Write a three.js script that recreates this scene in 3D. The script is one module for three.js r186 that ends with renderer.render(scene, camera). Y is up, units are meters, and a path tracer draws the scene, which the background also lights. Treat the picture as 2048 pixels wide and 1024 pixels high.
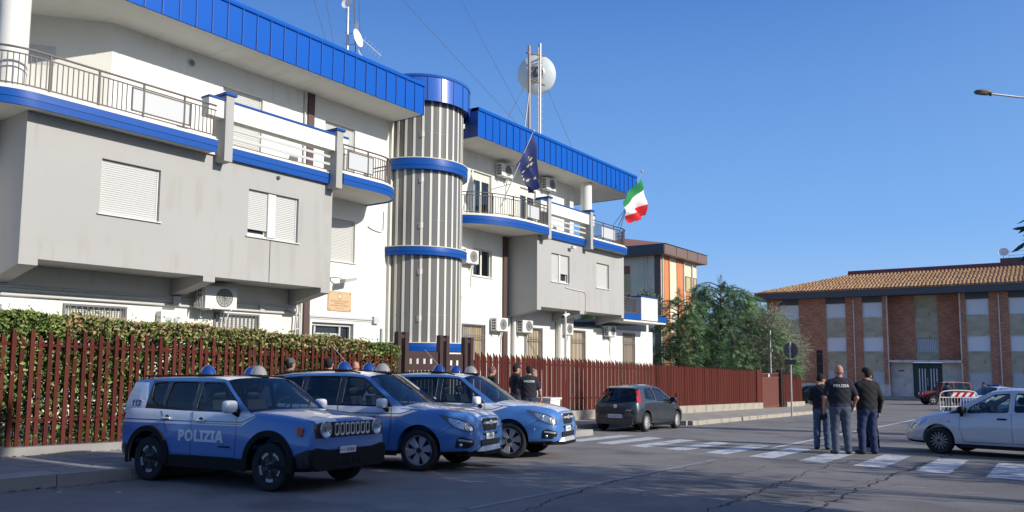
import * as THREE from 'three';
import { mergeGeometries, mergeVertices, toCreasedNormals } from 'three/addons/utils/BufferGeometryUtils.js';
import { Brush, Evaluator, SUBTRACTION } from 'three-bvh-csg';

// ---------------------------------------------------------------- camera, sky, sun, exposure
const scene = new THREE.Scene();
const EYE = 1.33, FOC = 1550, PPX = 1024, PPY = 580;           // eye height; focal length and principal point of the 2048 x 1024 photograph
const camera = new THREE.PerspectiveCamera(2 * Math.atan(PPY / FOC) * 180 / Math.PI, 2048 / 1160, 0.1, 900);
camera.setViewOffset(2048, 1160, 0, 0, 2048, 1024);
const rad = (d) => d * Math.PI / 180;
const YAW = rad(35.5), PITCH = rad(5.16), ROLL = rad(0.36);
const FW = new THREE.Vector3(Math.cos(YAW) * Math.cos(PITCH), Math.sin(PITCH), -Math.sin(YAW) * Math.cos(PITCH));
const R0 = new THREE.Vector3(Math.sin(YAW), 0, Math.cos(YAW)), U0 = new THREE.Vector3().crossVectors(R0, FW);
const RT = R0.clone().multiplyScalar(Math.cos(ROLL)).addScaledVector(U0, Math.sin(ROLL));
const UP = U0.clone().multiplyScalar(Math.cos(ROLL)).addScaledVector(R0, -Math.sin(ROLL));
camera.position.set(0, EYE, 0);
camera.quaternion.setFromRotationMatrix(new THREE.Matrix4().makeBasis(RT, UP, FW.clone().negate()));
camera.updateMatrixWorld(true);

const SUN_DIR = new THREE.Vector3(0.135, 0.4645, 1).normalize();
const sun = new THREE.DirectionalLight(new THREE.Color(1.0, 0.945, 0.86), 5);
sun.name = 'sun';
sun.position.set(20, 0, -12).addScaledVector(SUN_DIR, 90);
sun.target.position.set(20, 0, -12);
sun.castShadow = true;
sun.shadow.mapSize.set(4096, 4096);
Object.assign(sun.shadow.camera, { left: -75, right: 75, top: 60, bottom: -60, near: 1, far: 260 });
sun.shadow.bias = -0.0004; sun.shadow.normalBias = 0.03;
scene.add(sun, sun.target);
{ // clear morning sky: deep blue overhead, paler towards the horizon and round the sun
  const W = 512, H = 256, data = new Float32Array(W * H * 4);
  const zen = [0.040, 0.115, 0.36], mid = [0.062, 0.196, 0.580], low = [0.215, 0.455, 0.885], hor = [0.44, 0.65, 0.93];
  const mix = (a, b, t) => a.map((v, i) => v + (b[i] - v) * t);
  for (let j = 0; j < H; j++) {
    const up = ((j + 0.5) / H - 0.5) * Math.PI, y = Math.sin(up);
    for (let i = 0; i < W; i++) {
      const az = ((i + 0.5) / W - 0.5) * 2 * Math.PI, x = Math.cos(az) * Math.cos(up), z = Math.sin(az) * Math.cos(up);
      const e = Math.max(0, up / (Math.PI / 2));
      let c = e < 0.10 ? mix(hor, low, e / 0.10) : e < 0.32 ? mix(low, mid, (e - 0.10) / 0.22) : mix(mid, zen, Math.min(1, (e - 0.32) / 0.5));
      if (y < 0) c = [0.20, 0.21, 0.22];
      const s = Math.max(0, x * SUN_DIR.x + y * SUN_DIR.y + z * SUN_DIR.z), glow = 0.52 * s * s + 0.6 * Math.pow(s, 6) + 1.2 * Math.pow(s, 40);  // wide glow on the unseen sun side, raised as neutral fill for shade
      if (y > 0) c = [c[0] + glow * 0.56, c[1] + glow * 0.5, c[2] + glow * 0.40];
      data.set([c[0], c[1], c[2], 1], (j * W + i) * 4);
    }
  }
  const t = new THREE.DataTexture(data, W, H, THREE.RGBAFormat, THREE.FloatType);
  t.mapping = THREE.EquirectangularReflectionMapping; t.magFilter = t.minFilter = THREE.LinearFilter; t.needsUpdate = true;
  scene.background = t; scene.environment = t; scene.environmentIntensity = 1;
}
const renderer = new THREE.WebGLRenderer({ antialias: true });
renderer.toneMapping = THREE.LinearToneMapping;
renderer.toneMappingExposure = 1.0;
renderer.shadowMap.enabled = true;
renderer.setSize(1024, 512);

// ---------------------------------------------------------------- helpers
let seed = 12345;
const rnd = (a = 1, b) => { seed = (seed + 0x6d2b79f5) | 0; let t = Math.imul(seed ^ (seed >>> 15), 1 | seed); t = (t + Math.imul(t ^ (t >>> 7), 61 | t)) ^ t; const r = ((t ^ (t >>> 14)) >>> 0) / 4294967296; return b === undefined ? r * a : a + r * (b - a); };
const V = (x, y, z) => new THREE.Vector3(x, y, z);
const lerp = (a, b, t) => a + (b - a) * t, clamp = (v, a, b) => Math.max(a, Math.min(b, v)), smooth = (a, b, v) => { const t = clamp((v - a) / (b - a), 0, 1); return t * t * (3 - 2 * t); };

// the ground falls gently along the street and towards the kerb
const SL = 0.027, CAM = 0.018, WALK = 0.15;
const gx = (x) => x < 60 ? -SL * x : -SL * 60 - SL * 20 * (1 - Math.exp(-(x - 60) / 20));
const g = (x, z) => gx(x) + CAM * clamp(z, -14, 6);
// from a pixel of the photograph to a direction, and where that meets the ground, a wall parallel to the street, or a wall across it
const ray = (px, py) => FW.clone().addScaledVector(RT, (px - PPX) / FOC).addScaledVector(UP, -(py - PPY) / FOC);
const onGround = (px, py, h = 0) => { const d = ray(px, py); const t = (h - EYE) / (d.y + SL * d.x - CAM * d.z); return V(d.x * t, EYE + d.y * t, d.z * t); };
const onZ = (px, py, z) => { const d = ray(px, py), t = z / d.z; return V(d.x * t, EYE + d.y * t, z); };
const onX = (px, py, x) => { const d = ray(px, py), t = x / d.x; return V(x, EYE + d.y * t, d.z * t); };
const atDepth = (px, py, D) => { const d = ray(px, py); return V(d.x * D, EYE + d.y * D, d.z * D); };

const taken = new Map();
const numbered = (n) => { const k = taken.get(n) || 0; taken.set(n, k + 1); return k ? n + '_' + String(k).padStart(3, '0') : n; };
function tag(o, label, category, group, kind) { o.userData.label = label; if (category) o.userData.category = category; if (group) o.userData.group = group; if (kind) o.userData.kind = kind; return o; }
function thing(name, label, category, base = [0, 0, 0], group, kind) {
  const o = new THREE.Group(); o.name = numbered(name); o.position.set(...base); scene.add(o);
  return tag(o, label, category, group, kind);
}
const plain = (geo) => { let q = geo.index ? geo.toNonIndexed() : geo; for (const k of Object.keys(q.attributes)) if (!['position', 'normal', 'uv', 'color'].includes(k)) q.deleteAttribute(k); q.morphAttributes = {}; if (!q.attributes.normal) q.computeVertexNormals(); return q; };
function boxUV(q) {   // uv in metres, projected along each face's main axis
  const p = q.attributes.position, n = q.attributes.normal, uv = new Float32Array(p.count * 2);
  for (let i = 0; i < p.count; i++) {
    const ax = Math.abs(n.getX(i)), ay = Math.abs(n.getY(i)), az = Math.abs(n.getZ(i)), x = p.getX(i), y = p.getY(i), z = p.getZ(i);
    if (ay >= ax && ay >= az) { uv[2 * i] = x; uv[2 * i + 1] = z; } else if (az >= ax) { uv[2 * i] = x; uv[2 * i + 1] = y; } else { uv[2 * i] = z; uv[2 * i + 1] = y; }
  }
  q.setAttribute('uv', new THREE.BufferAttribute(uv, 2)); return q;
}
function merged(geos) {
  const list = [].concat(geos).map(plain);
  const hasC = list.some((q) => q.attributes.color);
  for (const q of list) {
    if (!q.attributes.uv) q.setAttribute('uv', new THREE.BufferAttribute(new Float32Array(q.attributes.position.count * 2), 2));
    if (hasC && !q.attributes.color) q.setAttribute('color', new THREE.BufferAttribute(new Float32Array(q.attributes.position.count * 3).fill(1), 3));
  }
  return list.length === 1 ? list[0] : mergeGeometries(list);
}
function meshOf(name, geos, mat, keepUV) { const q = merged(geos); if (!keepUV) boxUV(q); const m = new THREE.Mesh(q, mat); m.name = name; m.castShadow = m.receiveShadow = true; return m; }
function part(parent, name, geos, mat, { local = false, keepUV = false, kind } = {}) {   // a part of a thing; geometry comes in world metres unless local
  const q = merged(geos); if (!keepUV) boxUV(q);
  if (!local) { let o = parent, off = V(0, 0, 0); while (o && o !== scene) { off.add(o.position); o = o.parent; } q.translate(-off.x, -off.y, -off.z); }
  const m = new THREE.Mesh(q, mat); m.name = name; m.castShadow = m.receiveShadow = true; if (kind) m.userData.kind = kind;
  parent.add(m); return m;
}
function single(name, geos, mat, label, category, group, kind, opt = {}) {   // a thing that is one mesh, its origin at its base
  const q = merged(geos); if (!opt.keepUV) boxUV(q); q.computeBoundingBox();
  const b = q.boundingBox, c = V((b.min.x + b.max.x) / 2, b.min.y, (b.min.z + b.max.z) / 2); q.translate(-c.x, -c.y, -c.z);
  const m = new THREE.Mesh(q, mat); m.name = numbered(name); m.position.copy(c); m.castShadow = m.receiveShadow = true; scene.add(m);
  return tag(m, label, category, group, kind);
}
const struct = (name, geos, mat, label) => { const m = meshOf(numbered(name), geos, mat); scene.add(m); m.userData.kind = 'structure'; if (label) m.userData.label = label; return m; };
function copyOf(o, label, position, turn) { const c = o.clone(); c.name = numbered(o.name.replace(/_\d{3}$/, '')); c.userData = { ...o.userData }; if (label) c.userData.label = label; if (position) c.position.copy(position); if (turn !== undefined) c.rotation.y = turn; scene.add(c); return c; }

const parts = (parent, name, geos, m, o) => geos.map((q) => part(parent, name, q, m, o));
// geometry makers
const bx = (x0, x1, y0, y1, z0, z1) => new THREE.BoxGeometry(Math.abs(x1 - x0), Math.abs(y1 - y0), Math.abs(z1 - z0)).translate((x0 + x1) / 2, (y0 + y1) / 2, (z0 + z1) / 2);
function hex(p) {   // eight corners: bottom 0-3 then top 4-7, counter-clockwise seen from above
  const f = [[3, 2, 1, 0], [4, 5, 6, 7], [0, 1, 5, 4], [1, 2, 6, 5], [2, 3, 7, 6], [3, 0, 4, 7]], pos = [];
  for (const [a, b, c, d] of f) for (const k of [a, b, c, a, c, d]) pos.push(...p[k]);
  const q = new THREE.BufferGeometry(); q.setAttribute('position', new THREE.Float32BufferAttribute(pos, 3)); q.computeVertexNormals(); return q;
}
const slope = (x0, x1, z0, z1, h0, h1) => { const c = [[x0, z1], [x1, z1], [x1, z0], [x0, z0]]; return hex([...c.map(([x, z]) => [x, g(x, z) + h0, z]), ...c.map(([x, z]) => [x, g(x, z) + h1, z])]); };   // a slab lying on the sloping ground
function rod(a, b, r, n = 8, r2 = r) {
  const d = b.clone().sub(a), L = d.length(), q = new THREE.CylinderGeometry(r2, r, L, n);
  q.translate(0, L / 2, 0); q.applyQuaternion(new THREE.Quaternion().setFromUnitVectors(V(0, 1, 0), d.normalize())); return q.translate(a.x, a.y, a.z);
}
const cyl = (x, y0, y1, z, r, n = 20, r2 = r) => rod(V(x, y0, z), V(x, y1, z), r, n, r2);
const tube = (pts, r, seg = 24, n = 6) => new THREE.TubeGeometry(new THREE.CatmullRomCurve3(pts), seg, r, n);
function prism(pts, y0, y1) {   // plan polygon [[x, z]] raised from y0 to y1
  const s = new THREE.Shape(pts.map(([x, z]) => new THREE.Vector2(x, -z)));
  return new THREE.ExtrudeGeometry(s, { depth: y1 - y0, bevelEnabled: false }).rotateX(-Math.PI / 2).translate(0, y0, 0);
}
function holed(x0, x1, y0, y1, z, holes, thick = 0.25) {   // a wall facing +z with openings [[x0, x1, y0, y1]]
  const s = new THREE.Shape([[x0, y0], [x1, y0], [x1, y1], [x0, y1]].map(([a, b]) => new THREE.Vector2(a, b)));
  for (const [a, b, c, d] of holes) s.holes.push(new THREE.Path([[a, c], [a, d], [b, d], [b, c]].map(([p, q]) => new THREE.Vector2(p, q))));
  return new THREE.ExtrudeGeometry(s, { depth: thick, bevelEnabled: false }).translate(0, 0, z - thick);
}
function sweep(path, prof, closedProfile = true, crease = 0.6) {   // profile [[out, y]] carried along a plan path [[x, z]]; out is to the right of travel (towards +z when going +x)
  const n = path.length, m = prof.length, pos = [], idx = [];
  const nor = path.map((_, i) => { const a = path[Math.max(0, i - 1)], b = path[Math.min(n - 1, i + 1)]; const dx = b[0] - a[0], dz = b[1] - a[1], L = Math.hypot(dx, dz) || 1; return [-dz / L, dx / L]; });
  for (let i = 0; i < n; i++) for (const [o, y] of prof) pos.push(path[i][0] + nor[i][0] * o, y, path[i][1] + nor[i][1] * o);
  const mm = closedProfile ? m : m - 1;
  for (let i = 0; i < n - 1; i++) for (let j = 0; j < mm; j++) { const a = i * m + j, b = i * m + (j + 1) % m, c = a + m, d = b + m; idx.push(a, b, c, b, d, c); }
  if (closedProfile) for (const [i, s] of [[0, 1], [n - 1, -1]]) for (let j = 1; j < m - 1; j++) { const a = i * m, b = i * m + j, c = i * m + j + 1; s > 0 ? idx.push(a, c, b) : idx.push(a, b, c); }
  const q = new THREE.BufferGeometry(); q.setAttribute('position', new THREE.Float32BufferAttribute(pos, 3)); q.setIndex(idx);
  return toCreasedNormals(q, crease);
}
const box4 = (o0, o1, y0, y1) => [[o0, y0], [o1, y0], [o1, y1], [o0, y1]];
const lathe = (pts, n = 24) => new THREE.LatheGeometry(pts.map(([r, y]) => new THREE.Vector2(r, y)), n);

// noise and textures
const hash = (i, j, k = 0) => { let h = Math.imul(i, 374761393) ^ Math.imul(j, 668265263) ^ Math.imul(k, 2147483647 - 77); h = Math.imul(h ^ (h >>> 13), 1274126177); return ((h ^ (h >>> 16)) >>> 0) / 4294967296; };
function vn(x, y, per, k = 0) { const i = Math.floor(x), j = Math.floor(y), a = x - i, b = y - j, s = a * a * (3 - 2 * a), t = b * b * (3 - 2 * b), w = (v) => ((v % per) + per) % per; return lerp(lerp(hash(w(i), w(j), k), hash(w(i + 1), w(j), k), s), lerp(hash(w(i), w(j + 1), k), hash(w(i + 1), w(j + 1), k), s), t); }
function fbm(u, v, base, oct, k = 0) { let s = 0, a = 0.5, f = base, n = 0; for (let o = 0; o < oct; o++) { s += a * vn(u * f, v * f, f, k + o); n += a; a *= 0.5; f *= 2; } return s / n; }
function tex(W, H, fn, metres, srgb = true) {
  const d = new Uint8Array(W * H * 4);
  for (let j = 0; j < H; j++) for (let i = 0; i < W; i++) { const c = fn(i / W, j / H, i, j); d.set([clamp(c[0], 0, 1) * 255, clamp(c[1], 0, 1) * 255, clamp(c[2], 0, 1) * 255, 255], (j * W + i) * 4); }
  const t = new THREE.DataTexture(d, W, H); t.wrapS = t.wrapT = THREE.RepeatWrapping; t.magFilter = THREE.LinearFilter; t.minFilter = THREE.LinearMipmapLinearFilter; t.generateMipmaps = true;
  if (srgb) t.colorSpace = THREE.SRGBColorSpace; if (metres) t.repeat.set(1 / [].concat(metres)[0], 1 / ([].concat(metres)[1] ?? metres)); t.needsUpdate = true; return t;
}
function canvasTex(W, H, draw) {
  const c = document.createElement('canvas'); c.width = W; c.height = H; const k = c.getContext('2d'); draw(k, W, H);
  const t = new THREE.CanvasTexture(c); t.colorSpace = THREE.SRGBColorSpace; t.magFilter = THREE.LinearFilter; t.anisotropy = 8; return t;
}
const grey = (v) => [v, v, v];
const T = {
  plaster: tex(1024, 512, (u, v) => { const a = fbm(u, v, 4, 5), st = smooth(0.52, 0.8, fbm(u, v * 0.06 + 0.3, 48, 3, 21)) * smooth(0.35, 0.65, fbm(u, v, 5, 3, 61)), x = 0.965 + 0.04 * (a - 0.5) - 0.028 * st; return [x, x - 0.008 * st, x - 0.022 * st]; }, [9.1, 4.6]),
  plasterBump: tex(256, 256, (u, v) => grey(fbm(u, v, 32, 3)), 1.1, false),
  asphalt: tex(1024, 1024, (u, v, i, j) => { const s = hash(i >> 1, j >> 1, 3), f = hash(i, j, 8), a = fbm(u, v, 6, 4), w = fbm(u, v, 3, 3, 40); const x = 0.86 * (0.80 + 0.20 * a) + (s > 0.86 ? 0.13 * f : s < 0.18 ? -0.13 * f : 0.04 * (f - 0.5)) - 0.10 * smooth(0.56, 0.7, w); return [x, x, x * 1.01]; }, 4.3),
  asphaltBump: tex(512, 512, (u, v, i, j) => grey(0.5 * hash(i >> 1, j >> 1, 3) + 0.5 * fbm(u, v, 64, 2)), 1.4, false),
  concrete: tex(512, 512, (u, v, i, j) => { const a = fbm(u, v, 5, 5, 2), s = hash(i, j, 5), d = smooth(0.58, 0.75, fbm(u, v, 3, 4, 31)); const x = 0.80 + 0.2 * a + 0.05 * (s - 0.5) - 0.16 * d; return [x, x * 0.995, x * 0.985]; }, 2.3),
  brick: tex(512, 512, (u, v, i, j) => { const row = Math.floor(v * 28), off = row % 2 ? 0.5 : 0, fy = v * 28 % 1, fx = (u * 8 + off) % 1, col = Math.floor(u * 8 + off); const m = fy < 0.13 || fx < 0.04, h = hash(row, col % 8, 4), a = fbm(u, v, 4, 4, 3); const b = 0.8 + 0.16 * (h - 0.5) + 0.2 * (a - 0.5); return m ? [0.84, 0.86, 0.86] : [b, b * (0.96 + 0.06 * h), b * 0.96]; }, 2.1),
  stripe: tex(256, 256, (u, v, i, j) => { const a = fbm(u, v, 8, 4, 7), w = smooth(0.60, 0.72, fbm(u, v, 10, 4, 12)), x = 0.88 + 0.12 * a - 0.22 * w - 0.1 * hash(i, j, 2) * a; return [x, x, x]; }, 1.7),
  tile: tex(256, 256, (u, v) => { const a = fbm(u, v, 8, 4, 3), b = fbm(u, v, 32, 2, 5); return [0.75 + 0.35 * (a - 0.5) + 0.2 * b, 0.72 + 0.35 * (a - 0.5) + 0.2 * b, 0.66 + 0.3 * (a - 0.5) + 0.2 * b]; }, 1.3),
};
const lin = (r, gg, b) => new THREE.Color().setRGB(r, gg, b);
const mat = (c, rough = 0.8, o = {}) => new THREE.MeshStandardMaterial({ color: Array.isArray(c) ? lin(...c) : c, roughness: rough, side: THREE.DoubleSide, ...o });
const phys = (c, rough = 0.4, o = {}) => new THREE.MeshPhysicalMaterial({ color: Array.isArray(c) ? lin(...c) : c, roughness: rough, side: THREE.DoubleSide, ...o });
const plasterM = (c, o) => mat(c, 0.9, { map: T.plaster, bumpMap: T.plasterBump, bumpScale: 0.0018, ...o });
const M = {
  white: plasterM([0.79, 0.78, 0.705]), greyP: plasterM([0.425, 0.418, 0.394]), lightGrey: plasterM([0.70, 0.695, 0.65]), soffit: plasterM([0.72, 0.71, 0.655]),  // soffit: the wall white greyed a little, deepening the shade under overhangs
  blue: phys([0.004, 0.090, 0.42], 0.5, { specularIntensity: 0.2 }), blueDark: mat([0.010, 0.06, 0.27], 0.45), band: phys([0.008, 0.075, 0.32], 0.4, { specularIntensity: 0.4 }),
  shutter: mat([0.53, 0.53, 0.50], 0.55), shutterFrame: mat([0.60, 0.59, 0.56], 0.5), brown: mat([0.085, 0.047, 0.040], 0.6), railing: mat([0.105, 0.085, 0.078], 0.55), greyPanel: mat([0.50, 0.51, 0.50], 0.5),
  darkGlass: phys([0.03, 0.035, 0.04], 0.06, { specularIntensity: 0.9 }), smoke: phys([0.035, 0.032, 0.03], 0.08, {}), pane: phys([0.85, 0.9, 0.92], 0.03, { transmission: 1, thickness: 0, ior: 1.5 }),
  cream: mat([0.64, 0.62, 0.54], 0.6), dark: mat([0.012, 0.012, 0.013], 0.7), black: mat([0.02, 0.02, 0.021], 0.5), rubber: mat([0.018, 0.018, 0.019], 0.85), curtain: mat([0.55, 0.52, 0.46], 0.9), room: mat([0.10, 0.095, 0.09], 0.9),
  acWhite: mat([0.72, 0.72, 0.69], 0.45), acGrille: mat([0.16, 0.16, 0.155], 0.6), acDark: mat([0.03, 0.03, 0.03], 0.6), pipe: mat([0.52, 0.52, 0.50], 0.6), copper: mat([0.62, 0.62, 0.58], 0.6),
  grate: mat([0.15, 0.15, 0.165], 0.5), steel: mat([0.48, 0.48, 0.47], 0.38, { metalness: 0.7 }), galv: mat([0.42, 0.42, 0.41], 0.5, { metalness: 0.35 }), rust: mat([0.20, 0.11, 0.07], 0.8),
  fence: phys([0.090, 0.021, 0.015], 0.7, { specularIntensity: 0.25 }), fenceB: phys([0.102, 0.025, 0.018], 0.65, { specularIntensity: 0.25 }), fenceC: phys([0.078, 0.018, 0.013], 0.75, { specularIntensity: 0.25 }), gate: mat([0.045, 0.020, 0.018], 0.55), gateRed: mat([0.17, 0.058, 0.042], 0.55),
  asphalt: mat([0.345, 0.322, 0.292], 0.95, { map: T.asphalt, bumpMap: T.asphaltBump, bumpScale: 0.006, vertexColors: true }), walk: mat([0.34, 0.33, 0.31], 0.9, { map: T.concrete }), walkB: mat([0.39, 0.38, 0.355], 0.9, { map: T.concrete }), walkC: mat([0.30, 0.295, 0.28], 0.9, { map: T.concrete }), kerb: mat([0.36, 0.355, 0.335], 0.9, { map: T.concrete }), footing: mat([0.42, 0.385, 0.32], 0.95, { map: T.concrete }),
  paint: mat([0.62, 0.63, 0.63], 0.75, { map: T.stripe }), crack: mat([0.018, 0.018, 0.02], 0.95), brick: mat([0.64, 0.295, 0.19], 0.9, { map: T.brick }), panel: mat([0.52, 0.49, 0.355], 0.85, { map: T.concrete }), stone: mat([0.74, 0.72, 0.67], 0.8, { map: T.concrete }),
  eave: mat([0.075, 0.085, 0.095], 0.7), green: mat([0.020, 0.052, 0.052], 0.4), rolling: mat([0.70, 0.72, 0.74], 0.5), roofTile: mat([0.62, 0.38, 0.20], 0.85, { map: T.tile }), roofTileB: mat([0.72, 0.48, 0.27], 0.85, { map: T.tile }), roofTileC: mat([0.48, 0.27, 0.155], 0.9, { map: T.tile }), mansard: mat([0.155, 0.045, 0.05], 0.6),
  orange: plasterM([0.62, 0.235, 0.095]), creamWall: plasterM([0.76, 0.68, 0.49]), woodRed: mat([0.30, 0.095, 0.06], 0.6), yellowBlind: mat([0.50, 0.40, 0.19], 0.7), eaveBrown: mat([0.16, 0.105, 0.088], 0.7), roofRed: mat([0.27, 0.115, 0.08], 0.8),
};

// ---------------------------------------------------------------- the police station
const ZM = -19.5, ZB = -18, ZF = -17.95, SOF = 9.87;
const station = thing('police_station', 'white and grey police station with blue metal roof edging and round glazed tower', 'building', [21, -0.9, -19.5]);
const P = (name, geos, m, o) => part(station, name, geos, m, o);
{
  const S = station;
  // openings of the main wall
  const gfL = [[8.88, 10.33, 1.2, 2.57], [12.92, 14.33, 1.2, 2.57], [16.37, 18.13, 0.0, 2.5]], ffL = [[16.75, 18.13, 4.55, 5.98]], sfL = [[12.89, 14.25, 7.0, 9.2], [16.7, 18.03, 7.0, 9.18]];
  const gfR = [[23.96, 25.37, 0.9, 2.72], [28.35, 29.68, 0.9, 2.74], [32.29, 33.58, 0.9, 2.76], [37.72, 39.04, 0.9, 2.78]], ffR = [[24.61, 25.87, 4.75, 5.9]], sfR = [[24.56, 25.79, 7.0, 9.1], [27.9, 29.2, 7.0, 9.05]];
  P('wall', holed(9.67, 19.74, 2.98, SOF, ZM, [...ffL, ...sfL]), M.white);
  P('wall', holed(4.0, 19.74, -1.6, 2.975, ZM, gfL), M.white); P('wall', bx(4.0, 9.668, 2.98, 6.6, ZM - 0.25, ZM), M.white);
  P('wall', hex([[8.0, 6.6, -20.84], [9.672, 6.6, -19.502], [9.5, 6.6, -19.75], [7.8, 6.6, -21.05], [8.0, SOF, -20.84], [9.672, SOF, -19.502], [9.5, SOF, -19.75], [7.8, SOF, -21.05]]), M.white);
  P('wall', bx(5.0, 8.0, 6.6, SOF, -21.3, -21.05), M.white);
  P('wall', holed(22.7, 32.53, 2.98, SOF, ZM, [...ffR, ...sfR]), M.white);
  P('wall', holed(22.7, 41.4, -2.4, 2.975, ZM, gfR), M.white);
  parts(station, 'wall', [bx(32.28, 32.53, 6.9, SOF, -27, ZM - 0.25), bx(41.15, 41.4, -2.4, 3.45, -27, ZM - 0.25), bx(4, 4.25, -1.6, 6.6, -27, ZM - 0.25)], M.white);
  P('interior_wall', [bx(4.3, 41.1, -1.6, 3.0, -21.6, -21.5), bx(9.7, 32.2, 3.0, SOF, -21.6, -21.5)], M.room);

  // grey boxes jutting out at first-floor level, on haunched brackets
  const jut = (x0, x1, yTop, yLow, brackets, wins, backZ = ZM) => {
    const shell = [holed(x0, x1, yLow + 0.14, yTop, ZB, wins, 0.22), bx(x0, x0 + 0.2, yLow + 0.14, yTop, backZ, ZB - 0.22), bx(x1 - 0.2, x1, yLow + 0.14, yTop, backZ, ZB - 0.22)];
    const b = P('bay', shell, M.greyP);
    part(b, 'bay_floor', bx(x0 + 0.003, x1 - 0.003, yLow + 0.142, yLow + 0.32, backZ, ZB - 0.003), M.greyP);
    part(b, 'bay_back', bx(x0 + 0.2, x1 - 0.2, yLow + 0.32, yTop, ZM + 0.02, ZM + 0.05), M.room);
    for (const [a, c] of brackets) {
      const f = [[a, ZB], [c, ZB], [c, ZM + 0.01], [a, ZM + 0.01]], lo = [yLow, yLow, yLow - 0.30, yLow - 0.30];
      part(b, 'bracket', hex([...f.map(([x, z], i) => [x, lo[i], z]), ...f.map(([x, z]) => [x, yLow + 0.139, z])]), M.greyP);
    }
    return b;
  };
  jut(7.2, 15.77, 6.63, 3.30, [[7.2, 7.585], [11.54, 11.88], [15.42, 15.77]], [[8.83, 10.27, 4.65, 5.94], [12.81, 14.51, 4.66, 5.96]]);
  jut(27.05, 34.95, 6.63, 3.45, [[27.05, 27.36], [30.6, 31.0], [34.67, 34.95]], [[28.17, 29.68, 4.74, 5.99], [32.15, 33.38, 4.78, 5.98]]);
  P('expansion_joint', [bx(13.55, 13.57, 3.46, 4.62, ZB, ZB + 0.004)], M.dark);

  // roofs with panelled blue edges
  const panels = (parent, path, y0, y1, step) => {   // separate metal panels with standing seams along a plan path
    let L = 0; const acc = [0]; for (let i = 1; i < path.length; i++) { L += Math.hypot(path[i][0] - path[i - 1][0], path[i][1] - path[i - 1][1]); acc.push(L); }
    const at = (s) => { let i = 1; while (i < acc.length - 1 && acc[i] < s) i++; const t = (s - acc[i - 1]) / (acc[i] - acc[i - 1] || 1); return [lerp(path[i - 1][0], path[i][0], t), lerp(path[i - 1][1], path[i][1], t)]; };
    const n = Math.round(L / step), d = L / n;
    for (let k = 0; k < n; k++) {
      const sub = []; for (let j = 0; j <= 4; j++) sub.push(at(k * d + 0.012 + (d - 0.024) * j / 4));
      const w = rnd(-0.002, 0.003);
      part(parent, 'fascia_panel', sweep(sub, [[0.0, y0], [0.018 + w, y0 + 0.01], [0.020 + w, (y0 + y1) / 2], [0.018 + w, y1], [0.0, y1]]), M.blue);
      const p = at(k * d), q = at(Math.min(L, k * d + 0.004));
      if (k) part(parent, 'seam', sweep([at(k * d - 0.012), at(k * d + 0.012)], box4(0.0, 0.05, y0 + 0.005, y1)), M.blueDark);
    }
  };
  const roof = (x0, x1, ends) => {
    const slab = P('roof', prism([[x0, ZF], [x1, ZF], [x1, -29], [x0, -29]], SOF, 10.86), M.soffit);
    panels(slab, [[x0, ZF], [x1, ZF]], SOF - 0.02, 10.90, 0.465);
    part(slab, 'coping', sweep([[x0 - 0.03, ZF], [x1 + 0.03, ZF]], [[-0.3, 10.862], [0.06, 10.862], [0.075, 10.90], [0.07, 10.985], [-0.3, 11.0]]), M.blue);
    parts(slab, 'end_panel', [bx(x0 - 0.03, x0 - 0.003, SOF - 0.02, 10.98, -29, ZF + 0.03), bx(x1 + 0.003, x1 + 0.03, SOF - 0.02, 10.98, -29, ZF + 0.03)], M.blueDark);
    return slab;
  };
  roof(5.0, 19.73); roof(22.84, 36.3);
  P('flat_roof', bx(19.8, 22.7, 10.5, 10.6, -29, -19.4), M.lightGrey);

  // balconies: slab, blue edge band, upstand, railing
  const arc = (cx, cz, rx, rz, a0, a1, n = 14) => Array.from({ length: n + 1 }, (_, i) => { const a = rad(lerp(a0, a1, i / n)); return [cx + rx * Math.cos(a), cz + rz * Math.sin(a)]; });
  const band = (path, slabPts, under) => {
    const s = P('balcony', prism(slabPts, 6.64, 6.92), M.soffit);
    part(s, 'edge_band', [sweep(path, [[0.0, 6.60], [0.05, 6.60], [0.058, 6.735], [0.045, 6.742], [0.045, 6.752], [0.06, 6.76], [0.06, 6.92], [0.0, 6.92]])], M.band);
    part(s, 'upstand', sweep(path, [[-0.12, 6.921], [0.065, 6.921], [0.065, 6.945], [-0.02, 6.95], [-0.02, 7.02], [-0.12, 7.02]]), M.white);
    return s;
  };
  const railing = (path, sheets = [], gap = 0.11, yb = 7.06, yt = 7.87, o = -0.06) => {
    let L = 0; const acc = [0]; for (let i = 1; i < path.length; i++) { L += Math.hypot(path[i][0] - path[i - 1][0], path[i][1] - path[i - 1][1]); acc.push(L); }
    const at = (s) => { let i = 1; while (i < acc.length - 1 && acc[i] < s) i++; const a = path[i - 1], b = path[i], l = acc[i] - acc[i - 1] || 1, t = (s - acc[i - 1]) / l, nx = -(b[1] - a[1]) / l, nz = (b[0] - a[0]) / l; return [lerp(a[0], b[0], t) + nx * o, lerp(a[1], b[1], t) + nz * o]; };
    const geos = [sweep(path, box4(o - 0.03, o + 0.03, yt - 0.03, yt)), sweep(path, box4(o - 0.015, o + 0.015, yt - 0.15, yt - 0.125)), sweep(path, box4(o - 0.015, o + 0.015, yb, yb + 0.025))];
    for (let s = 0.05; s < L; s += 1.05) { const [x, z] = at(s); geos.push(bx(x - 0.02, x + 0.02, 6.95, yt - 0.03, z - 0.02, z + 0.02)); }
    const r = P('railing', geos, M.railing);
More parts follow.
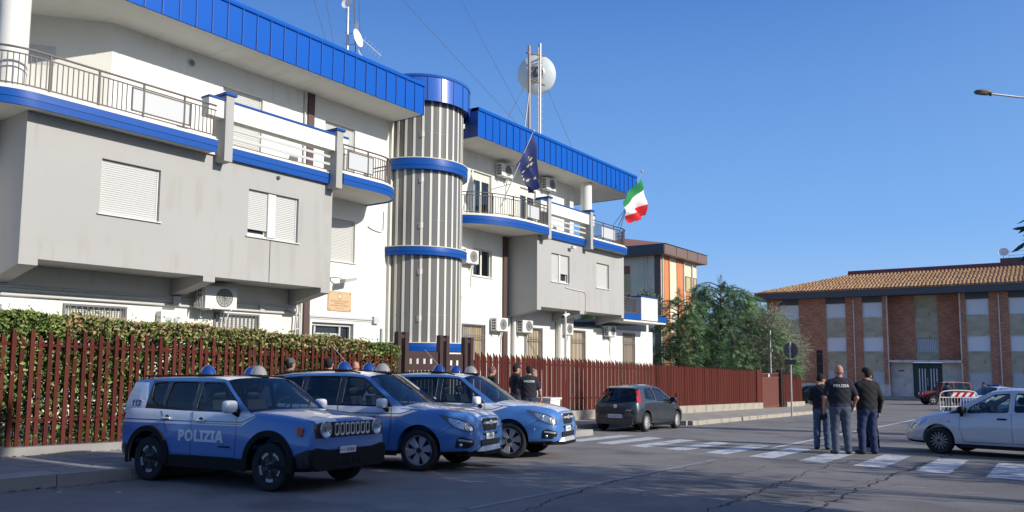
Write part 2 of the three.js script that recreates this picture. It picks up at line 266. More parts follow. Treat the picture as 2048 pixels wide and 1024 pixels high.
    for (let s = gap; s < L - 0.03; s += gap) {
      if (sheets.some(([a, b]) => s > a - 0.03 && s < b + 0.03)) continue;
      const [x, z] = at(s); part(r, 'baluster', bx(x - 0.009, x + 0.009, yb + 0.02, yt - 0.14, z - 0.009, z + 0.009), M.railing);
    }
    for (const [a, b] of sheets) {
      const sub = Array.from({ length: 7 }, (_, i) => at(lerp(a, b, i / 6)));
      part(r, 'infill_sheet', sweep(sub, box4(-0.006, 0.006, yb + 0.1, yt - 0.2)), M.greyPanel);
      part(r, 'infill_frame', [sweep(sub, box4(-0.016, 0.016, yb + 0.07, yb + 0.1)), sweep(sub, box4(-0.016, 0.016, yt - 0.2, yt - 0.17)), ...[sub[0], sub[6]].map(([x, z]) => bx(x - 0.016, x + 0.016, yb + 0.07, yt - 0.17, z - 0.016, z + 0.016))], M.railing);
    }
    return r;
  };
  const pA = [[5.95, -20.9], [5.95, -18.9], ...arc(7.25, -18.9, 1.3, 1.3, 180, 90), [9, -17.6], [11.5, -17.6]];
  band(pA, [...pA, [11.5, -21.0]]); railing(pA.map(([x, z]) => [x, z]), [[6.07, 7.55]]);
  const pMid = [[11.95, -17.93], [15.55, -17.93]]; band(pMid, [[11.5, -17.93], [15.79, -17.93], [15.79, ZM], [11.5, ZM]]);
  const pB = [[15.79, -17.6], [16.6, -17.6], [17.3, -17.6], ...arc(17.35, -18.65, 1.25, 1.05, 88, 0), [18.6, ZM]];
  band(pB, [[15.79, ZM], ...pB]); railing(pB, [[0.28, 1.32]]);
  const pC = [...arc(25.9, -19.45, 3.05, 1.85, 188, 90, 20), [26.2, -17.6], [27.28, -17.6]];
  band(pC, [...pC, [27.28, ZM], [23, ZM]]); railing(pC, [[4.05, 4.95]]);
  const pM2 = [[27.45, -17.93], [30.9, -17.93]]; band(pM2, [[27.28, -17.93], [31.1, -17.93], [31.1, ZM], [27.28, ZM]]);
  const pD = [[31.1, -17.6], [33, -17.6], [34.0, -17.6], ...arc(34.05, -19.1, 1.5, 1.5, 88, 0), [35.55, -22.5]];
  band(pD, [[31.1, -22.5], ...pD]); railing(pD, [[0.9, 2.3]]);

  // piers with the beam and bars between them
  const piers = (a, b) => {
    for (const x of [a, b]) {
      const f = P('pier', bx(x, x + 0.24, 6.45, 8.2, -18.16, -17.58), M.greyP);
      part(f, 'cap', bx(x - 0.05, x + 0.29, 8.2, 8.27, -18.2, -17.53), M.band);
    }
    const be = P('parapet_beam', [bx(a + 0.24, b, 7.58, 8.05, -17.98, -17.66), bx(a - 0.45, a, 7.58, 8.05, -17.98, -17.66), bx(b + 0.24, b + 0.5, 7.58, 8.05, -17.98, -17.66)], M.white);
    part(be, 'beam_cap', [bx(a + 0.241, b - 0.001, 8.051, 8.10, -18.0, -17.63), bx(a - 0.47, a - 0.001, 8.051, 8.10, -18.0, -17.63), bx(b + 0.241, b + 0.52, 8.051, 8.10, -18.0, -17.63)], M.band);
    for (const y of [7.38, 7.15]) part(be, 'rail_bar', bx(a + 0.24, b, y, y + 0.07, -17.86, -17.83), M.greyPanel);
    part(be, 'rail_bar', bx(a + 0.24, b, 6.99, 7.01, -17.86, -17.84), M.railing);
  };
  piers(11.73, 15.53); piers(27.27, 30.87);

  // columns under the roof overhangs
  P('column', cyl(6.98, 6.92, SOF, -18.4, 0.30, 28), M.white); P('column', cyl(32.05, 6.92, SOF, -18.5, 0.27, 28), M.white);

  // round stair tower: glass panes between cream mullions, blue bands, blue cap
  const TX = 21.35, TR = 1.60, tc = (r, n = 40, a0 = 180, a1 = 0) => arc(TX, ZM, r, r, a0, a1, n);
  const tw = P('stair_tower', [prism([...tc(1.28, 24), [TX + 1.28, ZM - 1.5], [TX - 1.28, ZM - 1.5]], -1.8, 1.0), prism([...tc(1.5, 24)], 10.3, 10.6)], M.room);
  part(tw, 'stair_core', [bx(TX - 0.25, TX + 0.25, -1.8, 10.3, -20.6, -18.9), ...[0, 1, 2, 3, 4, 5].map((k) => hex([[TX - 1.2, 1 + k * 1.65, -18.35], [TX + 1.2, 1.9 + k * 1.65, -18.35], [TX + 1.2, 1.9 + k * 1.65, -19.4], [TX - 1.2, 1 + k * 1.65, -19.4], [TX - 1.2, 1.18 + k * 1.65, -18.35], [TX + 1.2, 2.08 + k * 1.65, -18.35], [TX + 1.2, 2.08 + k * 1.65, -19.4], [TX - 1.2, 1.18 + k * 1.65, -19.4]]))], M.curtain);
  part(tw, 'back_wall', bx(TX - 1.6, TX + 1.6, -1.8, 10.4, -20.7, -20.6), M.curtain);
  const lev = [[1.93, 5.0], [5.32, 8.07], [8.49, 10.62]], N = 16;
  for (const [a, b] of lev) for (let k = 0; k < N; k++) {
    const d0 = 180 - 180 * k / N, d1 = 180 - 180 * (k + 1) / N, seg = arc(TX, ZM, TR - 0.03, TR - 0.03, d0, d1, 3);
    part(tw, 'glass_pane', sweep(seg, box4(-0.006, 0.006, a, b)), M.smokeGlass ??= phys([0.175, 0.17, 0.157], 0.14, { transmission: 0.15, thickness: 0, ior: 1.5 }));
    if (k) part(tw, 'mullion', sweep(arc(TX, ZM, TR, TR, d0 + 1.5, d0 - 1.5, 2), box4(-0.05, -0.008, a, b)), M.cream);
    if (!k) part(tw, 'transom', sweep(tc(TR - 0.03), box4(-0.012, 0.014, a + 0.95, a + 0.975)), M.grate);
  }
  for (const s of [-1, 1]) part(tw, 'side_post', bx(TX + s * (TR + 0.02) - 0.06, TX + s * (TR + 0.02) + 0.06, -1.5, 10.62, ZM, ZM + 0.12), M.cream);
  for (const [a, b, r] of [[8.07, 8.49, 0.17], [5.0, 5.32, 0.17], [1.62, 1.93, 0.14]]) {
    const h = (b - a) / 3;
    part(tw, 'tower_band', sweep(tc(TR), [[-0.1, a], [r, a], [r + 0.01, a + h - 0.008], [r - 0.005, a + h], [r - 0.005, a + h + 0.006], [r + 0.01, a + h + 0.014], [r + 0.01, a + 2 * h], [r, b - 0.03], [-0.1, b - 0.03]], true, 0.5), M.band);
    part(tw, 'band_ledge', sweep(tc(TR), box4(-0.1, r + 0.02, b - 0.029, b)), M.cream);
  }
  const cap = part(tw, 'tower_cap', prism([...tc(TR + 0.14)], 10.62, 11.45), M.blueDark);
  { const n = 11; for (let k = 0; k < n; k++) { const d0 = 180 - 180 * k / n, d1 = 180 - 180 * (k + 1) / n; part(tw, 'cap_panel', sweep(arc(TX, ZM, TR + 0.22, TR + 0.22, d0 - 0.3, d1 + 0.3, 5), [[-0.02, 10.55], [0, 10.55], [0, 11.42], [-0.02, 11.42]], true, 0.5), M.capBlue ??= phys([0.02, 0.11, 0.45], 0.22, { clearcoat: 0.6, clearcoatRoughness: 0.12 })); part(tw, 'cap_seam', sweep(arc(TX, ZM, TR + 0.22, TR + 0.22, d0 + 0.4, d0 - 0.4, 1), box4(0, 0.02, 10.55, 11.42)), M.blueDark); } }
  part(tw, 'cap_coping', sweep(tc(TR + 0.22, 44), [[-0.15, 11.42], [0.03, 11.42], [0.05, 11.5], [-0.15, 11.52]], true, 0.5), M.capBlue);
  part(tw, 'ground_ring', prism([...tc(TR + 0.05)], -1.8, 1.62), M.white);

  // windows with roller shutters
  const slats = (x0, x1, y0, y1, z) => { const geos = [], n = Math.round((y1 - y0) / 0.052), h = (y1 - y0) / n; const p = []; for (let i = 0; i < n; i++) { const y = y0 + i * h; p.push([0.0, y], [0.012, y + h * 0.15], [0.014, y + h * 0.55], [0.008, y + h * 0.86], [-0.002, y + h * 0.93]); } p.push([0, y1], [-0.02, y1], [-0.02, y0]); return sweep([[x0, z], [x1, z]], p, true, 0.3); };
  const shutterWindow = (x0, x1, y0, y1, z, { mull, raise = [0, 0], sill = true } = {}) => {
    const fr = 0.045, zz = z - 0.10;
    const w = P('window', [bx(x0, x0 + fr, y0, y1, zz - 0.04, zz + 0.02), bx(x1 - fr, x1, y0, y1, zz - 0.04, zz + 0.02), bx(x0 + fr, x1 - fr, y0, y0 + fr, zz - 0.04, zz + 0.015), ...(mull ? [bx(mull[0], mull[1], y0 + fr, y1, zz - 0.05, zz + 0.05)] : [])], M.shutterFrame);
    const cells = mull ? [[x0 + fr, mull[0], raise[0]], [mull[1], x1 - fr, raise[1]]] : [[x0 + fr, x1 - fr, raise[0]]];
    for (const [a, b, r] of cells) {
      part(w, 'shutter', slats(a + 0.002, b - 0.002, y0 + fr + r, y1 - 0.002, zz), M.shutter);
      if (r) { part(w, 'pane', bx(a, b, y0 + fr, y0 + fr + r + 0.1, zz - 0.12, zz - 0.11), M.darkGlass); part(w, 'sash', [bx(a, b, y0 + fr, y0 + fr + 0.07, zz - 0.11, zz - 0.06), bx(a, a + 0.05, y0 + fr + 0.07, y0 + fr + r, zz - 0.11, zz - 0.06), bx(b - 0.05, b, y0 + fr + 0.07, y0 + fr + r, zz - 0.11, zz - 0.06)], M.cream); }
    }
    if (sill) part(w, 'sill', bx(x0 - 0.06, x1 + 0.06, y0 - 0.03, y0 - 0.001, z - 0.1, z + 0.05), M.lightGrey);
    return w;
  };
  shutterWindow(8.83, 10.27, 4.65, 5.94, ZB); shutterWindow(12.81, 14.51, 4.66, 5.96, ZB, { mull: [13.49, 13.75], raise: [0.16, 0] });
  shutterWindow(16.75, 18.13, 4.55, 5.98, ZM); shutterWindow(12.89, 14.25, 7.02, 9.2, ZM, { sill: false }); shutterWindow(16.7, 18.03, 7.02, 9.18, ZM, { sill: false });
  shutterWindow(28.17, 29.68, 4.74, 5.99, ZB, { mull: [28.85, 28.98], raise: [0, 0.36] }); shutterWindow(32.15, 33.38, 4.78, 5.98, ZB);
  // ground-floor windows behind grilles
  const grilled = (x0, x1, y0, y1, rails, pane, behind) => {
    const z = ZM + 0.012, fr = 0.05;
    const w = P('window', [bx(x0 - fr, x0, y0, y1 + fr, ZM, z + 0.03), bx(x1, x1 + fr, y0, y1 + fr, ZM, z + 0.03), bx(x0, x1, y1, y1 + fr, ZM, z + 0.028)], M.grate);
    const bars = []; for (let x = x0 + 0.12; x < x1 - 0.05; x += 0.135) bars.push(bx(x - 0.011, x + 0.011, y0, y1, z - 0.01, z + 0.012));
    for (const y of rails) bars.push(bx(x0, x1, y, y + 0.035, z + 0.0125, z + 0.028));
    part(w, 'grille', bars, M.grate);
    part(w, 'shutter', behind ? slats(x0, x1, y0, y1, ZM - 0.12) : [bx(x0, x1, y0, y1, ZM - 0.16, ZM - 0.14)], pane);
    return w;
  };
  for (const [a, b, c, d] of gfL.slice(0, 2)) grilled(a, b, c, d, [2.13, 2.0], M.shutter, true);
  const blinds = mat([0.62, 0.56, 0.45], 0.8, { map: tex(64, 8, (u) => { const k = Math.floor(u * 8), h = hash(k, 3); return [0.75 + 0.25 * h, 0.72 + 0.22 * h, 0.55 + 0.35 * hash(k, 9)]; }, [0.9, 1]) });
  for (const [a, b, c, d] of gfR) grilled(a, b, c, d, [d - 0.42, d - 0.52, 1.25, 1.15], blinds, false);
  // entrance door under a lintel
  { const [a, b, c, d] = gfL[2]; const w = P('entrance_door', [bx(a, a + 0.07, c, d, ZM - 0.2, ZM - 0.1), bx(b - 0.07, b, c, d, ZM - 0.2, ZM - 0.1), bx(a + 0.07, b - 0.07, d - 0.1, d, ZM - 0.2, ZM - 0.1), bx(a + 0.2, a + 0.27, c, d - 0.12, ZM - 0.19, ZM - 0.13), bx(b - 0.5, b - 0.43, c, d - 0.12, ZM - 0.19, ZM - 0.13), bx(a + 0.27, b - 0.5, d - 0.4, d - 0.33, ZM - 0.19, ZM - 0.13)], M.greyPanel); part(w, 'pane', bx(a, b, c, d, ZM - 0.23, ZM - 0.22), M.darkGlass); part(w, 'surround', [bx(a - 0.09, a - 0.002, c, d + 0.09, ZM, ZM + 0.03), bx(b + 0.002, b + 0.09, c, d + 0.09, ZM, ZM + 0.03), bx(a - 0.002, b + 0.002, d, d + 0.09, ZM, ZM + 0.03)], M.lightGrey); }
  // glazed windows and balcony doors of the second wing
  const glazed = (x0, x1, y0, y1, name, { boxH = 0, curtain = true } = {}) => {
    const fr = 0.06, z = ZM - 0.1, m = (x0 + x1) / 2;
    const w = P(name, [bx(x0, x0 + fr, y0, y1, z - 0.05, z), bx(x1 - fr, x1, y0, y1, z - 0.05, z), bx(m - 0.05, m + 0.05, y0 + fr, y1 - fr - boxH, z - 0.045, z + 0.005), bx(x0 + fr, x1 - fr, y0, y0 + fr, z - 0.05, z - 0.002), bx(x0 + fr, x1 - fr, y1 - fr - boxH, y1, z - 0.05, z - 0.002)], M.cream);
    for (const [a, b] of [[x0 + fr, m - 0.05], [m + 0.05, x1 - fr]]) part(w, 'pane', bx(a, b, y0 + fr, y1 - fr - boxH, z - 0.03, z - 0.022), M.pane);
    if (curtain) part(w, 'curtain', bx(x0 + fr, m, y0 + fr, y1 - fr, z - 0.25, z - 0.24), M.curtain);
    return w;
  };
  { const w = glazed(24.61, 25.87, 4.75, 5.9, 'window', { curtain: false }); part(w, 'sill', bx(24.55, 25.93, 4.71, 4.749, ZM - 0.1, ZM + 0.05), M.lightGrey); }
  glazed(24.56, 25.79, 7.02, 9.1, 'balcony_door', { boxH: 0.28 }); glazed(27.9, 29.2, 7.02, 9.05, 'balcony_door', { boxH: 0.28 });
  { // balcony door in the splayed wall, shutter half up
    const c = [8.36, -20.56], d = [-0.781, -0.624]; const q = (s, y, o) => [c[0] + d[0] * s + 0.624 * o, y, c[1] + d[1] * s - 0.781 * -o];
    const slab = (s0, s1, y0, y1, o0, o1) => hex([q(s0, y0, o1), q(s1, y0, o1), q(s1, y0, o0), q(s0, y0, o0), q(s0, y1, o1), q(s1, y1, o1), q(s1, y1, o0), q(s0, y1, o0)]);
    const w = P('balcony_door', slab(-0.35, 0.42, 7.0, 8.6, 0.012, 0.02), M.dark); part(w, 'shutter', slab(-0.36, 0.43, 8.6, 9.1, 0.014, 0.05), M.greyPanel); part(w, 'door_leaf', slab(0.30, 0.42, 7.0, 8.6, 0.021, 0.06), M.cream);
  }
  // right-hand terrace on the low wing
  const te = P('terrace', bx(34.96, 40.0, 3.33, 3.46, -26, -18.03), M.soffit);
  part(te, 'edge_band', [bx(34.96, 36.79, 3.44, 3.72, -18.03, -17.97), bx(38.83, 40.05, 3.44, 3.72, -18.03, -17.97), bx(40.0, 40.05, 3.44, 3.72, -26, -18.03)], M.band);
  part(te, 'planter_wall', bx(36.8, 38.8, 3.46, 4.66, -18.5, -17.95), M.lightGrey); part(te, 'planter_cap', bx(36.78, 38.82, 4.661, 4.72, -18.53, -17.92), M.band);
  part(te, 'planter_end', bx(36.79, 36.8, 3.46, 4.66, -19.4, -18.5), M.lightGrey);
  const tr = part(te, 'terrace_railing', [bx(34.96, 36.78, 4.55, 4.58, -18.2, -18.16), bx(38.83, 39.95, 4.55, 4.58, -18.2, -18.16), bx(34.96, 36.78, 3.8, 3.83, -18.2, -18.16), bx(38.83, 39.95, 3.8, 3.83, -18.2, -18.16)], M.railing);
  for (let x = 35.05; x < 39.95; x += 0.13) if (x < 36.7 || x > 38.9) part(te, 'baluster', bx(x - 0.009, x + 0.009, 3.81, 4.55, -18.19, -18.17), M.railing);

  // brown pilaster strips, conduits, pipes, small fittings
  parts(station, 'pilaster', [bx(15.95, 16.2, 7.0, SOF - 0.002, ZM, ZM + 0.06), bx(16.0, 16.22, -1.5, 3.28, ZM, ZM + 0.08)], M.brown); P('pilaster', bx(26.62, 26.92, -1.8, 6.6, ZM, ZM + 0.09), M.brown);
  parts(station, 'downpipe', [cyl(15.82, 7.0, SOF, ZM + 0.05, 0.035, 10), cyl(16.0 - 0.12, -1.5, 3.2, ZM + 0.06, 0.04, 10), cyl(19.45, -1.5, 2.4, ZM + 0.06, 0.05, 10)], M.pipe);
  parts(station, 'downpipe', [cyl(27.35, -1.8, 3.2, ZM + 0.1, 0.1, 12), cyl(31.0, -1.8, 3.5, ZM + 0.12, 0.16, 14)], M.lightGrey);
  P('conduit', [tube([V(5, 2.93, ZM + 0.04), V(9, 2.93, ZM + 0.04), V(15.6, 2.93, ZM + 0.04)], 0.028), tube([V(5, 2.74, ZM + 0.05), V(9, 2.74, ZM + 0.05), V(15.9, 2.72, ZM + 0.05)], 0.04), tube([V(5, 2.82, ZM + 0.03), V(10, 2.82, ZM + 0.03), V(15.6, 2.81, ZM + 0.03)], 0.018), bx(16.25, 19.1, 2.66, 2.72, ZM, ZM + 0.05), bx(16.25, 19.1, 2.60, 2.63, ZM, ZM + 0.03), bx(19.0, 19.25, 2.55, 2.8, ZM, ZM + 0.12), bx(11.6, 11.8, 2.72, 2.98, ZM, ZM + 0.12), bx(14.35, 14.5, 2.7, 2.95, ZM, ZM + 0.1)], M.pipe);
  P('conduit', [tube([V(15.3, 2.85, ZM + 0.12), V(15.6, 2.75, ZM + 0.14), V(15.62, 2.3, ZM + 0.14), V(15.62, 1.2, ZM + 0.12)], 0.03), tube([V(15.75, 3.0, ZM + 0.1), V(15.8, 2.5, ZM + 0.1), V(15.8, 1.2, ZM + 0.1)], 0.025), tube([V(15.5, 2.2, ZM + 0.1), V(15.7, 2.25, ZM + 0.16), V(15.8, 2.2, ZM + 0.1)], 0.025)], M.pipe);
  P('drain_pipe', [tube([V(29.3, 4.55, ZB + 0.03), V(30.2, 4.5, ZB + 0.03), V(31.0, 4.46, ZB + 0.03), V(31.08, 4.38, ZB + 0.03), V(31.08, 3.9, ZB + 0.03), V(31.08, 3.46, ZB + 0.03)], 0.016), tube([V(18.7, 5.9, ZM + 0.03), V(18.95, 5.83, ZM + 0.03), V(19.4, 5.83, ZM + 0.03), V(19.45, 6.1, ZM + 0.03), V(19.45, 6.55, ZM + 0.03)], 0.025)], M.lightGrey);
  P('drain_pipe', [tube([V(35.3, 2.7, ZM + 0.03), V(36.0, 2.6, ZM + 0.05), V(36.2, 1.6, ZM + 0.03), V(36.2, 0.2, ZM + 0.03)], 0.015), tube([V(34.9, 3.25, ZM + 0.1), V(35.2, 3.05, ZM + 0.2), V(36.1, 3.0, ZM + 0.25), V(36.4, 3.25, ZM + 0.1)], 0.02), tube([V(23.1, 5.2, ZM + 0.03), V(23.2, 4.2, ZM + 0.03), V(23.1, 2.8, ZM + 0.03)], 0.012)], M.pipe);
  const vent = (x, y, z) => { const v = P('wall_lamp', lathe([[0, 0.05], [0.09, 0.05], [0.12, 0.02], [0.12, 0]], 20).rotateX(Math.PI / 2).translate(x, y, z), M.greyPanel); part(v, 'diffuser', lathe([[0, 0.075], [0.05, 0.07], [0.085, 0.05]], 20).rotateX(Math.PI / 2).translate(x, y, z + 0.002), M.acGrille); };
  vent(11.85, 9.52, ZM); vent(7.6, 9.35, -21.05);
  P('wall_lamp', lathe([[0, 0.06], [0.05, 0.05], [0.06, 0]], 16).rotateX(Math.PI / 2).translate(13.75, 6.44, ZB), M.railing);
  { const s = P('floodlight', [tube([V(17.1, 3.98, ZM), V(17.15, 3.98, ZM + 0.25), V(17.3, 3.95, ZM + 0.35)], 0.02, 10)], M.pipe); part(s, 'lamp_head', hex([[17.25, 3.8, ZM + 0.28], [17.75, 3.92, ZM + 0.28], [17.75, 3.92, ZM + 0.55], [17.25, 3.8, ZM + 0.55], [17.25, 3.92, ZM + 0.28], [17.75, 4.0, ZM + 0.28], [17.75, 4.0, ZM + 0.55], [17.25, 3.92, ZM + 0.55]].map(([x, y, z]) => [x, y, z]).reduce((a, v, i) => { a[[3, 2, 1, 0, 7, 6, 5, 4][i]] = v; return a; }, [])), M.galv); }
  P('wall_camera', [rod(V(29.7, 6.35, ZB), V(29.7, 6.35, ZB + 0.2), 0.03), bx(29.55, 29.8, 6.33, 6.43, ZB + 0.15, ZB + 0.28)], M.acWhite);
}

// commemorative plaque beside the entrance
{
  const t = canvasTex(512, 336, (k, W, H) => {
    k.fillStyle = '#c9a983'; k.fillRect(0, 0, W, H);
    for (let i = 0; i < 900; i++) { k.fillStyle = `rgba(${rnd() > 0.5 ? '235,205,165' : '150,115,80'},${rnd(0.03, 0.12)})`; k.fillRect(rnd(W), rnd(H), rnd(4, 60), rnd(1, 4)); }
    k.strokeStyle = '#8a6f52'; k.lineWidth = 3; k.strokeRect(14, 14, W - 28, H - 28);
    k.fillStyle = '#6b4f3c'; k.textAlign = 'center'; k.font = 'bold 30px serif';
    k.fillText("MINISTERO DELL'INTERNO", W / 2, 178); k.fillText('COMMISSARIATO', W / 2, 216); k.font = 'bold 33px serif'; k.fillText('DI PUBBLICA SICUREZZA', W / 2, 256); k.font = 'italic 30px serif'; k.fillText('Polizia di Stato', W / 2, 300);
    k.strokeStyle = '#7d8a6a'; k.lineWidth = 9; k.beginPath(); k.ellipse(W / 2, 80, 42, 50, 0, 0, 7); k.stroke(); k.fillStyle = '#e8dcc4'; k.beginPath(); for (let i = 0; i < 10; i++) { const a = -Math.PI / 2 + i * Math.PI / 5, r = i % 2 ? 13 : 30; k.lineTo(W / 2 + r * Math.cos(a), 80 + r * Math.sin(a)); } k.fill(); k.strokeStyle = '#9a6a5a'; k.lineWidth = 4; k.beginPath(); k.moveTo(W / 2 - 40, 135); k.lineTo(W / 2 + 40, 135); k.stroke();
  });
  const q = thing('wall_plaque', 'tan stone plaque with star emblem and lettering on white wall', 'plaque', [17.5, 2.9, ZM]);
  part(q, 'slab', bx(17.0, 18.0, 2.9, 3.55, ZM + 0.002, ZM + 0.03), mat('#c9a983', 0.7));
  const f = new THREE.PlaneGeometry(0.99, 0.64).translate(17.5, 3.225, ZM + 0.032); part(q, 'inscription', f, mat('#ffffff', 0.7, { map: t }), { keepUV: true });
  for (const [x, y] of [[17.06, 2.95], [17.94, 2.95], [17.06, 3.5], [17.94, 3.5]]) part(q, 'stud', lathe([[0, 0.015], [0.018, 0.01], [0.02, 0]], 12).rotateX(Math.PI / 2).translate(x, y, ZM + 0.033), M.railing);
}

// air-conditioner outdoor units
{
  const make = (name, label, w, h, d, group) => {
    const o = thing(name, label, 'air conditioner', [0, 0, 0], group);
    const A = (n, q, m) => part(o, n, q, m, { local: true });
    A('casing', bx(-w / 2, w / 2, 0, h, 0.06, 0.06 + d), M.acWhite);
    const fx = w * 0.10, r = h * 0.40;
    A('fan_guard', [new THREE.TorusGeometry(r, 0.012, 8, 32).translate(fx, h / 2, d + 0.066), ...[0.33, 0.66].map((s) => new THREE.TorusGeometry(r * s, 0.005, 6, 28).translate(fx, h / 2, d + 0.068)), ...[0, 1, 2, 3, 4, 5].map((i) => bx(-r, r, -0.004, 0.004, -0.003, 0.003).rotateZ(i * Math.PI / 6).translate(fx, h / 2, d + 0.07))], M.acGrille);
    A('fan', new THREE.CircleGeometry(r, 28).translate(fx, h / 2, d + 0.0625), mat([0.30, 0.30, 0.28], 0.6));
    for (let i = 0; i < 4; i++) for (const z of [0.12, 0.22]) A('side_vent', bx(-w / 2 - 0.004, -w / 2 + 0.01, h * (0.10 + 0.21 * i), h * (0.10 + 0.21 * i) + h * 0.13, z, z + 0.08), M.acDark);
    for (const s of [-0.32, 0.32]) A('bracket', [bx(s * w - 0.02, s * w + 0.02, -0.04, -0.002, 0, d + 0.08), bx(s * w - 0.02, s * w + 0.02, -0.25, -0.002, 0.001, 0.03)], M.pipe);
    A('hose', tube([V(w * 0.45, h * 0.25, 0.1), V(w * 0.55, 0.0, 0.06), V(w * 0.45, -0.4, 0.03), V(w * 0.45, -0.9, 0.02)], 0.02, 16), M.copper);
    return o;
  };
  const spots = [[26.45, 9.15, 'air conditioner under the roof soffit above the flagged balcony', 'upper air conditioners'], [29.95, 9.22, 'air conditioner under the roof soffit above the far concrete piers'], [24.1, 5.17, 'air conditioner tucked between round tower and first-floor window'], [26.15, 2.54, 'low white air conditioner over the brown pilaster strip beside barred window'], [28.05, 2.54, 'low white air conditioner just under the corner of grey bay'], [31.5, 2.55, 'low white air conditioner partly behind the camera pole'], [35.85, 2.58, 'low white air conditioner by the barred window at terrace end']];
  let proto = null;
  for (const [x, y, label] of spots) { if (!proto) { proto = make('air_conditioner', label, 0.80, 0.54, 0.3, 'air conditioners on the station wall'); proto.position.set(x, y, ZM); } else copyOf(proto, label, V(x, y, ZM)); }
  const big = make('air_conditioner', 'large air conditioner hanging beneath the grey bay with wire side guard', 0.98, 0.62, 0.42, 'air conditioners on the station wall'); big.position.set(12.7, 2.68, ZM + 0.12);
  part(big, 'wire_guard', [0, 1, 2, 3, 4, 5].map((i) => bx(-0.56, -0.55, 0.02, 0.6, 0.06 + i * 0.075, 0.07 + i * 0.075)), M.pipe, { local: true });
  for (const [x, y, label] of [[11.5, 2.2, 'white twin-vent box between two barred windows'], [7.75, 2.16, 'white twin-vent box at the end of the wall behind hedge']]) {
    const o = thing('twin_vent_unit', label, 'vent unit', [x, y - 0.45, ZM], 'twin vent units'); part(o, 'casing', bx(-0.32, 0.32, 0, 0.8, 0.002, 0.24), M.acWhite, { local: true });
    for (const s of [-0.11, 0.11]) part(o, 'vent', lathe([[0, 0.02], [0.075, 0.02], [0.085, 0.0]], 20).rotateX(Math.PI / 2).translate(s, 0.58, 0.241), mat([0.42, 0.50, 0.46], 0.7), { local: true });
  }
}

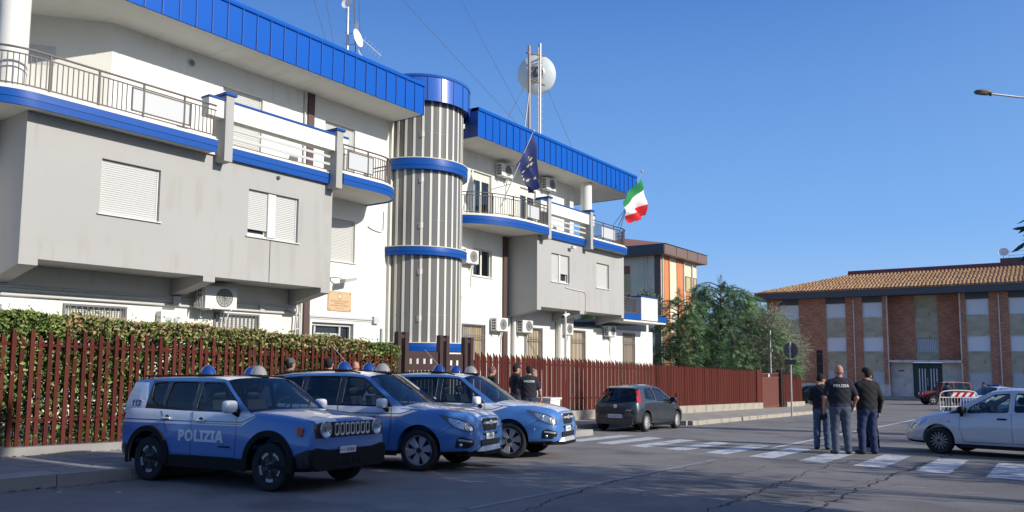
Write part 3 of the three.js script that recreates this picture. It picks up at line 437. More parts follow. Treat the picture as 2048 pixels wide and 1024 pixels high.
// flags on slanting poles
{
  const flag = (name, label, foot, tip, stays, cloth, knob) => {
    const o = thing(name, label, 'flag', [foot.x, foot.y, foot.z]);
    part(o, 'pole', rod(foot, tip, 0.022, 8, 0.016), M.galv); part(o, 'finial', new THREE.SphereGeometry(0.06, 14, 10).translate(tip.x, tip.y, tip.z), knob);
    part(o, 'stay', stays.map(([a, b]) => rod(a, b, 0.014, 6)), M.railing); cloth(o);
  };
  const sheet = (parent, name, W, H, fn, material) => { const nu = 40, nv = 28, q = new THREE.PlaneGeometry(1, 1, nu, nv), p = q.attributes.position; for (let j = 0; j <= nv; j++) for (let i = 0; i <= nu; i++) { const v = fn(i / nu, j / nv); p.setXYZ(j * (nu + 1) + i, v.x, v.y, v.z); } q.computeVertexNormals(); return part(parent, name, q, material, { keepUV: true }); };
  const euTex = canvasTex(512, 342, (k, W, H) => { k.fillStyle = '#1b2a63'; k.fillRect(0, 0, W, H); k.fillStyle = '#d9cf7e'; for (let i = 0; i < 12; i++) { const a = i * Math.PI / 6, cx = W * 0.5 + 115 * Math.sin(a), cy = H / 2 - 115 * Math.cos(a); k.beginPath(); for (let s = 0; s < 10; s++) { const b = -Math.PI / 2 + s * Math.PI / 5, r = s % 2 ? 10 : 25; k.lineTo(cx + r * Math.cos(b), cy + r * Math.sin(b)); } k.fill(); } });
  const f1 = onZ(1003, 410, -17.55), t1 = onZ(1067, 262, -16.7);
  flag('flag', 'dark blue flag with ring of yellow stars hanging from balcony pole', f1, t1, [[V(f1.x - 0.5, 7.85, -17.66), f1.clone().lerp(t1, 0.28)], [V(f1.x + 0.05, 7.2, -17.66), f1.clone().lerp(t1, 0.1)]], (o) => {
    const D = t1.clone().sub(f1);
    const c = [[1066, 267], [1034, 331], [1077, 372], [1057, 388]].map(([x, y], i) => onZ(x, y, i < 2 ? lerp(f1.z, t1.z, [0.97, 0.5][i]) : -16.95));
    sheet(o, 'cloth', 1.5, 1, (u, v) => { const b = c[0].clone().lerp(c[1], v).lerp(c[2].clone().lerp(c[3], v), u), k = Math.sin(Math.PI * u); b.z += 0.13 * Math.sin(v * 11 + u * 4) * (0.3 + u) + 0.06 * Math.sin(u * 9); b.x += 0.07 * Math.sin(v * 11 + u * 3) * (0.3 + u) + 0.10 * k * (v - 0.2); b.y += 0.05 * Math.sin(v * 7 + u * 6) * u; return b; }, mat('#ffffff', 0.75, { map: euTex }));
  }, M.galv);
  const f2 = onZ(1237, 452, -17.5), t2 = onZ(1284, 343, -16.6);
  const itTex = canvasTex(384, 256, (k, W, H) => { k.fillStyle = '#14783f'; k.fillRect(0, 0, W * 0.30, H); k.fillStyle = '#e9e4df'; k.fillRect(W * 0.30, 0, W * 0.37, H); k.fillStyle = '#d8242f'; k.fillRect(W * 0.67, 0, W * 0.34, H); });
  flag('flag', 'green white and red tricolour flag with ragged hem at the rounded balcony', f2, t2, [[V(f2.x - 0.3, 7.85, -17.66), f2.clone().lerp(t2, 0.35)], [V(f2.x + 0.2, 7.3, -17.66), f2.clone().lerp(t2, 0.35)]], (o) => {
    const D = t2.clone().sub(f2), q = [];
    const c = [[1281, 356], [1244, 402], [1292, 434], [1263, 448]].map(([x, y], i) => onZ(x, y, i < 2 ? lerp(f2.z, t2.z, [0.9, 0.45][i]) : -16.85));
    sheet(o, 'cloth', 1.5, 1, (u, v) => { const tear = u > 0.97 ? 0.16 * hash(Math.floor(v * 28), 7) * (v < 0.55 ? 1.3 : 0.4) : 0, b = c[0].clone().lerp(c[1], v).lerp(c[2].clone().lerp(c[3], v), u - tear), k = Math.sin(Math.PI * u); b.z += 0.16 * Math.sin(v * 8 + u * 3) * (0.3 + u) + 0.05 * Math.sin(u * 11 + v * 9); b.x += 0.06 * Math.sin(v * 9 + u * 4) * (0.2 + u) - 0.12 * k * v; return b; }, mat('#ffffff', 0.8, { map: itTex }));
  }, M.galv);
}

// masts and aerials on the roof
{
  const zb = -20.5;
  const m2 = thing('dish_mast', 'twin pole roof mast with big round pale drum antenna', 'antenna', [30.5, 10.9, zb]);
  const a = V(30.1, 10.9, zb), b = V(31.0, 10.9, zb);
  part(m2, 'pole', rod(a, V(30.05, 16.5, zb), 0.07, 10), M.rustGalv ??= mat([0.33, 0.27, 0.22], 0.6, { metalness: 0.3 })); part(m2, 'pole', [rod(b, V(31.0, 16.95, zb), 0.075, 10), rod(V(30.86, 10.9, zb), V(30.86, 16.7, zb), 0.025, 6)], M.galv);
  parts(m2, 'crossbar', [rod(V(29.85, 16.1, zb), V(31.4, 16.45, zb), 0.05, 8), rod(V(30.0, 14.85, zb), V(31.4, 14.95, zb), 0.045, 8)], M.rust);
  for (let y = 11.2; y < 16.4; y += 0.33) part(m2, 'step_bolt', rod(V(30.72, y, zb), V(31.3, y + 0.03, zb), 0.014, 5), M.galv);
  const c = V(31.25, 15.60, zb + 0.55), dir = V(-0.5, 0, 0.85).normalize(), rot = new THREE.Quaternion().setFromUnitVectors(V(0, 1, 0), V(0.80, 0.16, -0.55).normalize());
  const dr = (pts, n = 48) => lathe(pts, n).applyQuaternion(rot).translate(c.x, c.y, c.z - 0.9);
  const drum = part(m2, 'drum', dr([[0, 0.02], [0.4, 0.0], [0.9, 0.16], [0.96, 0.3], [0.97, 0.62], [0.93, 0.64], [0, 0.64]]), mat([0.55, 0.60, 0.58], 0.5));
  part(m2, 'drum_back', dr([[0.30, -0.12], [0.40, -0.12], [0.40, 0.02], [0.30, 0.02]]), M.galv); part(m2, 'hub', dr([[0, -0.22], [0.14, -0.22], [0.2, 0.02]], 20), M.acGrille);
  parts(m2, 'diagonal_strut', [rod(V(30.9, 16.4, zb), V(31.65, 15.9, zb - 0.2), 0.03, 6), rod(V(30.06, 14.2, zb), V(28.6, 10.95, zb + 0.6), 0.035, 8)], M.galv);
  const m1 = thing('aerial_mast', 'slim lattice roof mast carrying small white dishes', 'antenna', [18.5, 10.9, zb]);
  part(m1, 'pole', [rod(V(18.5, 10.9, zb), V(18.42, 15.2, zb), 0.045, 8)], M.steel); part(m1, 'lattice_leg', [rod(V(18.95, 10.9, zb), V(18.68, 15.2, zb), 0.018, 6)], M.railing);
  for (let y = 11.3; y < 15; y += 0.42) part(m1, 'brace', [rod(V(18.48, y, zb), V(18.8, y + 0.15, zb), 0.01, 5), rod(V(18.3, y, zb), V(18.5, y, zb), 0.01, 5)], M.railing);
  const dish = (x, y, r, yaw, n) => { const q = new THREE.Quaternion().setFromEuler(new THREE.Euler(rad(80), 0, 0)).premultiply(new THREE.Quaternion().setFromAxisAngle(V(0, 1, 0), yaw)); part(m1, n, lathe([[0, 0], [r * 0.5, r * 0.08], [r, r * 0.3], [r * 1.02, r * 0.3], [r * 0.5, r * 0.05], [0, -0.02]], 24).applyQuaternion(q).translate(x, y, zb + 0.15), mat([0.75, 0.74, 0.70], 0.5)); };
  dish(18.72, 12.85, 0.33, 0.3, 'dish'); dish(18.3, 14.0, 0.22, -1.35, 'dish'); dish(18.68, 13.35, 0.15, 1.3, 'dish');
  part(m1, 'yagi_aerial', [rod(V(18.95, 13.0, zb + 0.1), V(19.85, 12.55, zb + 0.3), 0.014, 5), ...[0.2, 0.35, 0.5, 0.65, 0.8, 0.95].map((t) => { const p = V(18.95, 13.0, zb + 0.1).lerp(V(19.85, 12.55, zb + 0.3), t); return rod(p.clone().add(V(-0.05, -0.14, -0.05)), p.clone().add(V(0.05, 0.14, 0.05)), 0.008, 5); })], M.steel);
  part(m1, 'cable_bundle', Array.from({ length: 9 }, (_, i) => tube([V(18.7, 12.7, zb + 0.1), V(18.9 + 0.03 * i, 12.4 - 0.02 * i, zb + 0.15), V(18.8 + 0.09 * i, 11.9 + 0.05 * (i % 3), zb + 0.2), V(18.75 + 0.07 * i, 11.0, zb + 0.2)], 0.008, 12, 4)), M.pipe);
  const wire = (label, p, q) => { const m = thing('guy_wire', label, 'wire', [q.x, q.y, q.z]); part(m, 'strand', rod(p, q, 0.010, 4), M.railing); };
  wire('thin guy wire from the drum antenna mast to the roof edge', V(31.0, 16.3, zb), V(26.2, 11.0, -19.4)); 
  wire('thin guy wire running up from the far roof past the tower cap', onZ(805, 0, -21), V(30.1, 12.0, zb));
  wire('thin guy wire crossing steeply down to the far roof', onZ(922, 0, -21), V(31.2, 11.0, -20.2));
  wire('thin guy wire dropping from drum antenna to the far roof coping', V(31.7, 14.8, zb), V(33.9, 11.0, -19.8));
  wire('thin guy wire beside the lattice mast', onZ(718, 0, -20.6), V(18.95, 11.0, -20.2));
  wire('thin guy wire rising from the near roof coping', V(17.0, 11.0, -19.3), onZ(652, 0, -20.5)); wire('thin short guy wire meeting the near roof coping', V(16.8, 11.0, -19.3), onZ(628, 0, -20.5));
}

// ---------------------------------------------------------------- road, pavements, markings
const KZ = -10.58;   // kerb line
{
  const xs = [], zs = [];
  for (let x = -120; x < -10; x += 10) xs.push(x); for (let x = -10; x < 60; x += 0.8) xs.push(x); for (let x = 60; x < 120; x += 4) xs.push(x); for (let x = 120; x <= 420; x += 30) xs.push(x);
  for (let z = -260; z < -40; z += 20) zs.push(z); for (let z = -40; z < -12; z += 2) zs.push(z); for (let z = -12; z < 6; z += 0.8) zs.push(z); for (let z = 6; z < 40; z += 3) zs.push(z); for (let z = 40; z <= 260; z += 20) zs.push(z);
  const pos = [], col = [], idx = [], n = zs.length;
  for (const x of xs) for (const z of zs) {
    pos.push(x, g(x, z), z);
    const lane = z > -5.2 ? 1.0 : 1.06, patch = x > 9 && x < 70 && z > -1.0 - 0.28 * (x - 14) * 0 && z < 1.2 ? 0.92 : 1, w = lane * patch * (0.84 + 0.32 * fbm(x / 64, z / 64, 24, 4, 77));
    col.push(w, w, w * 1.01);
  }
  for (let i = 0; i < xs.length - 1; i++) for (let j = 0; j < n - 1; j++) { const a = i * n + j; idx.push(a, a + 1, a + n, a + 1, a + n + 1, a + n); }
  const q = new THREE.BufferGeometry(); q.setAttribute('position', new THREE.Float32BufferAttribute(pos, 3)); q.setAttribute('color', new THREE.Float32BufferAttribute(col, 3)); q.setIndex(idx); q.computeVertexNormals();
  struct('road', q, M.asphalt, 'grey asphalt street falling gently away');
}
{ // pavement in front of the station: concrete slabs, kerb stones
  const ZW = -13.72, pv = thing('pavement', 'concrete slab pavement along the fence', undefined, [3, g(3, -12), -12], undefined, 'structure');
  const ms = [M.walk, M.walkB, M.walkC];
  part(pv, 'bed', [slope(-12, 9.1, ZW - 0.4, KZ - 0.2, -0.1, WALK - 0.014), slope(9.1, 18.7, ZW - 1.2, KZ - 0.2, -0.1, WALK - 0.004), slope(18.7, 25.5, ZW - 1.2, -12.3, -0.1, WALK - 0.004), slope(25.5, 51, ZW - 1.2, KZ - 0.2, -0.1, WALK - 0.004), prism([[51, KZ - 0.2], [52.4, KZ - 1.0], [53.2, KZ - 2.2], [53.6, -14], [53.6, -26], [51, -26]], -2, g(51.5, -13) + WALK - 0.006)], M.footing);
  for (let i = 0; i < 16; i++) for (let j = 0; j < 6; j++) {
    const x0 = 1.0 + i * 0.502 + (j % 2) * 0.0, z0 = KZ - 0.2 - (j + 1) * 0.49, h = WALK + rnd(-0.004, 0.003);
    part(pv, 'paving_slab', slope(x0 + 0.006, x0 + 0.496, z0 + 0.006, z0 + 0.484, -0.02, h), ms[Math.floor(rnd(3))]);
  }
  const kb = thing('kerb', 'grey concrete kerb stones along the street', undefined, [3, g(3, KZ), KZ], undefined, 'structure');
  for (let x = -8.02; x < 50.5; x += 0.99) {
    const bay = x > 18.6 && x < 25.4, y1 = WALK + 0.004 + rnd(-0.003, 0.003), a = x + 0.006, b = x + 0.984, k0 = bay ? -12.1 : KZ;
    const c = [[a, k0], [b, k0], [b, k0 - 0.2], [a, k0 - 0.2]];
    part(kb, 'kerb_stone', hex([...c.map(([u, w]) => [u, g(u, w) - 0.1, w]), ...c.map(([u, w], i) => [u, g(u, w) + y1, w - (i < 2 ? 0.025 : 0)])]), x > 20 ? M.footing : M.kerb);
  }
  for (const [a, b] of [[18.5, 18.695], [25.505, 25.7]]) part(kb, 'kerb_stone', slope(a, b, -12.3, KZ - 0.201, -0.1, WALK + 0.002), M.footing);
  const crn = [[51, KZ], [52.6, KZ - 0.7], [53.6, KZ - 2.0], [54, -14], [54, -26]];
  part(kb, 'kerb_stone', sweep(crn, box4(-0.35, 0, g(52, -12) - 0.2, g(52, -12) + WALK)), M.footing);
  struct('path', [slope(80.3, 84, -40, 30, -0.1, 0.16)], M.walk, 'pavement at the foot of the brick school-like building');
}
{ // painted markings
  const strip = (pts, h = 0.004) => { const pos = [], n = pts.length / 2, idx = []; for (const [x, z] of pts) pos.push(x, g(x, z) + h, z); for (let i = 0; i < n - 1; i++) idx.push(2 * i, 2 * i + 1, 2 * i + 2, 2 * i + 1, 2 * i + 3, 2 * i + 2); const q = new THREE.BufferGeometry(); q.setAttribute('position', new THREE.Float32BufferAttribute(pos, 3)); q.setIndex(idx); q.computeVertexNormals(); return q; };
  const worn = (x, z0, z1) => strip([[x, z0], [x, z1]]);
  for (let k = 0; k < 12; k++) {
    const z0 = 0.42 - k * 1.0 - 0.5, x0 = 14.4 - 0.28 * (z0 + 2.9), x1 = x0 + 2.85;
    if (z0 < -10.3) break;
    const pts = []; for (let i = 0; i <= 8; i++) { const x = lerp(x0, x1, i / 8); pts.push([x + rnd(-0.01, 0.01), z0 + rnd(-0.008, 0.008)], [x - 0.13 + rnd(-0.01, 0.01), z0 + 0.5 + rnd(-0.008, 0.008)]); }
    const m = struct('zebra_stripe', strip(pts), M.paint, 'white zebra crossing bar on the asphalt'); m.userData.group = 'zebra crossing bars';
  }
  const line = (name, x0, x1, z, w, skip, label, m = M.paint) => { const gs = []; for (let x = x0; x < x1; x += 0.8) if (!skip(x)) gs.push(strip([[x, z - w / 2 + 0.03 * (hash(Math.round(x * 10), 1) - 0.5) * 0.3], [x, z + w / 2], [x + 0.8, z - w / 2], [x + 0.8, z + w / 2]])); return struct(name, gs, m, label); };
  line('centre_line', 17.5, 75, -5.38, 0.13, () => false, 'white centre line beyond the crossing');
  line('centre_line', -6, 13.8, -5.34, 0.10, () => false, 'faded centre line before the crossing', mat([0.30, 0.30, 0.31], 0.85, { map: T.stripe }));
  line('edge_line', 20, 48, -9.95, 0.10, (x) => hash(Math.round(x), 5) < 0.35, 'broken worn edge line by the kerb', mat([0.36, 0.36, 0.36], 0.85, { map: T.stripe }));
  for (const [px, py, L] of [[1490, 941, 0.9], [1560, 946, 0.7], [1800, 974, 0.6], [1290, 930, 0.9], [1240, 925, 0.9], [1350, 936, 0.6], [1920, 985, 0.5]]) { const p = onGround(px, py); struct('worn_mark', strip([[p.x, p.z - 0.03], [p.x, p.z + 0.03], [p.x + L * 0.2, p.z + L * 0.5 - 0.03], [p.x + L * 0.2, p.z + L * 0.5 + 0.03]]), M.paint, 'worn scrap of white paint on the asphalt').userData.group = 'worn paint scraps'; }
  // cracks: jagged ribbons of dark joint filler and open crack
  const crack = (px, w) => {
    const P0 = px.map(([a, b]) => onGround(a, b)), pts = [], cv = new THREE.CatmullRomCurve3(P0), N = Math.ceil(cv.getLength() / 0.09); let off = 0;
    for (let i = 0; i <= N; i++) { const p = cv.getPoint(i / N), t = cv.getTangent(i / N); off = off * 0.75 + rnd(-0.045, 0.045); const ww = 0.65 * w * (0.25 + 0.9 * hash(i, Math.round(w * 1e4), 5)) / 2, nx = -t.z, nz = t.x; pts.push([p.x + nx * (off - ww), p.z + nz * (off - ww)], [p.x + nx * (off + ww), p.z + nz * (off + ww)]); }
    return strip(pts, 0.004);
  };
  struct('asphalt_crack', [crack([[1040, 1024], [1150, 985], [1270, 955], [1400, 930], [1480, 918]], 0.030), crack([[1150, 985], [1180, 972], [1300, 950]], 0.014), crack([[1180, 960], [1100, 945], [960, 935], [800, 922]], 0.012), crack([[1200, 1000], [1330, 978], [1470, 950], [1560, 925]], 0.014)], M.crack, 'jagged dark crack running along the lane');
  struct('asphalt_crack', [crack([[1420, 1024], [1500, 990], [1580, 960], [1650, 935], [1700, 922]], 0.032), crack([[1440, 1015], [1520, 985], [1600, 955]], 0.022), crack([[1500, 1000], [1540, 1012], [1600, 1020]], 0.02), crack([[1600, 955], [1560, 950], [1480, 958]], 0.012), crack([[1620, 1000], [1700, 972], [1790, 948], [1850, 930]], 0.018), crack([[1700, 972], [1740, 975], [1800, 968]], 0.009)], M.crack, 'branching dark crack beside the zebra crossing');
  struct('repair_seam', [crack([[1610, 1024], [1700, 985], [1790, 950], [1860, 925], [1905, 910]], 0.05)], M.crack, 'straight tarred seam between old and newer asphalt');
}

// ---------------------------------------------------------------- fences, gates, hedge
const picket = (w, d, h, cut) => hex([[0, 0, d], [w, 0, d], [w, 0, 0], [0, 0, 0], [0, h, d], [w, h - cut, d], [w, h - cut, 0], [0, h, 0]]);
{
  const FZ = -13.95;
  const run = (name, label, x0, x1, step, hTop, zf, opts) => {
    const f = thing(name, label, 'fence', [(x0 + x1) / 2, g((x0 + x1) / 2, zf) + WALK, zf]);
    const base = []; part(f, 'footing', (() => { for (let x = x0; x < x1 - 0.01; x += 4) base.push(slope(x, Math.min(x1, x + 4) - 0.002, zf - 0.14, zf + 0.2, -0.2, WALK + opts.foot)); return base; })(), opts.footM);
    
    for (const h of [0.42, hTop - 0.32]) part(f, 'rail', (() => { const r = []; for (let x = x0; x < x1 - 0.01; x += 2) r.push(slope(x, Math.min(x1, x + 2), zf - 0.012, zf + 0.012, WALK + opts.foot - 0.02 + h, WALK + opts.foot - 0.02 + h + 0.045)); return r; })(), M.fenceC);
    const geoms = [0, 1, 2].map((k) => picket(opts.w, opts.dp || 0.035, hTop - 0.02 * k, opts.cut));
    let k = 0;
    for (let x = x0 + 0.03; x < x1 - 0.08; x += step, k++) {
      const front = k % 2 === 0, m = [M.fence, M.fenceB, M.fenceC][Math.floor(rnd(3))], q = geoms[Math.floor(rnd(3))], p = new THREE.Mesh(q.userData.u ??= boxUV(plain(q)), m);
      p.name = 'picket'; p.castShadow = p.receiveShadow = true;
      p.position.set(x, g(x, zf) + WALK + opts.foot - 0.02 - (front ? 0 : opts.low), zf + (front ? 0.013 : opts.row ?? -0.048)).sub(f.position); f.add(p);
    }
    return f;
  };
  run('picket_fence', 'rust brown steel picket fence with hedge pushing through it', 1.6, 14.5, 0.14, 1.98, FZ, { w: 0.066, cut: 0.07, foot: 0.13, low: 0.12, row: -0.024, footM: M.kerb });
  run('picket_fence', 'long rust brown steel picket fence with saw-tooth top beyond the entrance gate', 17.85, 43.7, 0.150, 1.86, -14.1, { w: 0.114, cut: 0.12, foot: 0.33, low: 0.03, row: 0.006, dp: 0.022, footM: M.footing });

  // entrance gate between twin-post piers
  const ga = thing('entrance_gate', 'dark brown steel pedestrian gate with cut-out top panels between twin-post frames', 'gate', [16.3, g(16.3, -14.1) + WALK, -14.1]);
  const G = (n, q) => part(ga, n, q, M.gate), gy = (x) => g(x, -14.1) + WALK;
  for (const [x0, x1] of [[14.62, 15.02], [16.28, 16.68], [17.36, 17.76]]) {
    const y = gy(x0); for (const x of [x0, x1 - 0.13]) G('post', bx(x, x + 0.13, y - 0.05, y + 2.54, -14.17, -14.03)); G('post_head', bx(x0 + 0.131, x1 - 0.131, y + 2.38, y + 2.47, -14.15, -14.05)); 
  }
  for (const [x0, x1] of [[15.03, 16.27], [16.69, 17.35]]) {
    const y = gy(x0), holes = []; for (let x = x0 + 0.1; x < x1 - 0.18; x += 0.27) holes.push([x, x + 0.12, y + 1.72, y + 1.86]);
    G('gate_panel', holed(x0, x1, y + 1.55, y + 2.04, -14.09, holes, 0.03));
    for (let x = x0 + 0.01; x < x1 - 0.1; x += 0.15) G('slat', bx(x, x + 0.095, y + 0.06, y + 1.549, -14.12, -14.095)); G('bottom_rail', bx(x0, x1, y + 0.1, y + 0.2, -14.094, -14.07));
  }
  part(ga, 'intercom', bx(15.04, 15.14, gy(15) + 1.0, gy(15) + 1.35, -14.03, -13.97), M.acGrille);
  // sliding gate far down the fence and last fence panel
  const sg = thing('sliding_gate', 'red brown sliding vehicle gate with comb top lit by sun', 'gate', [45.7, g(45.7, -14.1) + WALK, -14.1]);
  { const y = gy(45.7) - 0.05; part(sg, 'frame', [bx(43.95, 47.5, y + 0.05, y + 0.17, -14.2, -14.14), bx(43.95, 47.5, y + 1.75, y + 1.82, -14.2, -14.14), bx(43.95, 47.5, y + 2.0, y + 2.05, -14.2, -14.14)], M.gateRed); for (let x = 43.96; x < 47.4; x += 0.17) { part(sg, 'slat', bx(x, x + 0.13, y + 0.171, y + 1.749, -14.19, -14.16), M.gateRed); part(sg, 'comb_bar', bx(x + 0.03, x + 0.08, y + 1.821, y + 1.999, -14.19, -14.16), M.gateRed); } part(sg, 'notice', bx(45.5, 45.72, y + 1.83, y + 2.0, -14.135, -14.13), M.acWhite); part(sg, 'guide_post', [bx(47.55, 47.75, y - 0.2, y + 2.25, -14.3, -14.0), bx(47.9, 48.05, y - 0.2, y + 1.9, -14.2, -14.0)], M.gate); }
  run('picket_fence', 'short rust brown fence panel past the sliding gate', 48.3, 52.2, 0.150, 1.80, -14.1, { w: 0.112, cut: 0.15, foot: 0.30, low: 0.05, row: 0.006, dp: 0.022, footM: M.footing });
  { const b = thing('fence_end_post', 'brown sheet-clad end panel where the long fence meets sliding gate', 'fence', [43.75, gy(43.8), -14.1]); part(b, 'sheet', bx(43.1, 43.92, gy(43.5) + 0.25, gy(43.5) + 2.12, -14.04, -14.02), M.fenceB); part(b, 'edge_tube', cyl(43.93, gy(43.8) + 0.2, gy(43.8) + 2.1, -14.04, 0.05, 10), M.fenceB); }
}
// leaf: a folded pointed blade with a stalk end at the origin, pointing along +y
function leafGeo(w, h, fold = 0.25, droop = 0.15) {
  const p = [[0, 0, 0], [w * 0.5, h * 0.4, fold * w], [0, h * 0.45, 0], [-w * 0.5, h * 0.4, fold * w], [w * 0.32, h * 0.75, fold * w * 0.6 - droop * h * 0.4], [-w * 0.32, h * 0.75, fold * w * 0.6 - droop * h * 0.4], [0, h, -droop * h]];
  const f = [[0, 1, 2], [0, 2, 3], [2, 1, 4], [2, 5, 3], [2, 4, 6], [2, 6, 5]], pos = []; for (const t of f) for (const k of t) pos.push(...p[k]);
  const q = new THREE.BufferGeometry(); q.setAttribute('position', new THREE.Float32BufferAttribute(pos, 3)); q.computeVertexNormals(); q.setAttribute('uv', new THREE.BufferAttribute(new Float32Array(pos.length / 3 * 2), 2)); return q;
}
function scatter(parent, name, geo, material, list, kind = 'stuff') {   // list of { p, q, s, c }
  const im = new THREE.InstancedMesh(geo, material, list.length), m4 = new THREE.Matrix4(), sc = V(1, 1, 1);
  list.forEach(({ p, q, s, c }, i) => { im.setMatrixAt(i, m4.compose(p, q, sc.set(...(Array.isArray(s) ? s : [s, s, s])))); im.setColorAt(i, c); });
  im.name = name; im.castShadow = im.receiveShadow = true; if (kind) im.userData.kind = kind; parent.add(im); return im;
}
const randQ = () => new THREE.Quaternion().setFromEuler(new THREE.Euler(rnd(-Math.PI, Math.PI), rnd(-Math.PI, Math.PI), rnd(-Math.PI, Math.PI)));
const towards = (d, roll = 0) => new THREE.Quaternion().setFromUnitVectors(V(0, 1, 0), d.clone().normalize()).multiply(new THREE.Quaternion().setFromAxisAngle(V(0, 1, 0), roll));
const leafMat = (rough = 0.55) => phys('#ffffff', rough, { transmission: 0.0, specularIntensity: 0.35 });
{
  const h = thing('hedge', 'leafy green hedge growing through the steel pickets', 'hedge', [8, g(8, -14.4), -14.4]);
  const list = [], stems = [], L = leafGeo(0.048, 0.074);
  const topY = (x) => g(x, -14) + WALK + 2.26 + 0.10 * (vn(x * 1.3, 3, 4096) - 0.5) + 0.08 * (vn(x * 5, 7, 4096) - 0.5) - (x > 13.2 ? (x - 13.2) * 0.12 : 0);
  const c0 = lin(0.135, 0.195, 0.055), c1 = lin(0.245, 0.295, 0.095), c2 = lin(0.38, 0.29, 0.15), c3 = lin(0.07, 0.12, 0.036);
  for (let i = 0; i < 135000; i++) {
    const x = rnd(1.4, 14.55), ty = topY(x), y0 = g(x, -14) + WALK + 0.12, top = rnd() < 0.30;
    const y = top ? ty - 0.30 * Math.pow(rnd(), 1.6) : lerp(y0, ty, Math.pow(rnd(), 0.8)), dens = vn(x * 1.7, y * 1.9, 4096, 4);
    if (!top && rnd() > 0.35 + 0.9 * dens) continue;
    const face = !top && rnd() < 0.42, z = top ? rnd(-14.9, -13.90) : face ? -13.985 - 0.16 * rnd() + (rnd() < 0.14 ? 0.11 * dens : 0) : rnd(-14.8, -14.1);
    const dry = top && vn(x * 0.7, 11, 4096, 5) > 0.40 && rnd() < 0.62, c = dry ? c2.clone() : rnd() < 0.45 ? c1.clone() : rnd() < 0.6 ? c0.clone() : c3.clone(); c.multiplyScalar(rnd(0.75, 1.25));
    list.push({ p: V(x - 8, y - g(8, -14.4), z + 14.4), q: towards(V(rnd(-1, 1), rnd(-0.2, 1), rnd(-0.2, 1.2)), rnd(-1.5, 1.5)), s: rnd(0.6, 1.35), c });
  }
  for (let i = 0; i < 60; i++) { const x = rnd(1.4, 14.5), ty = topY(x); for (let k = 0; k < 5; k++) list.push({ p: V(x - 8 + rnd(-0.03, 0.03), ty - 0.05 + 0.045 * k - g(8, -14.4), -14.2 + rnd(-0.3, 0.3) + 14.4), q: towards(V(rnd(-1, 1), 0.8, rnd(-1, 1)), rnd(6)), s: rnd(0.6, 1.0), c: c1.clone().multiplyScalar(rnd(0.7, 1.2)) }); }
  scatter(h, 'leaves', L, leafMat(), list);
  for (let i = 0; i < 260; i++) { const x = rnd(1.4, 14.4), y0 = g(x, -14), ty = topY(x), z = rnd(-14.7, -14.05); stems.push(tube([V(x, y0, z), V(x + rnd(-0.15, 0.15), lerp(y0, ty, 0.4), z + rnd(-0.1, 0.1)), V(x + rnd(-0.3, 0.3), lerp(y0, ty, 0.75), z + rnd(0, 0.2)), V(x + rnd(-0.4, 0.4), ty - rnd(0.02, 0.3), z + rnd(-0.1, 0.25))], rnd(0.003, 0.008), 8, 4)); }
  part(h, 'stems', stems, mat([0.16, 0.105, 0.065], 0.9), { kind: 'stuff' });
}

{ // fallen leaves and scraps along the kerb
  const l = thing('leaf_litter', 'dry leaves and scraps lying along the kerb and fence footing', 'litter', [4, g(4, -12), -12], undefined, 'stuff'), list = [];
  for (let i = 0; i < 260; i++) { const k = rnd(), x = rnd(1.5, 9) , z = k < 0.45 ? KZ + 0.03 + 0.25 * rnd() * rnd() : k < 0.85 ? -13.70 + 0.3 * rnd() * rnd() : rnd(-13.6, -10.8), y = g(x, z) + (z < KZ ? WALK + 0.006 : 0.006); list.push({ p: V(x - 4, y - g(4, -12), z + 12), q: new THREE.Quaternion().setFromEuler(new THREE.Euler(-Math.PI / 2 + rnd(-0.2, 0.2), 0, rnd(6.3))), s: rnd(0.5, 1.0), c: lin(0.22, 0.15, 0.08).multiplyScalar(rnd(0.5, 1.4)) }); }
  scatter(l, 'leaves', leafGeo(0.05, 0.07, 0.2, 0.05), leafMat(0.8), list);
  for (const [px, py] of [[90, 977], [113, 985], [232, 985]]) { const p = onGround(px, py); const m = single('paper_scrap', hex([[p.x, p.y, p.z + 0.02], [p.x + 0.05, p.y, p.z + 0.025], [p.x + 0.055, p.y, p.z - 0.015], [p.x + 0.005, p.y, p.z - 0.01], [p.x + 0.005, p.y + 0.008, p.z + 0.02], [p.x + 0.045, p.y + 0.012, p.z + 0.02], [p.x + 0.05, p.y + 0.006, p.z - 0.012], [p.x + 0.01, p.y + 0.01, p.z - 0.008]]), mat([0.45, 0.45, 0.43], 0.8), 'small white paper scrap in the gutter', 'litter', 'paper scraps'); }
}

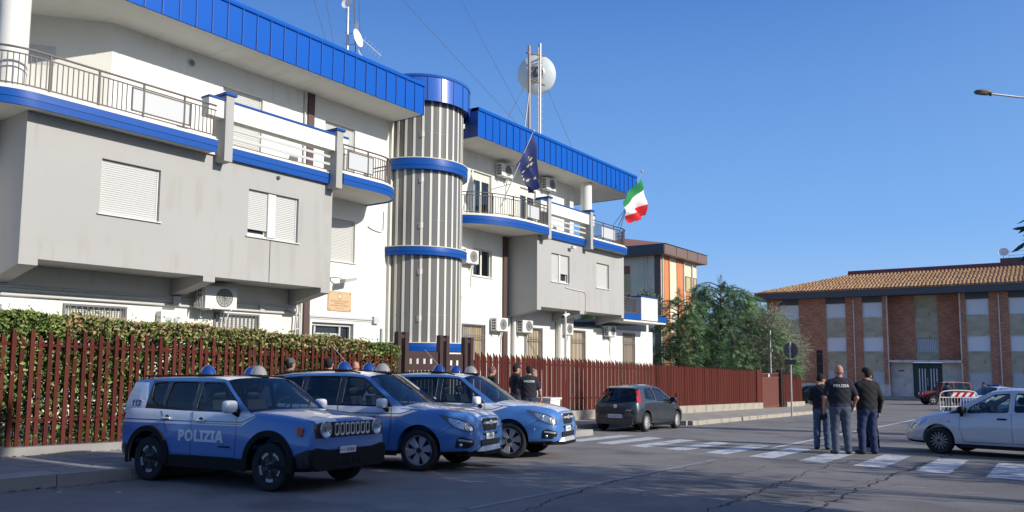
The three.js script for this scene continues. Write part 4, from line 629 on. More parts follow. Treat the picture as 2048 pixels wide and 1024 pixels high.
// ---------------------------------------------------------------- long brick building across the end of the street
{
  const X = 84, b = thing('brick_building', 'long two-tone brick building with tiled roof and green door', 'building', [X, -2.15, -8]);
  const Q = (n, q, m, o) => part(b, n, q, m, o);
  const zL = -26.1, zR = 30, zr0 = -14.2, zr1 = -8.05, EV = 7.9;
  // window bays: [z0, z1] columns; rows of rolling shutters over ochre panels
  const cols = [[-24.75, -22.75], [-20.05, -18.12], [-16.55, -14.68], [-7.5, -5.62], [-4.08, -2.1], [0.2, 2.1], [4.0, 5.9], [9.5, 11.4], [13.0, 14.9]], rows = [[5.86, 7.3], [2.45, 3.87], [-0.78, 0.48]];
  const faceX = (z0, z1, y0, y1, x, holes, thick = 0.3) => holed(z0, z1, y0, y1, 0, holes, thick).rotateY(-Math.PI / 2).translate(x, 0, 0);
  const flip = (z0, z1, y0, y1, x, holes) => { const q = holed(z0, z1, y0, y1, 0, holes, 0.3); q.applyMatrix4(new THREE.Matrix4().set(0, 0, -1, x, 0, 1, 0, 0, 1, 0, 0, 0, 0, 0, 0, 1)); q.computeVertexNormals(); return q; };
  const holes = cols.map(([a, c]) => [a, c, -0.84, 7.9]);
  Q('wall', flip(zL, zr0, -0.85, EV, X, holes.filter(([a]) => a < zr0)), M.brick); Q('wall', flip(zr1, zR, -0.85, EV, X, holes.filter(([a]) => a > zr1)), M.brick);
  Q('wall', [bx(X + 0.3, X + 14, -2.5, EV, zL, zL + 0.3)], M.brick);
  parts(b, 'plinth', [bx(X - 0.04, X + 0.35, -2.6, -0.851, zL - 0.05, zr0), bx(X - 0.04, X + 0.35, -2.6, -0.851, zr1, zR)], M.stone);
  for (const [a, c] of cols) {
    rows.forEach(([y0, y1], r) => {
      const w = Q('window', [bx(X + 0.10, X + 0.18, y0, y1, a, a + 0.07), bx(X + 0.10, X + 0.18, y0, y1, c - 0.07, c), bx(X + 0.10, X + 0.18, y1 - 0.06, y1, a + 0.07, c - 0.07)], M.stone);
      part(w, 'shutter', bx(X + 0.19, X + 0.21, r === 2 ? y0 + 0.5 : y0, y1, a + 0.03, c - 0.03), M.rolling); if (r === 2) part(w, 'pane', bx(X + 0.2, X + 0.22, y0, y0 + 0.5, a + 0.03, c - 0.03), M.rolling);
      part(w, 'sill', bx(X + 0.02, X + 0.3, y0 - 0.07, y0 - 0.001, a, c), M.stone);
      if (r === 2) { const gb = []; for (let z = a + 0.1; z < c - 0.05; z += 0.16) gb.push(bx(X + 0.03, X + 0.055, y0, y1 - 0.05, z, z + 0.025)); part(w, 'grille', gb, M.galv); }
    });
    parts(b, 'spandrel', [bx(X + 0.08, X + 0.3, 3.87, 5.79, a, c), bx(X + 0.08, X + 0.3, 0.48, 2.38, a, c)], M.panel); Q('head_panel', bx(X + 0.08, X + 0.3, 7.3, EV, a, c), M.eave);
  }
  // recessed entrance bay
  Q('recess_wall', [flip(zr0, zr1, 1.4, EV, X + 1.2, [[-12.0, -9.98, 1.4, EV]])], M.brick); parts(b, 'recess_side', [bx(X + 0.3, X + 1.2, -2.3, EV, zr0 - 0.25, zr0), bx(X + 0.3, X + 1.2, -2.3, EV, zr1, zr1 + 0.25)], M.brick);
  for (const [y0, y1] of [[5.75, 7.2], [2.35, 3.75]]) { const w = Q('window', [bx(X + 1.3, X + 1.4, y0, y1, -12.0, -11.9), bx(X + 1.3, X + 1.4, y0, y1, -10.08, -9.98), bx(X + 1.3, X + 1.4, y1 - 0.08, y1, -11.9, -10.08)], M.panel); part(w, 'shutter', bx(X + 1.41, X + 1.43, y0, y1, -11.98, -10.0), y0 > 5 ? M.panel : M.rolling); if (y0 < 5) { const gb = []; for (let z = -11.85; z < -10.05; z += 0.15) gb.push(bx(X + 1.26, X + 1.285, y0, y1, z, z + 0.03)); part(w, 'grille', gb, M.grate); } }
  parts(b, 'spandrel', [bx(X + 1.28, X + 1.5, 3.75, 5.75, -12.0, -9.98), bx(X + 1.28, X + 1.5, 1.4, 2.35, -12.0, -9.98), bx(X + 1.28, X + 1.5, 7.2, EV, -12.0, -9.98)], M.panel);
  parts(b, 'entrance_wall', [bx(X + 0.7, X + 1.0, -2.4, 1.35, zr0, -12.25), bx(X + 0.7, X + 1.0, -2.4, 1.35, -9.72, zr1)], M.stone);
  for (let i = 0; i < 7; i++) parts(b, 'stone_course', [bx(X + 0.68, X + 0.699, -2.2 + i * 0.5, -1.72 + i * 0.5, zr0 + 0.02, -12.27), bx(X + 0.68, X + 0.699, -2.2 + i * 0.5, -1.72 + i * 0.5, -9.70, zr1 - 0.02)], M.stone);
  Q('canopy', bx(X - 0.3, X + 1.2, 1.36, 1.56, zr0 - 0.05, zr1 + 0.05), M.stone); parts(b, 'canopy_post', [bx(X - 0.02, X + 0.1, 1.56, EV, zr0 - 0.12, zr0 - 0.01), bx(X - 0.02, X + 0.1, 1.56, EV, zr1 + 0.01, zr1 + 0.12), bx(X - 0.02, X + 0.1, -2.3, 1.36, zr0 - 0.12, zr0 - 0.01), bx(X - 0.02, X + 0.1, -2.3, 1.36, zr1 + 0.01, zr1 + 0.12)], M.stone);
  const dr = Q('entrance_door', bx(X + 0.8, X + 0.9, -2.3, 1.3, -12.25, -9.72), M.green); for (const z of [-11.75, -11.5, -11.25, -10.75, -10.5, -10.25]) part(dr, 'door_slot', bx(X + 0.785, X + 0.80, -1.7, 0.75, z, z + 0.09), M.rolling); part(dr, 'handle', [bx(X + 0.74, X + 0.785, -0.9, -0.1, -11.02, -10.97)], M.steel);
  Q('name_plate', bx(X + 0.66, X + 0.68, 0.45, 0.6, -13.5, -13.0), M.railing);
  for (const z of [-17.35, -4.85, 3.1]) Q('downpipe', [cyl(X - 0.06, -2.2, 7.7, z, 0.06, 8)], M.stone);
  // eaves, hipped tile roof, ridge cap
  Q('eaves', [bx(X - 1.0, X + 15, 7.9, 8.6, zL - 1.0, zR + 1)], M.eave); Q('roof_deck', prism([[X + 8, -19.5], [X + 10, -19.5], [X + 10, zR], [X + 8, zR]], 8.6, 11.0), M.eave);
  const r0 = X - 1.05, yE = 8.62, r1 = X + 6.4, yR = 10.85, sl = (yR - yE) / (r1 - r0);
  const zHip = (x) => lerp(zL - 1.05, -19.0, (x - r0) / (r1 - r0)), tl = [[], [], []];
  const archTile = (xa, xb, za, zb, y, k) => { const n = 5, pos = [], pt = (x, i, d = 0) => [x, y + k * (x - xa) + 0.02 + 0.095 * Math.sin(Math.PI * i / n) * (x === xa ? 1 : 0.85) - d - (x === xb ? 0.02 : 0), lerp(za, zb, i / n)]; for (let i = 0; i < n; i++) { const A = pt(xa, i), B = pt(xa, i + 1), C = pt(xb, i + 1), D = pt(xb, i), E2 = pt(xa, i, 0.04), F2 = pt(xa, i + 1, 0.04); pos.push(...A, ...B, ...C, ...A, ...C, ...D, ...E2, ...F2, ...B, ...E2, ...B, ...A); } const q = new THREE.BufferGeometry(); q.setAttribute('position', new THREE.Float32BufferAttribute(pos, 3)); q.computeVertexNormals(); return q; };
  const nRow = 24, dx = (r1 - r0) / nRow;
  for (let r = 0; r < nRow; r++) { const x0 = r0 + r * dx, y = yE + sl * (x0 - r0); for (let z = zHip(x0) + rnd(0, 0.1); z < 16; z += 0.34) { const k = rnd(); const q = archTile(x0, x0 + dx * 1.12, z + 0.01, z + 0.33, y, sl); tl[k < 0.5 ? 0 : k < 0.82 ? 1 : 2].push(q); } }
  [M.roofTile, M.roofTileB, M.roofTileC].forEach((m, i) => Q('roof_tiles', tl[i], m, { kind: 'stuff' }));
  Q('roof_plane', [hex([[r0, yE - 0.1, 20], [r1, yR - 0.1, 20], [r1, yR - 0.1, -19], [r0, yE - 0.1, zL - 1.05], [r0, yE, 20], [r1, yR, 20], [r1, yR, -19], [r0, yE, zL - 1.05]].map(([x, y, z]) => [x, y, z]))], M.roofTileC);
  { const q = new THREE.BufferGeometry(); q.setAttribute('position', new THREE.Float32BufferAttribute([r0, yE, zL - 1.05, X + 13, yR, -19, r1, yR, -19, r0, yE, zL - 1.05, X + 15, yE, zL - 1.05, X + 13, yR, -19], 3)); q.computeVertexNormals(); Q('roof_hip', q, M.roofTile); }
  Q('ridge_cap', [bx(r1 - 0.1, r1 + 3, yR - 0.3, yR + 0.42, -19.1, zR)], M.mansard); Q('roof_box', bx(r1, r1 + 3, yR + 0.421, yR + 0.85, -4.9, 12), M.eave);
}
{ const o = thing('roof_dish', 'small white satellite dish on the brick building roof', 'antenna', [91, 11.7, -4.6]); part(o, 'dish', lathe([[0, 0], [0.25, 0.05], [0.45, 0.2], [0.46, 0.2], [0.25, 0.02]], 20).rotateZ(1.2).translate(91, 12.3, -4.6), M.acWhite); part(o, 'stand', rod(V(91, 11.7, -4.6), V(91, 12.3, -4.6), 0.04), M.galv); const p = thing('roof_rail', 'thin metal roof rail and aerial on the brick building', 'railing', [91, 11.7, -3]); part(p, 'rail', [rod(V(91, 12.4, -4.2), V(91, 12.4, 2), 0.02, 5), rod(V(91, 12.0, -4.2), V(91, 12.0, 2), 0.02, 5), ...[-4.2, -2.6, -1, 0.6].map((z) => rod(V(91, 11.7, z), V(91, z === -2.6 ? 13.4 : 12.4, z), 0.02, 5))], M.galv); }

// ---------------------------------------------------------------- orange and cream apartment block behind the trees
{
  const cx = 66, cz = -30.2, H = 11.1, b = thing('apartment_block', 'cream apartment block with orange stripes and brown hipped roof behind the trees', 'building', [cx + 5, -2.2, cz - 4]);
  const Q = (n, q, m, o) => part(b, n, q, m, o), xe = cx + 8.6;
  Q('wall', bx(cx, xe, -2.3, H, cz - 12, cz), M.creamWall); Q('side_wall', bx(cx - 0.05, cx - 0.002, -2.3, H, cz - 12, cz - 0.6), M.creamWall);
  Q('orange_stripe', bx(cx + 0.7, cx + 1.7, -2.3, H - 0.05, cz, cz + 0.05), M.orange); Q('orange_stripe', bx(cx + 3.6, cx + 5.0, -2.3, H - 0.05, cz, cz + 0.07), M.orange);
  for (const x of [cx + 0.3, cx + 5.2, cx + 7.3]) Q('downpipe', cyl(x, -2.3, H, cz + 0.09, 0.09, 8), M.stone); Q('downpipe', cyl(cx + 1.75, -2.3, H, cz + 0.09, 0.06, 8), M.orange);
  for (const [x0, x1] of [[cx + 5.75, cx + 6.85], [cx + 7.75, cx + 8.35]]) for (const y of [1.5, 4.7, 8.1]) { const w = Q('window', bx(x0, x1, y, y + 1.5, cz + 0.02, cz + 0.05), M.yellowBlind); part(w, 'frame', [bx(x0 - 0.06, x0 - 0.001, y, y + 1.56, cz, cz + 0.09), bx(x1 + 0.001, x1 + 0.06, y, y + 1.56, cz, cz + 0.09), bx(x0, x1, y + 1.501, y + 1.56, cz, cz + 0.09)], M.eaveBrown); part(w, 'apron', bx(x0, x1, y - 1.7, y - 0.02, cz + 0.01, cz + 0.03), M.orange); }
  for (const [z0, z1] of [[cz - 4.4, cz - 3.1], [cz - 8.6, cz - 7.3]]) for (const y of [4.5, 7.7]) { const w = Q('window', bx(cx - 0.12, cx - 0.06, y, y + 1.7, z0, z1), M.yellowBlind); part(w, 'apron', bx(cx - 0.09, cx - 0.051, y - 2.4, y - 0.1, z0, z1), M.woodRed); part(w, 'head', bx(cx - 0.09, cx - 0.051, y + 1.8, y + 2.6, z0, z1), M.woodRed); part(w, 'sill', bx(cx - 0.2, cx - 0.051, y - 0.1, y - 0.01, z0 - 0.1, z1 + 0.1), M.stone); }
  Q('corner_pipe', cyl(cx - 0.12, -2, H, cz - 1.4, 0.09, 8), M.stone); Q('corner_strip', bx(cx - 0.06, cx + 0.05, -2.3, H - 0.01, cz - 0.6, cz + 0.02), M.eaveBrown);
  Q('eaves', bx(cx - 0.9, xe + 0.9, H, H + 0.12, cz - 12.8, cz + 0.8), M.eaveBrown);
  const ef = Q('eaves_box', [bx(cx - 0.95, cx - 0.8, H + 0.1, H + 0.95, cz - 12.8, cz + 0.78)], M.eave); for (let i = 0; i < 4; i++) { const a = cx - 0.8 + i * 2.6; part(ef, 'eaves_panel', bx(a, Math.min(xe + 0.9, a + 2.5), H + 0.1, H + 0.9, cz + 0.7, cz + 0.82), M.eaveBrown); }
  const q = new THREE.ConeGeometry(1, 1.7, 4, 1).rotateY(Math.PI / 4).scale(7.4, 1, 9.8).translate((cx + xe) / 2, H + 1.8, cz - 6); Q('roof', q, M.roofRed);
}
// distant blocks that close the view down the cross street
{ const b = thing('distant_block', 'pale distant housing block beyond the olive tree', 'building', [118, -2.2, -62]); part(b, 'wall', bx(110, 126, -2.3, 5.6, -72, -52), M.creamWall); part(b, 'roof', prism([[109.5, -51.5], [126.5, -51.5], [126.5, -72.5], [109.5, -72.5]], 5.601, 6.0), M.roofRed); for (let i = 0; i < 5; i++) part(b, 'window', bx(109.9, 109.99, 2.4, 3.8, -70 + i * 3.7, -68.8 + i * 3.7), M.darkGlass); }

// ---------------------------------------------------------------- houses on the camera side of the street (their shade falls on the road)
var LEAFD;
const SHADE_TREES = [[12.2, 7.4, 8.4, 1.2, 1.5, 6.4, 1500, 28], [15.8, 6.8, 4.6, 1.6, 1.2, 3.0, 2000, 34], [19.2, 6.8, 4.4, 1.6, 1.2, 2.8, 2000, 34], [23.6, 7.0, 6.0, 1.1, 1.4, 4.3, 1100, 22], [28.5, 6.8, 4.2, 1.7, 1.2, 2.6, 1500, 30], [35.0, 7.0, 6.2, 1.0, 1.4, 4.5, 900, 18], [43.0, 7.0, 4.2, 1.8, 1.3, 2.6, 1500, 28], [51, 7.0, 5.8, 1.3, 1.5, 4.0, 1000, 20]];
{
  const house = (label, x0, x1, z0, z1, y0, h, m, floors) => {
    const b = thing('street_house', label, 'building', [(x0 + x1) / 2, y0, (z0 + z1) / 2], 'houses on the camera side'), wins = [];
    const n = Math.max(2, Math.round((x1 - x0) / 3.2)), fh = h / floors;
    for (let f = 0; f < floors; f++) for (let i = 0; i < n; i++) { const c = x0 + (i + 0.5) * (x1 - x0) / n; wins.push([c - 0.6, c + 0.6, y0 + f * fh + 1.0, y0 + f * fh + 2.5]); }
    const q = holed(-x1, -x0, y0, y0 + h, 0, wins.map(([a, c, d, e]) => [-c, -a, d, e]), 0.25); q.rotateY(Math.PI).translate(0, 0, z0);
    part(b, 'wall', q, m); part(b, 'side_wall', [bx(x0, x0 + 0.25, y0, y0 + h, z0 + 0.25, z1), bx(x1 - 0.25, x1, y0, y0 + h, z0 + 0.25, z1), bx(x0 + 0.25, x1 - 0.25, y0, y0 + h, z1 - 0.25, z1)], m);
    part(b, 'roof', bx(x0 - 0.4, x1 + 0.4, y0 + h, y0 + h + 0.3, z0 - 0.5, z1 + 0.3), M.roofRed); part(b, 'interior', bx(x0 + 0.3, x1 - 0.3, y0, y0 + h - 0.1, z0 + 0.6, z0 + 0.7), M.room);
    for (const [a, c, d, e] of wins) { const w = part(b, 'window', [bx(a, a + 0.06, d, e, z0 + 0.1, z0 + 0.16), bx(c - 0.06, c, d, e, z0 + 0.1, z0 + 0.16), bx((a + c) / 2 - 0.04, (a + c) / 2 + 0.04, d, e, z0 + 0.1, z0 + 0.16)], M.cream); part(w, 'pane', bx(a + 0.06, c - 0.06, d, e, z0 + 0.18, z0 + 0.19), M.darkGlass); }
  };
  house('tall cream house facing the station across the street', -24, 8.3, 9, 19, -0.6, 11.3, M.creamWall, 3);
  house('low ochre annexe beside the tall cream house', 8.31, 10.7, 9.3, 18, -0.6, 9.2, M.creamWall, 2);
  house('one-storey pale house behind the row of street trees', 14, 34, 12.5, 22, -0.9, 4.6, M.creamWall, 1);
  house('one-storey pale house at the end of the row of street trees', 38, 62, 12.5, 22, -1.5, 4.6, M.creamWall, 1);
}

// ---------------------------------------------------------------- trees
const BARK = mat([0.115, 0.085, 0.062], 0.95, { map: T.concrete }), BARKG = mat([0.19, 0.17, 0.145], 0.95, { map: T.concrete });
function limbGeo(pts, r0, r1, n = 7) {   // tapered tube through points
  const cv = new THREE.CatmullRomCurve3(pts), N = pts.length * 4, q = new THREE.TubeGeometry(cv, N, 1, n), p = q.attributes.position, v = V(0, 0, 0);
  for (let i = 0; i <= N; i++) { const c = cv.getPointAt(i / N), r = lerp(r0, r1, i / N); for (let j = 0; j <= n; j++) { const k = i * (n + 1) + j; v.fromBufferAttribute(p, k).sub(c).multiplyScalar(r).add(c); p.setXYZ(k, v.x, v.y, v.z); } }
  q.computeVertexNormals(); return q;
}
function broadTree(name, label, base, o) {   // crown of many leaves gathered in clumps round the limbs
  const t = thing(name, label, 'tree', [base.x, base.y, base.z], o.group), top = o.h, limbs = [], list = [], L = o.leaf || leafGeo(o.lw, o.lh, 0.2, 0.2);
  const fork = top * o.fork, lean = o.lean || [0, 0];
  const tr = [V(0, -0.1, 0), V(lean[0] * 0.3 + rnd(-0.05, 0.05), fork * 0.5, lean[1] * 0.3), V(lean[0], fork, lean[1])];
  part(t, 'trunk', limbGeo(tr, o.r, o.r * 0.75, 10), o.bark || BARK, { local: true });
  const cl = [];
  for (let i = 0; i < o.clumps; i++) {
    let d; do d = V(rnd(-1, 1), rnd(-1, 1), rnd(-1, 1)); while (d.length() > 1 || d.length() < 0.35);
    const c = V(lean[0] + d.x * o.rx, o.cy + d.y * o.ry, lean[1] + d.z * o.rz); if (o.keep && !o.keep(c)) continue; cl.push(c);
    if (i % 3 === 0) limbs.push(limbGeo([V(lean[0], fork - 0.1, lean[1]), V(lerp(lean[0], c.x, 0.45), lerp(fork, c.y, 0.55), lerp(lean[1], c.z, 0.4)), c], o.r * 0.35, 0.008, 5));
  }
  if (limbs.length) part(t, 'limbs', limbs, o.bark || BARK, { local: true });
  for (let i = 0; i < o.n; i++) {
    const c = cl[Math.floor(rnd(cl.length))], d = V(rnd(-1, 1) + rnd(-1, 1), rnd(-1, 1) + rnd(-1, 1), rnd(-1, 1) + rnd(-1, 1)).multiplyScalar(o.clumpR * 0.55), p = c.clone().add(d);
    if (o.keep && !o.keep(p)) continue;
    const col = o.cols[Math.floor(rnd(o.cols.length))].clone().multiplyScalar(rnd(0.7, 1.3));
    list.push({ p, q: towards(V(d.x + rnd(-0.5, 0.5), d.y + rnd(-0.6, 0.4), d.z + rnd(-0.5, 0.5)).add(V(0, 0.05, 0)), rnd(6.3)), s: rnd(0.65, 1.3), c: col });
  }
  scatter(t, 'crown', L, leafMat(o.rough ?? 0.55), list); return t;
}
function cedarTree(label, base, H, R, opt = {}) {   // drooping conifer: arching boughs hung with needle sprays
  const t = thing('cedar_tree', label, 'tree', [base.x, base.y, base.z], 'trees behind the fence'), boughs = [], list = [];
  part(t, 'trunk', limbGeo([V(0, -0.1, 0), V(0.1, H * 0.35, 0.05), V(0.0, H * 0.7, 0), V(0.1, H * 0.97, 0)], 0.2, 0.025, 9), BARK, { local: true });
  const spray = (() => { const gs = []; for (let i = 0; i < 13; i++) { const a = i * 2.4, y = 0.02 + 0.30 * i / 13, q = new THREE.BufferGeometry(), l = 0.13 * (1 - 0.4 * i / 13), w = 0.011, c = Math.cos(a), s = Math.sin(a); q.setAttribute('position', new THREE.Float32BufferAttribute([w * s, y, -w * c, -w * s, y, w * c, l * c, y + l * 0.55, l * s], 3)); q.computeVertexNormals(); gs.push(q); } const st = new THREE.CylinderGeometry(0.002, 0.005, 0.36, 3).translate(0, 0.18, 0); return merged([...gs, st]); })();
  const cols = [lin(0.060, 0.115, 0.045), lin(0.085, 0.15, 0.062), lin(0.13, 0.20, 0.085), lin(0.10, 0.155, 0.085)];
  const nb = opt.nb || 85;
  for (let i = 0; i < nb; i++) {
    const f = i / nb, y = H * lerp(0.16, 0.97, Math.pow(f, 0.9)), a = i * 2.399 + rnd(-0.3, 0.3), len = R * (1 - 0.55 * Math.pow(f, 2.2)) * rnd(0.5, 1.15) * (opt.shape ? opt.shape(a, f) : 1), dir = V(Math.cos(a), 0, Math.sin(a));
    if (len < 0.1) continue;
    const p = [V(0, y, 0), dir.clone().multiplyScalar(len * 0.4).add(V(0, y + 0.17 * len, 0)), dir.clone().multiplyScalar(len * 0.78).add(V(0, y + 0.08 * len, 0)), dir.clone().multiplyScalar(len).add(V(0, y - 0.30 * len, 0))];
    boughs.push(limbGeo(p, 0.045, 0.006, 5)); const cv = new THREE.CatmullRomCurve3(p), side = V(-dir.z, 0, dir.x), ns = Math.ceil(len * 30);
    for (let k = 0; k < ns; k++) {
      const u = lerp(0.25, 1, Math.pow(rnd(), 0.6)), c = cv.getPoint(u), sd = rnd(-1, 1), w = 0.55 * (1 - 0.55 * u) * len * 0.55;
      const pt = c.clone().addScaledVector(side, sd * w).add(V(0, -0.30 * Math.abs(sd) * w - rnd(0, 0.10), 0)), out = dir.clone().multiplyScalar(rnd(0.1, 0.9)).addScaledVector(side, sd * 0.9).add(V(0, rnd(-1.25, 0.15), 0));
      list.push({ p: pt, q: towards(out, rnd(6.3)), s: rnd(0.9, 1.9), c: cols[Math.floor(rnd(4))].clone().multiplyScalar(rnd(0.7, 1.35) * (u > 0.8 ? 1.8 : 1.1)) });
    }
  }
  for (let k = 0; k < 46; k++) { const y = H * lerp(0.9, 1.04, k / 46); list.push({ p: V(0.1 + rnd(-0.12, 0.12) * (1.2 - k / 46), y, rnd(-0.12, 0.12)), q: towards(V(rnd(-1, 1), rnd(0, 1.2), rnd(-1, 1)), rnd(6.3)), s: rnd(0.6, 1.1), c: cols[2].clone() }); }
  part(t, 'limbs', boughs, BARK, { local: true }); scatter(t, 'crown', spray, leafMat(0.6), list); return t;
}
{
  const at = (x, z) => V(x, g(x, z) + 0.1, z);
  cedarTree('tall dark green cedar with drooping boughs behind the long fence', at(50.6, -18.8), 8.2, 4.6, { nb: 58 });
  cedarTree('lower dark cedar between the station end wall and the tall cedar', at(46.3, -20.0), 7.0, 2.9, { nb: 40, shape: (a) => (Math.cos(a) < -0.5 && Math.sin(a) < 0.3 ? 0.7 : 1) });
  cedarTree('slender cedar leaning out beside the olive tree', at(57.0, -20.2), 8.1, 3.9, { nb: 40 });
  cedarTree('feathery cedar top rising behind the terrace planter', at(41.6, -23.2), 8.3, 2.1, { nb: 40 });
  const sprig = merged(Array.from({ length: 9 }, (_, i) => leafGeo(0.024, 0.085, 0.15, 0.1).rotateX(0.9).rotateY(i * 2.4).translate(0, 0.03 * i, 0)));
  const ol = { leaf: sprig, rough: 0.7, cols: [lin(0.23, 0.25, 0.16), lin(0.30, 0.315, 0.22), lin(0.16, 0.18, 0.105), lin(0.36, 0.365, 0.27)], bark: BARKG };
  broadTree('olive_tree', 'grey green olive tree with loose round crown by the last fence panel', at(52.9, -16.6), { ...ol, h: 6.2, fork: 0.2, r: 0.24, rx: 3.0, ry: 2.6, rz: 2.3, cy: 3.6, clumps: 300, clumpR: 0.75, n: 26000, group: 'trees behind the fence' });
  // far greenery that closes the gap down the cross street
  for (const [x, z, s] of [[70, -40, 1], [84, -46, 1.1], [98, -52, 1.2]]) broadTree('street_tree', 'dark bushy tree far down the cross street', at(x, z), { lw: 0.14, lh: 0.26, cols: [lin(0.05, 0.08, 0.03), lin(0.08, 0.11, 0.045)], h: 5.5 * s, fork: 0.3, r: 0.2, rx: 2.6 * s, ry: 2.2 * s, rz: 2.6 * s, cy: 4 * s, clumps: 50, clumpR: 1.1, n: 2600, group: 'trees down the cross street' });
  // pot plants on the terrace
  broadTree('terrace_shrub', 'wispy shrub spilling over the terrace railing', V(39.6, 3.5, -18.9), { lw: 0.05, lh: 0.14, cols: [lin(0.09, 0.13, 0.05), lin(0.16, 0.19, 0.09)], h: 1.5, fork: 0.2, r: 0.03, rx: 0.9, ry: 0.6, rz: 0.5, cy: 1.1, clumps: 24, clumpR: 0.35, n: 1300 });
  broadTree('terrace_shrub', 'dry twiggy shrub behind the terrace railing beside the bay', V(36.0, 3.5, -19.0), { lw: 0.04, lh: 0.11, cols: [lin(0.16, 0.14, 0.09), lin(0.12, 0.14, 0.07)], h: 1.4, fork: 0.2, r: 0.02, rx: 0.6, ry: 0.45, rz: 0.4, cy: 1.15, clumps: 16, clumpR: 0.3, n: 420 });

  // trees along our side of the street: they and the houses behind shade the road
  const gr = [lin(0.040, 0.080, 0.020), lin(0.055, 0.10, 0.028), lin(0.030, 0.062, 0.018)];
  const st = (label, x, z, h, rx, ry, cy, n, clumps, cr = 0.8, extra = {}) => broadTree('street_tree', label, V(x, g(x, z), z), { lw: 0.10, lh: 0.19, cols: gr, h, fork: 0.32, r: 0.13, rx, ry, rz: rx * 0.85, cy, clumps, clumpR: cr, n, group: 'street trees on the camera side', ...extra });
  st('glossy evergreen street tree on the camera side of the crossing', 9.6, 2.9, 6.2, 2.0, 1.75, 4.6, 2600, 46, 0.7, { keep: (p) => p.z > -2.3 });
  for (const [x, z, h, rx, ry, cy, n, k] of SHADE_TREES) st('evergreen street tree in the row across from the fence', x, z, h, rx, ry, cy, n, k);
  broadTree('cypress_tree', 'slim tall cypress on the camera side of the street', V(26.8, g(26.8, 7.5), 7.5), { lw: 0.05, lh: 0.16, cols: gr, h: 12, fork: 0.1, r: 0.12, rx: 0.42, ry: 5.2, rz: 0.42, cy: 6.6, clumps: 150, clumpR: 0.35, n: 7000 });
  // twig with big leaves reaching into view from that first tree
  const tw = thing('leafy_twig', 'dark leafy twig hanging into view beside the street lamp', 'branch', [8.6, 3.0, 0.3]);
  const D = 7.4, w = (px, py) => atDepth(px, py, D), tips = [[2030, 446, 2060, 430], [2024, 456, 2052, 452], [2034, 465, 2058, 446], [2040, 440, 2066, 432], [2046, 452, 2070, 440], [2021, 502, 2052, 482], [2042, 478, 2064, 474], [2036, 523, 2056, 506], [2046, 470, 2072, 462], [2048, 500, 2070, 486]];
  part(tw, 'stem', [limbGeo([w(2180, 420), w(2110, 430), w(2060, 440)], 0.012, 0.004, 5), limbGeo([w(2180, 420), w(2110, 470), w(2054, 490)], 0.010, 0.003, 5)], BARK);
  for (const [a, b, c, d] of tips) { const A = w(a, b), C = w(c, d), v = A.clone().sub(C), L = v.length(); part(tw, 'leaf', leafGeo(0.062, L, 0.15, 0.08).applyQuaternion(new THREE.Quaternion().setFromRotationMatrix(new THREE.Matrix4().lookAt(V(0, 0, 0), V(0.3, 0.2, 1).add(V(rnd(-0.3, 0.3), 0, 0)), V(0, 1, 0)))).applyQuaternion(new THREE.Quaternion()).translate(0, 0, 0).applyQuaternion(towards(v, rnd(-0.6, 0.6))).translate(C.x, C.y, C.z), LEAFD ??= mat([0.022, 0.05, 0.016], 0.45)); }
}

// ---------------------------------------------------------------- cars (local axes: x forwards, y up, z to the car's right; origin on the ground midway between the axles)
const CAR = {
  glass: phys([0.40, 0.47, 0.49], 0.02, { transmission: 1, thickness: 0, ior: 1.52 }), dim: phys([0.11, 0.13, 0.145], 0.02, { transmission: 1, thickness: 0, ior: 1.52 }),
  chrome: mat([0.78, 0.78, 0.78], 0.2, { metalness: 0.7 }), alloy: mat([0.56, 0.56, 0.57], 0.34, { metalness: 0.35 }), alloyDark: mat([0.05, 0.05, 0.053], 0.4, { metalness: 0.4 }), plastic: phys([0.011, 0.011, 0.012], 0.6, { specularIntensity: 0.35 }), trim: mat([0.010, 0.010, 0.011], 0.35),
  inside: mat([0.035, 0.035, 0.037], 0.8), lens: phys([0.80, 0.84, 0.86], 0.03, { transmission: 0.9, thickness: 0, ior: 1.5 }), reflector: mat([0.75, 0.76, 0.78], 0.12, { metalness: 1 }), amber: phys([0.62, 0.10, 0.02], 0.25), red: phys([0.55, 0.012, 0.02], 0.18, { clearcoat: 1 }), whitePlate: mat([0.72, 0.72, 0.70], 0.5),
  blueDome: phys([0.010, 0.045, 0.22], 0.10, { clearcoat: 1, clearcoatRoughness: 0.05 }), clearDome: phys([0.40, 0.38, 0.35], 0.12, { clearcoat: 1, transmission: 0.25, thickness: 0 }), white: phys([0.72, 0.73, 0.74], 0.3, { clearcoat: 1, clearcoatRoughness: 0.06 }),
};
const paintM = (o) => new THREE.MeshPhysicalMaterial({ roughness: 0.38, clearcoat: 1, clearcoatRoughness: 0.04, side: THREE.DoubleSide, ...o });
function sampleRow(tab, x) { let i = 1; while (i < tab.length - 1 && tab[i][0] < x) i++; const a = tab[i - 1], b = tab[i], t = clamp((x - a[0]) / (b[0] - a[0] || 1), 0, 1); const pa = tab[Math.max(0, i - 2)], pb = tab[Math.min(tab.length - 1, i + 1)]; return a.map((v, k) => { if (k === 0) return x; const m0 = (b[k] - pa[k]) / ((b[0] - pa[0]) || 1), m1 = (pb[k] - v) / ((pb[0] - a[0]) || 1), h = b[0] - a[0], t2 = t * t, t3 = t2 * t; const c = (2 * t3 - 3 * t2 + 1) * v + (t3 - 2 * t2 + t) * h * m0 + (-2 * t3 + 3 * t2) * b[k] + (t3 - t2) * h * m1; return clamp(c, Math.min(v, b[k]) - 0.012, Math.max(v, b[k]) + 0.012); }); }
const evalr = new Evaluator(); evalr.attributes = ['position', 'normal']; evalr.useGroups = false;
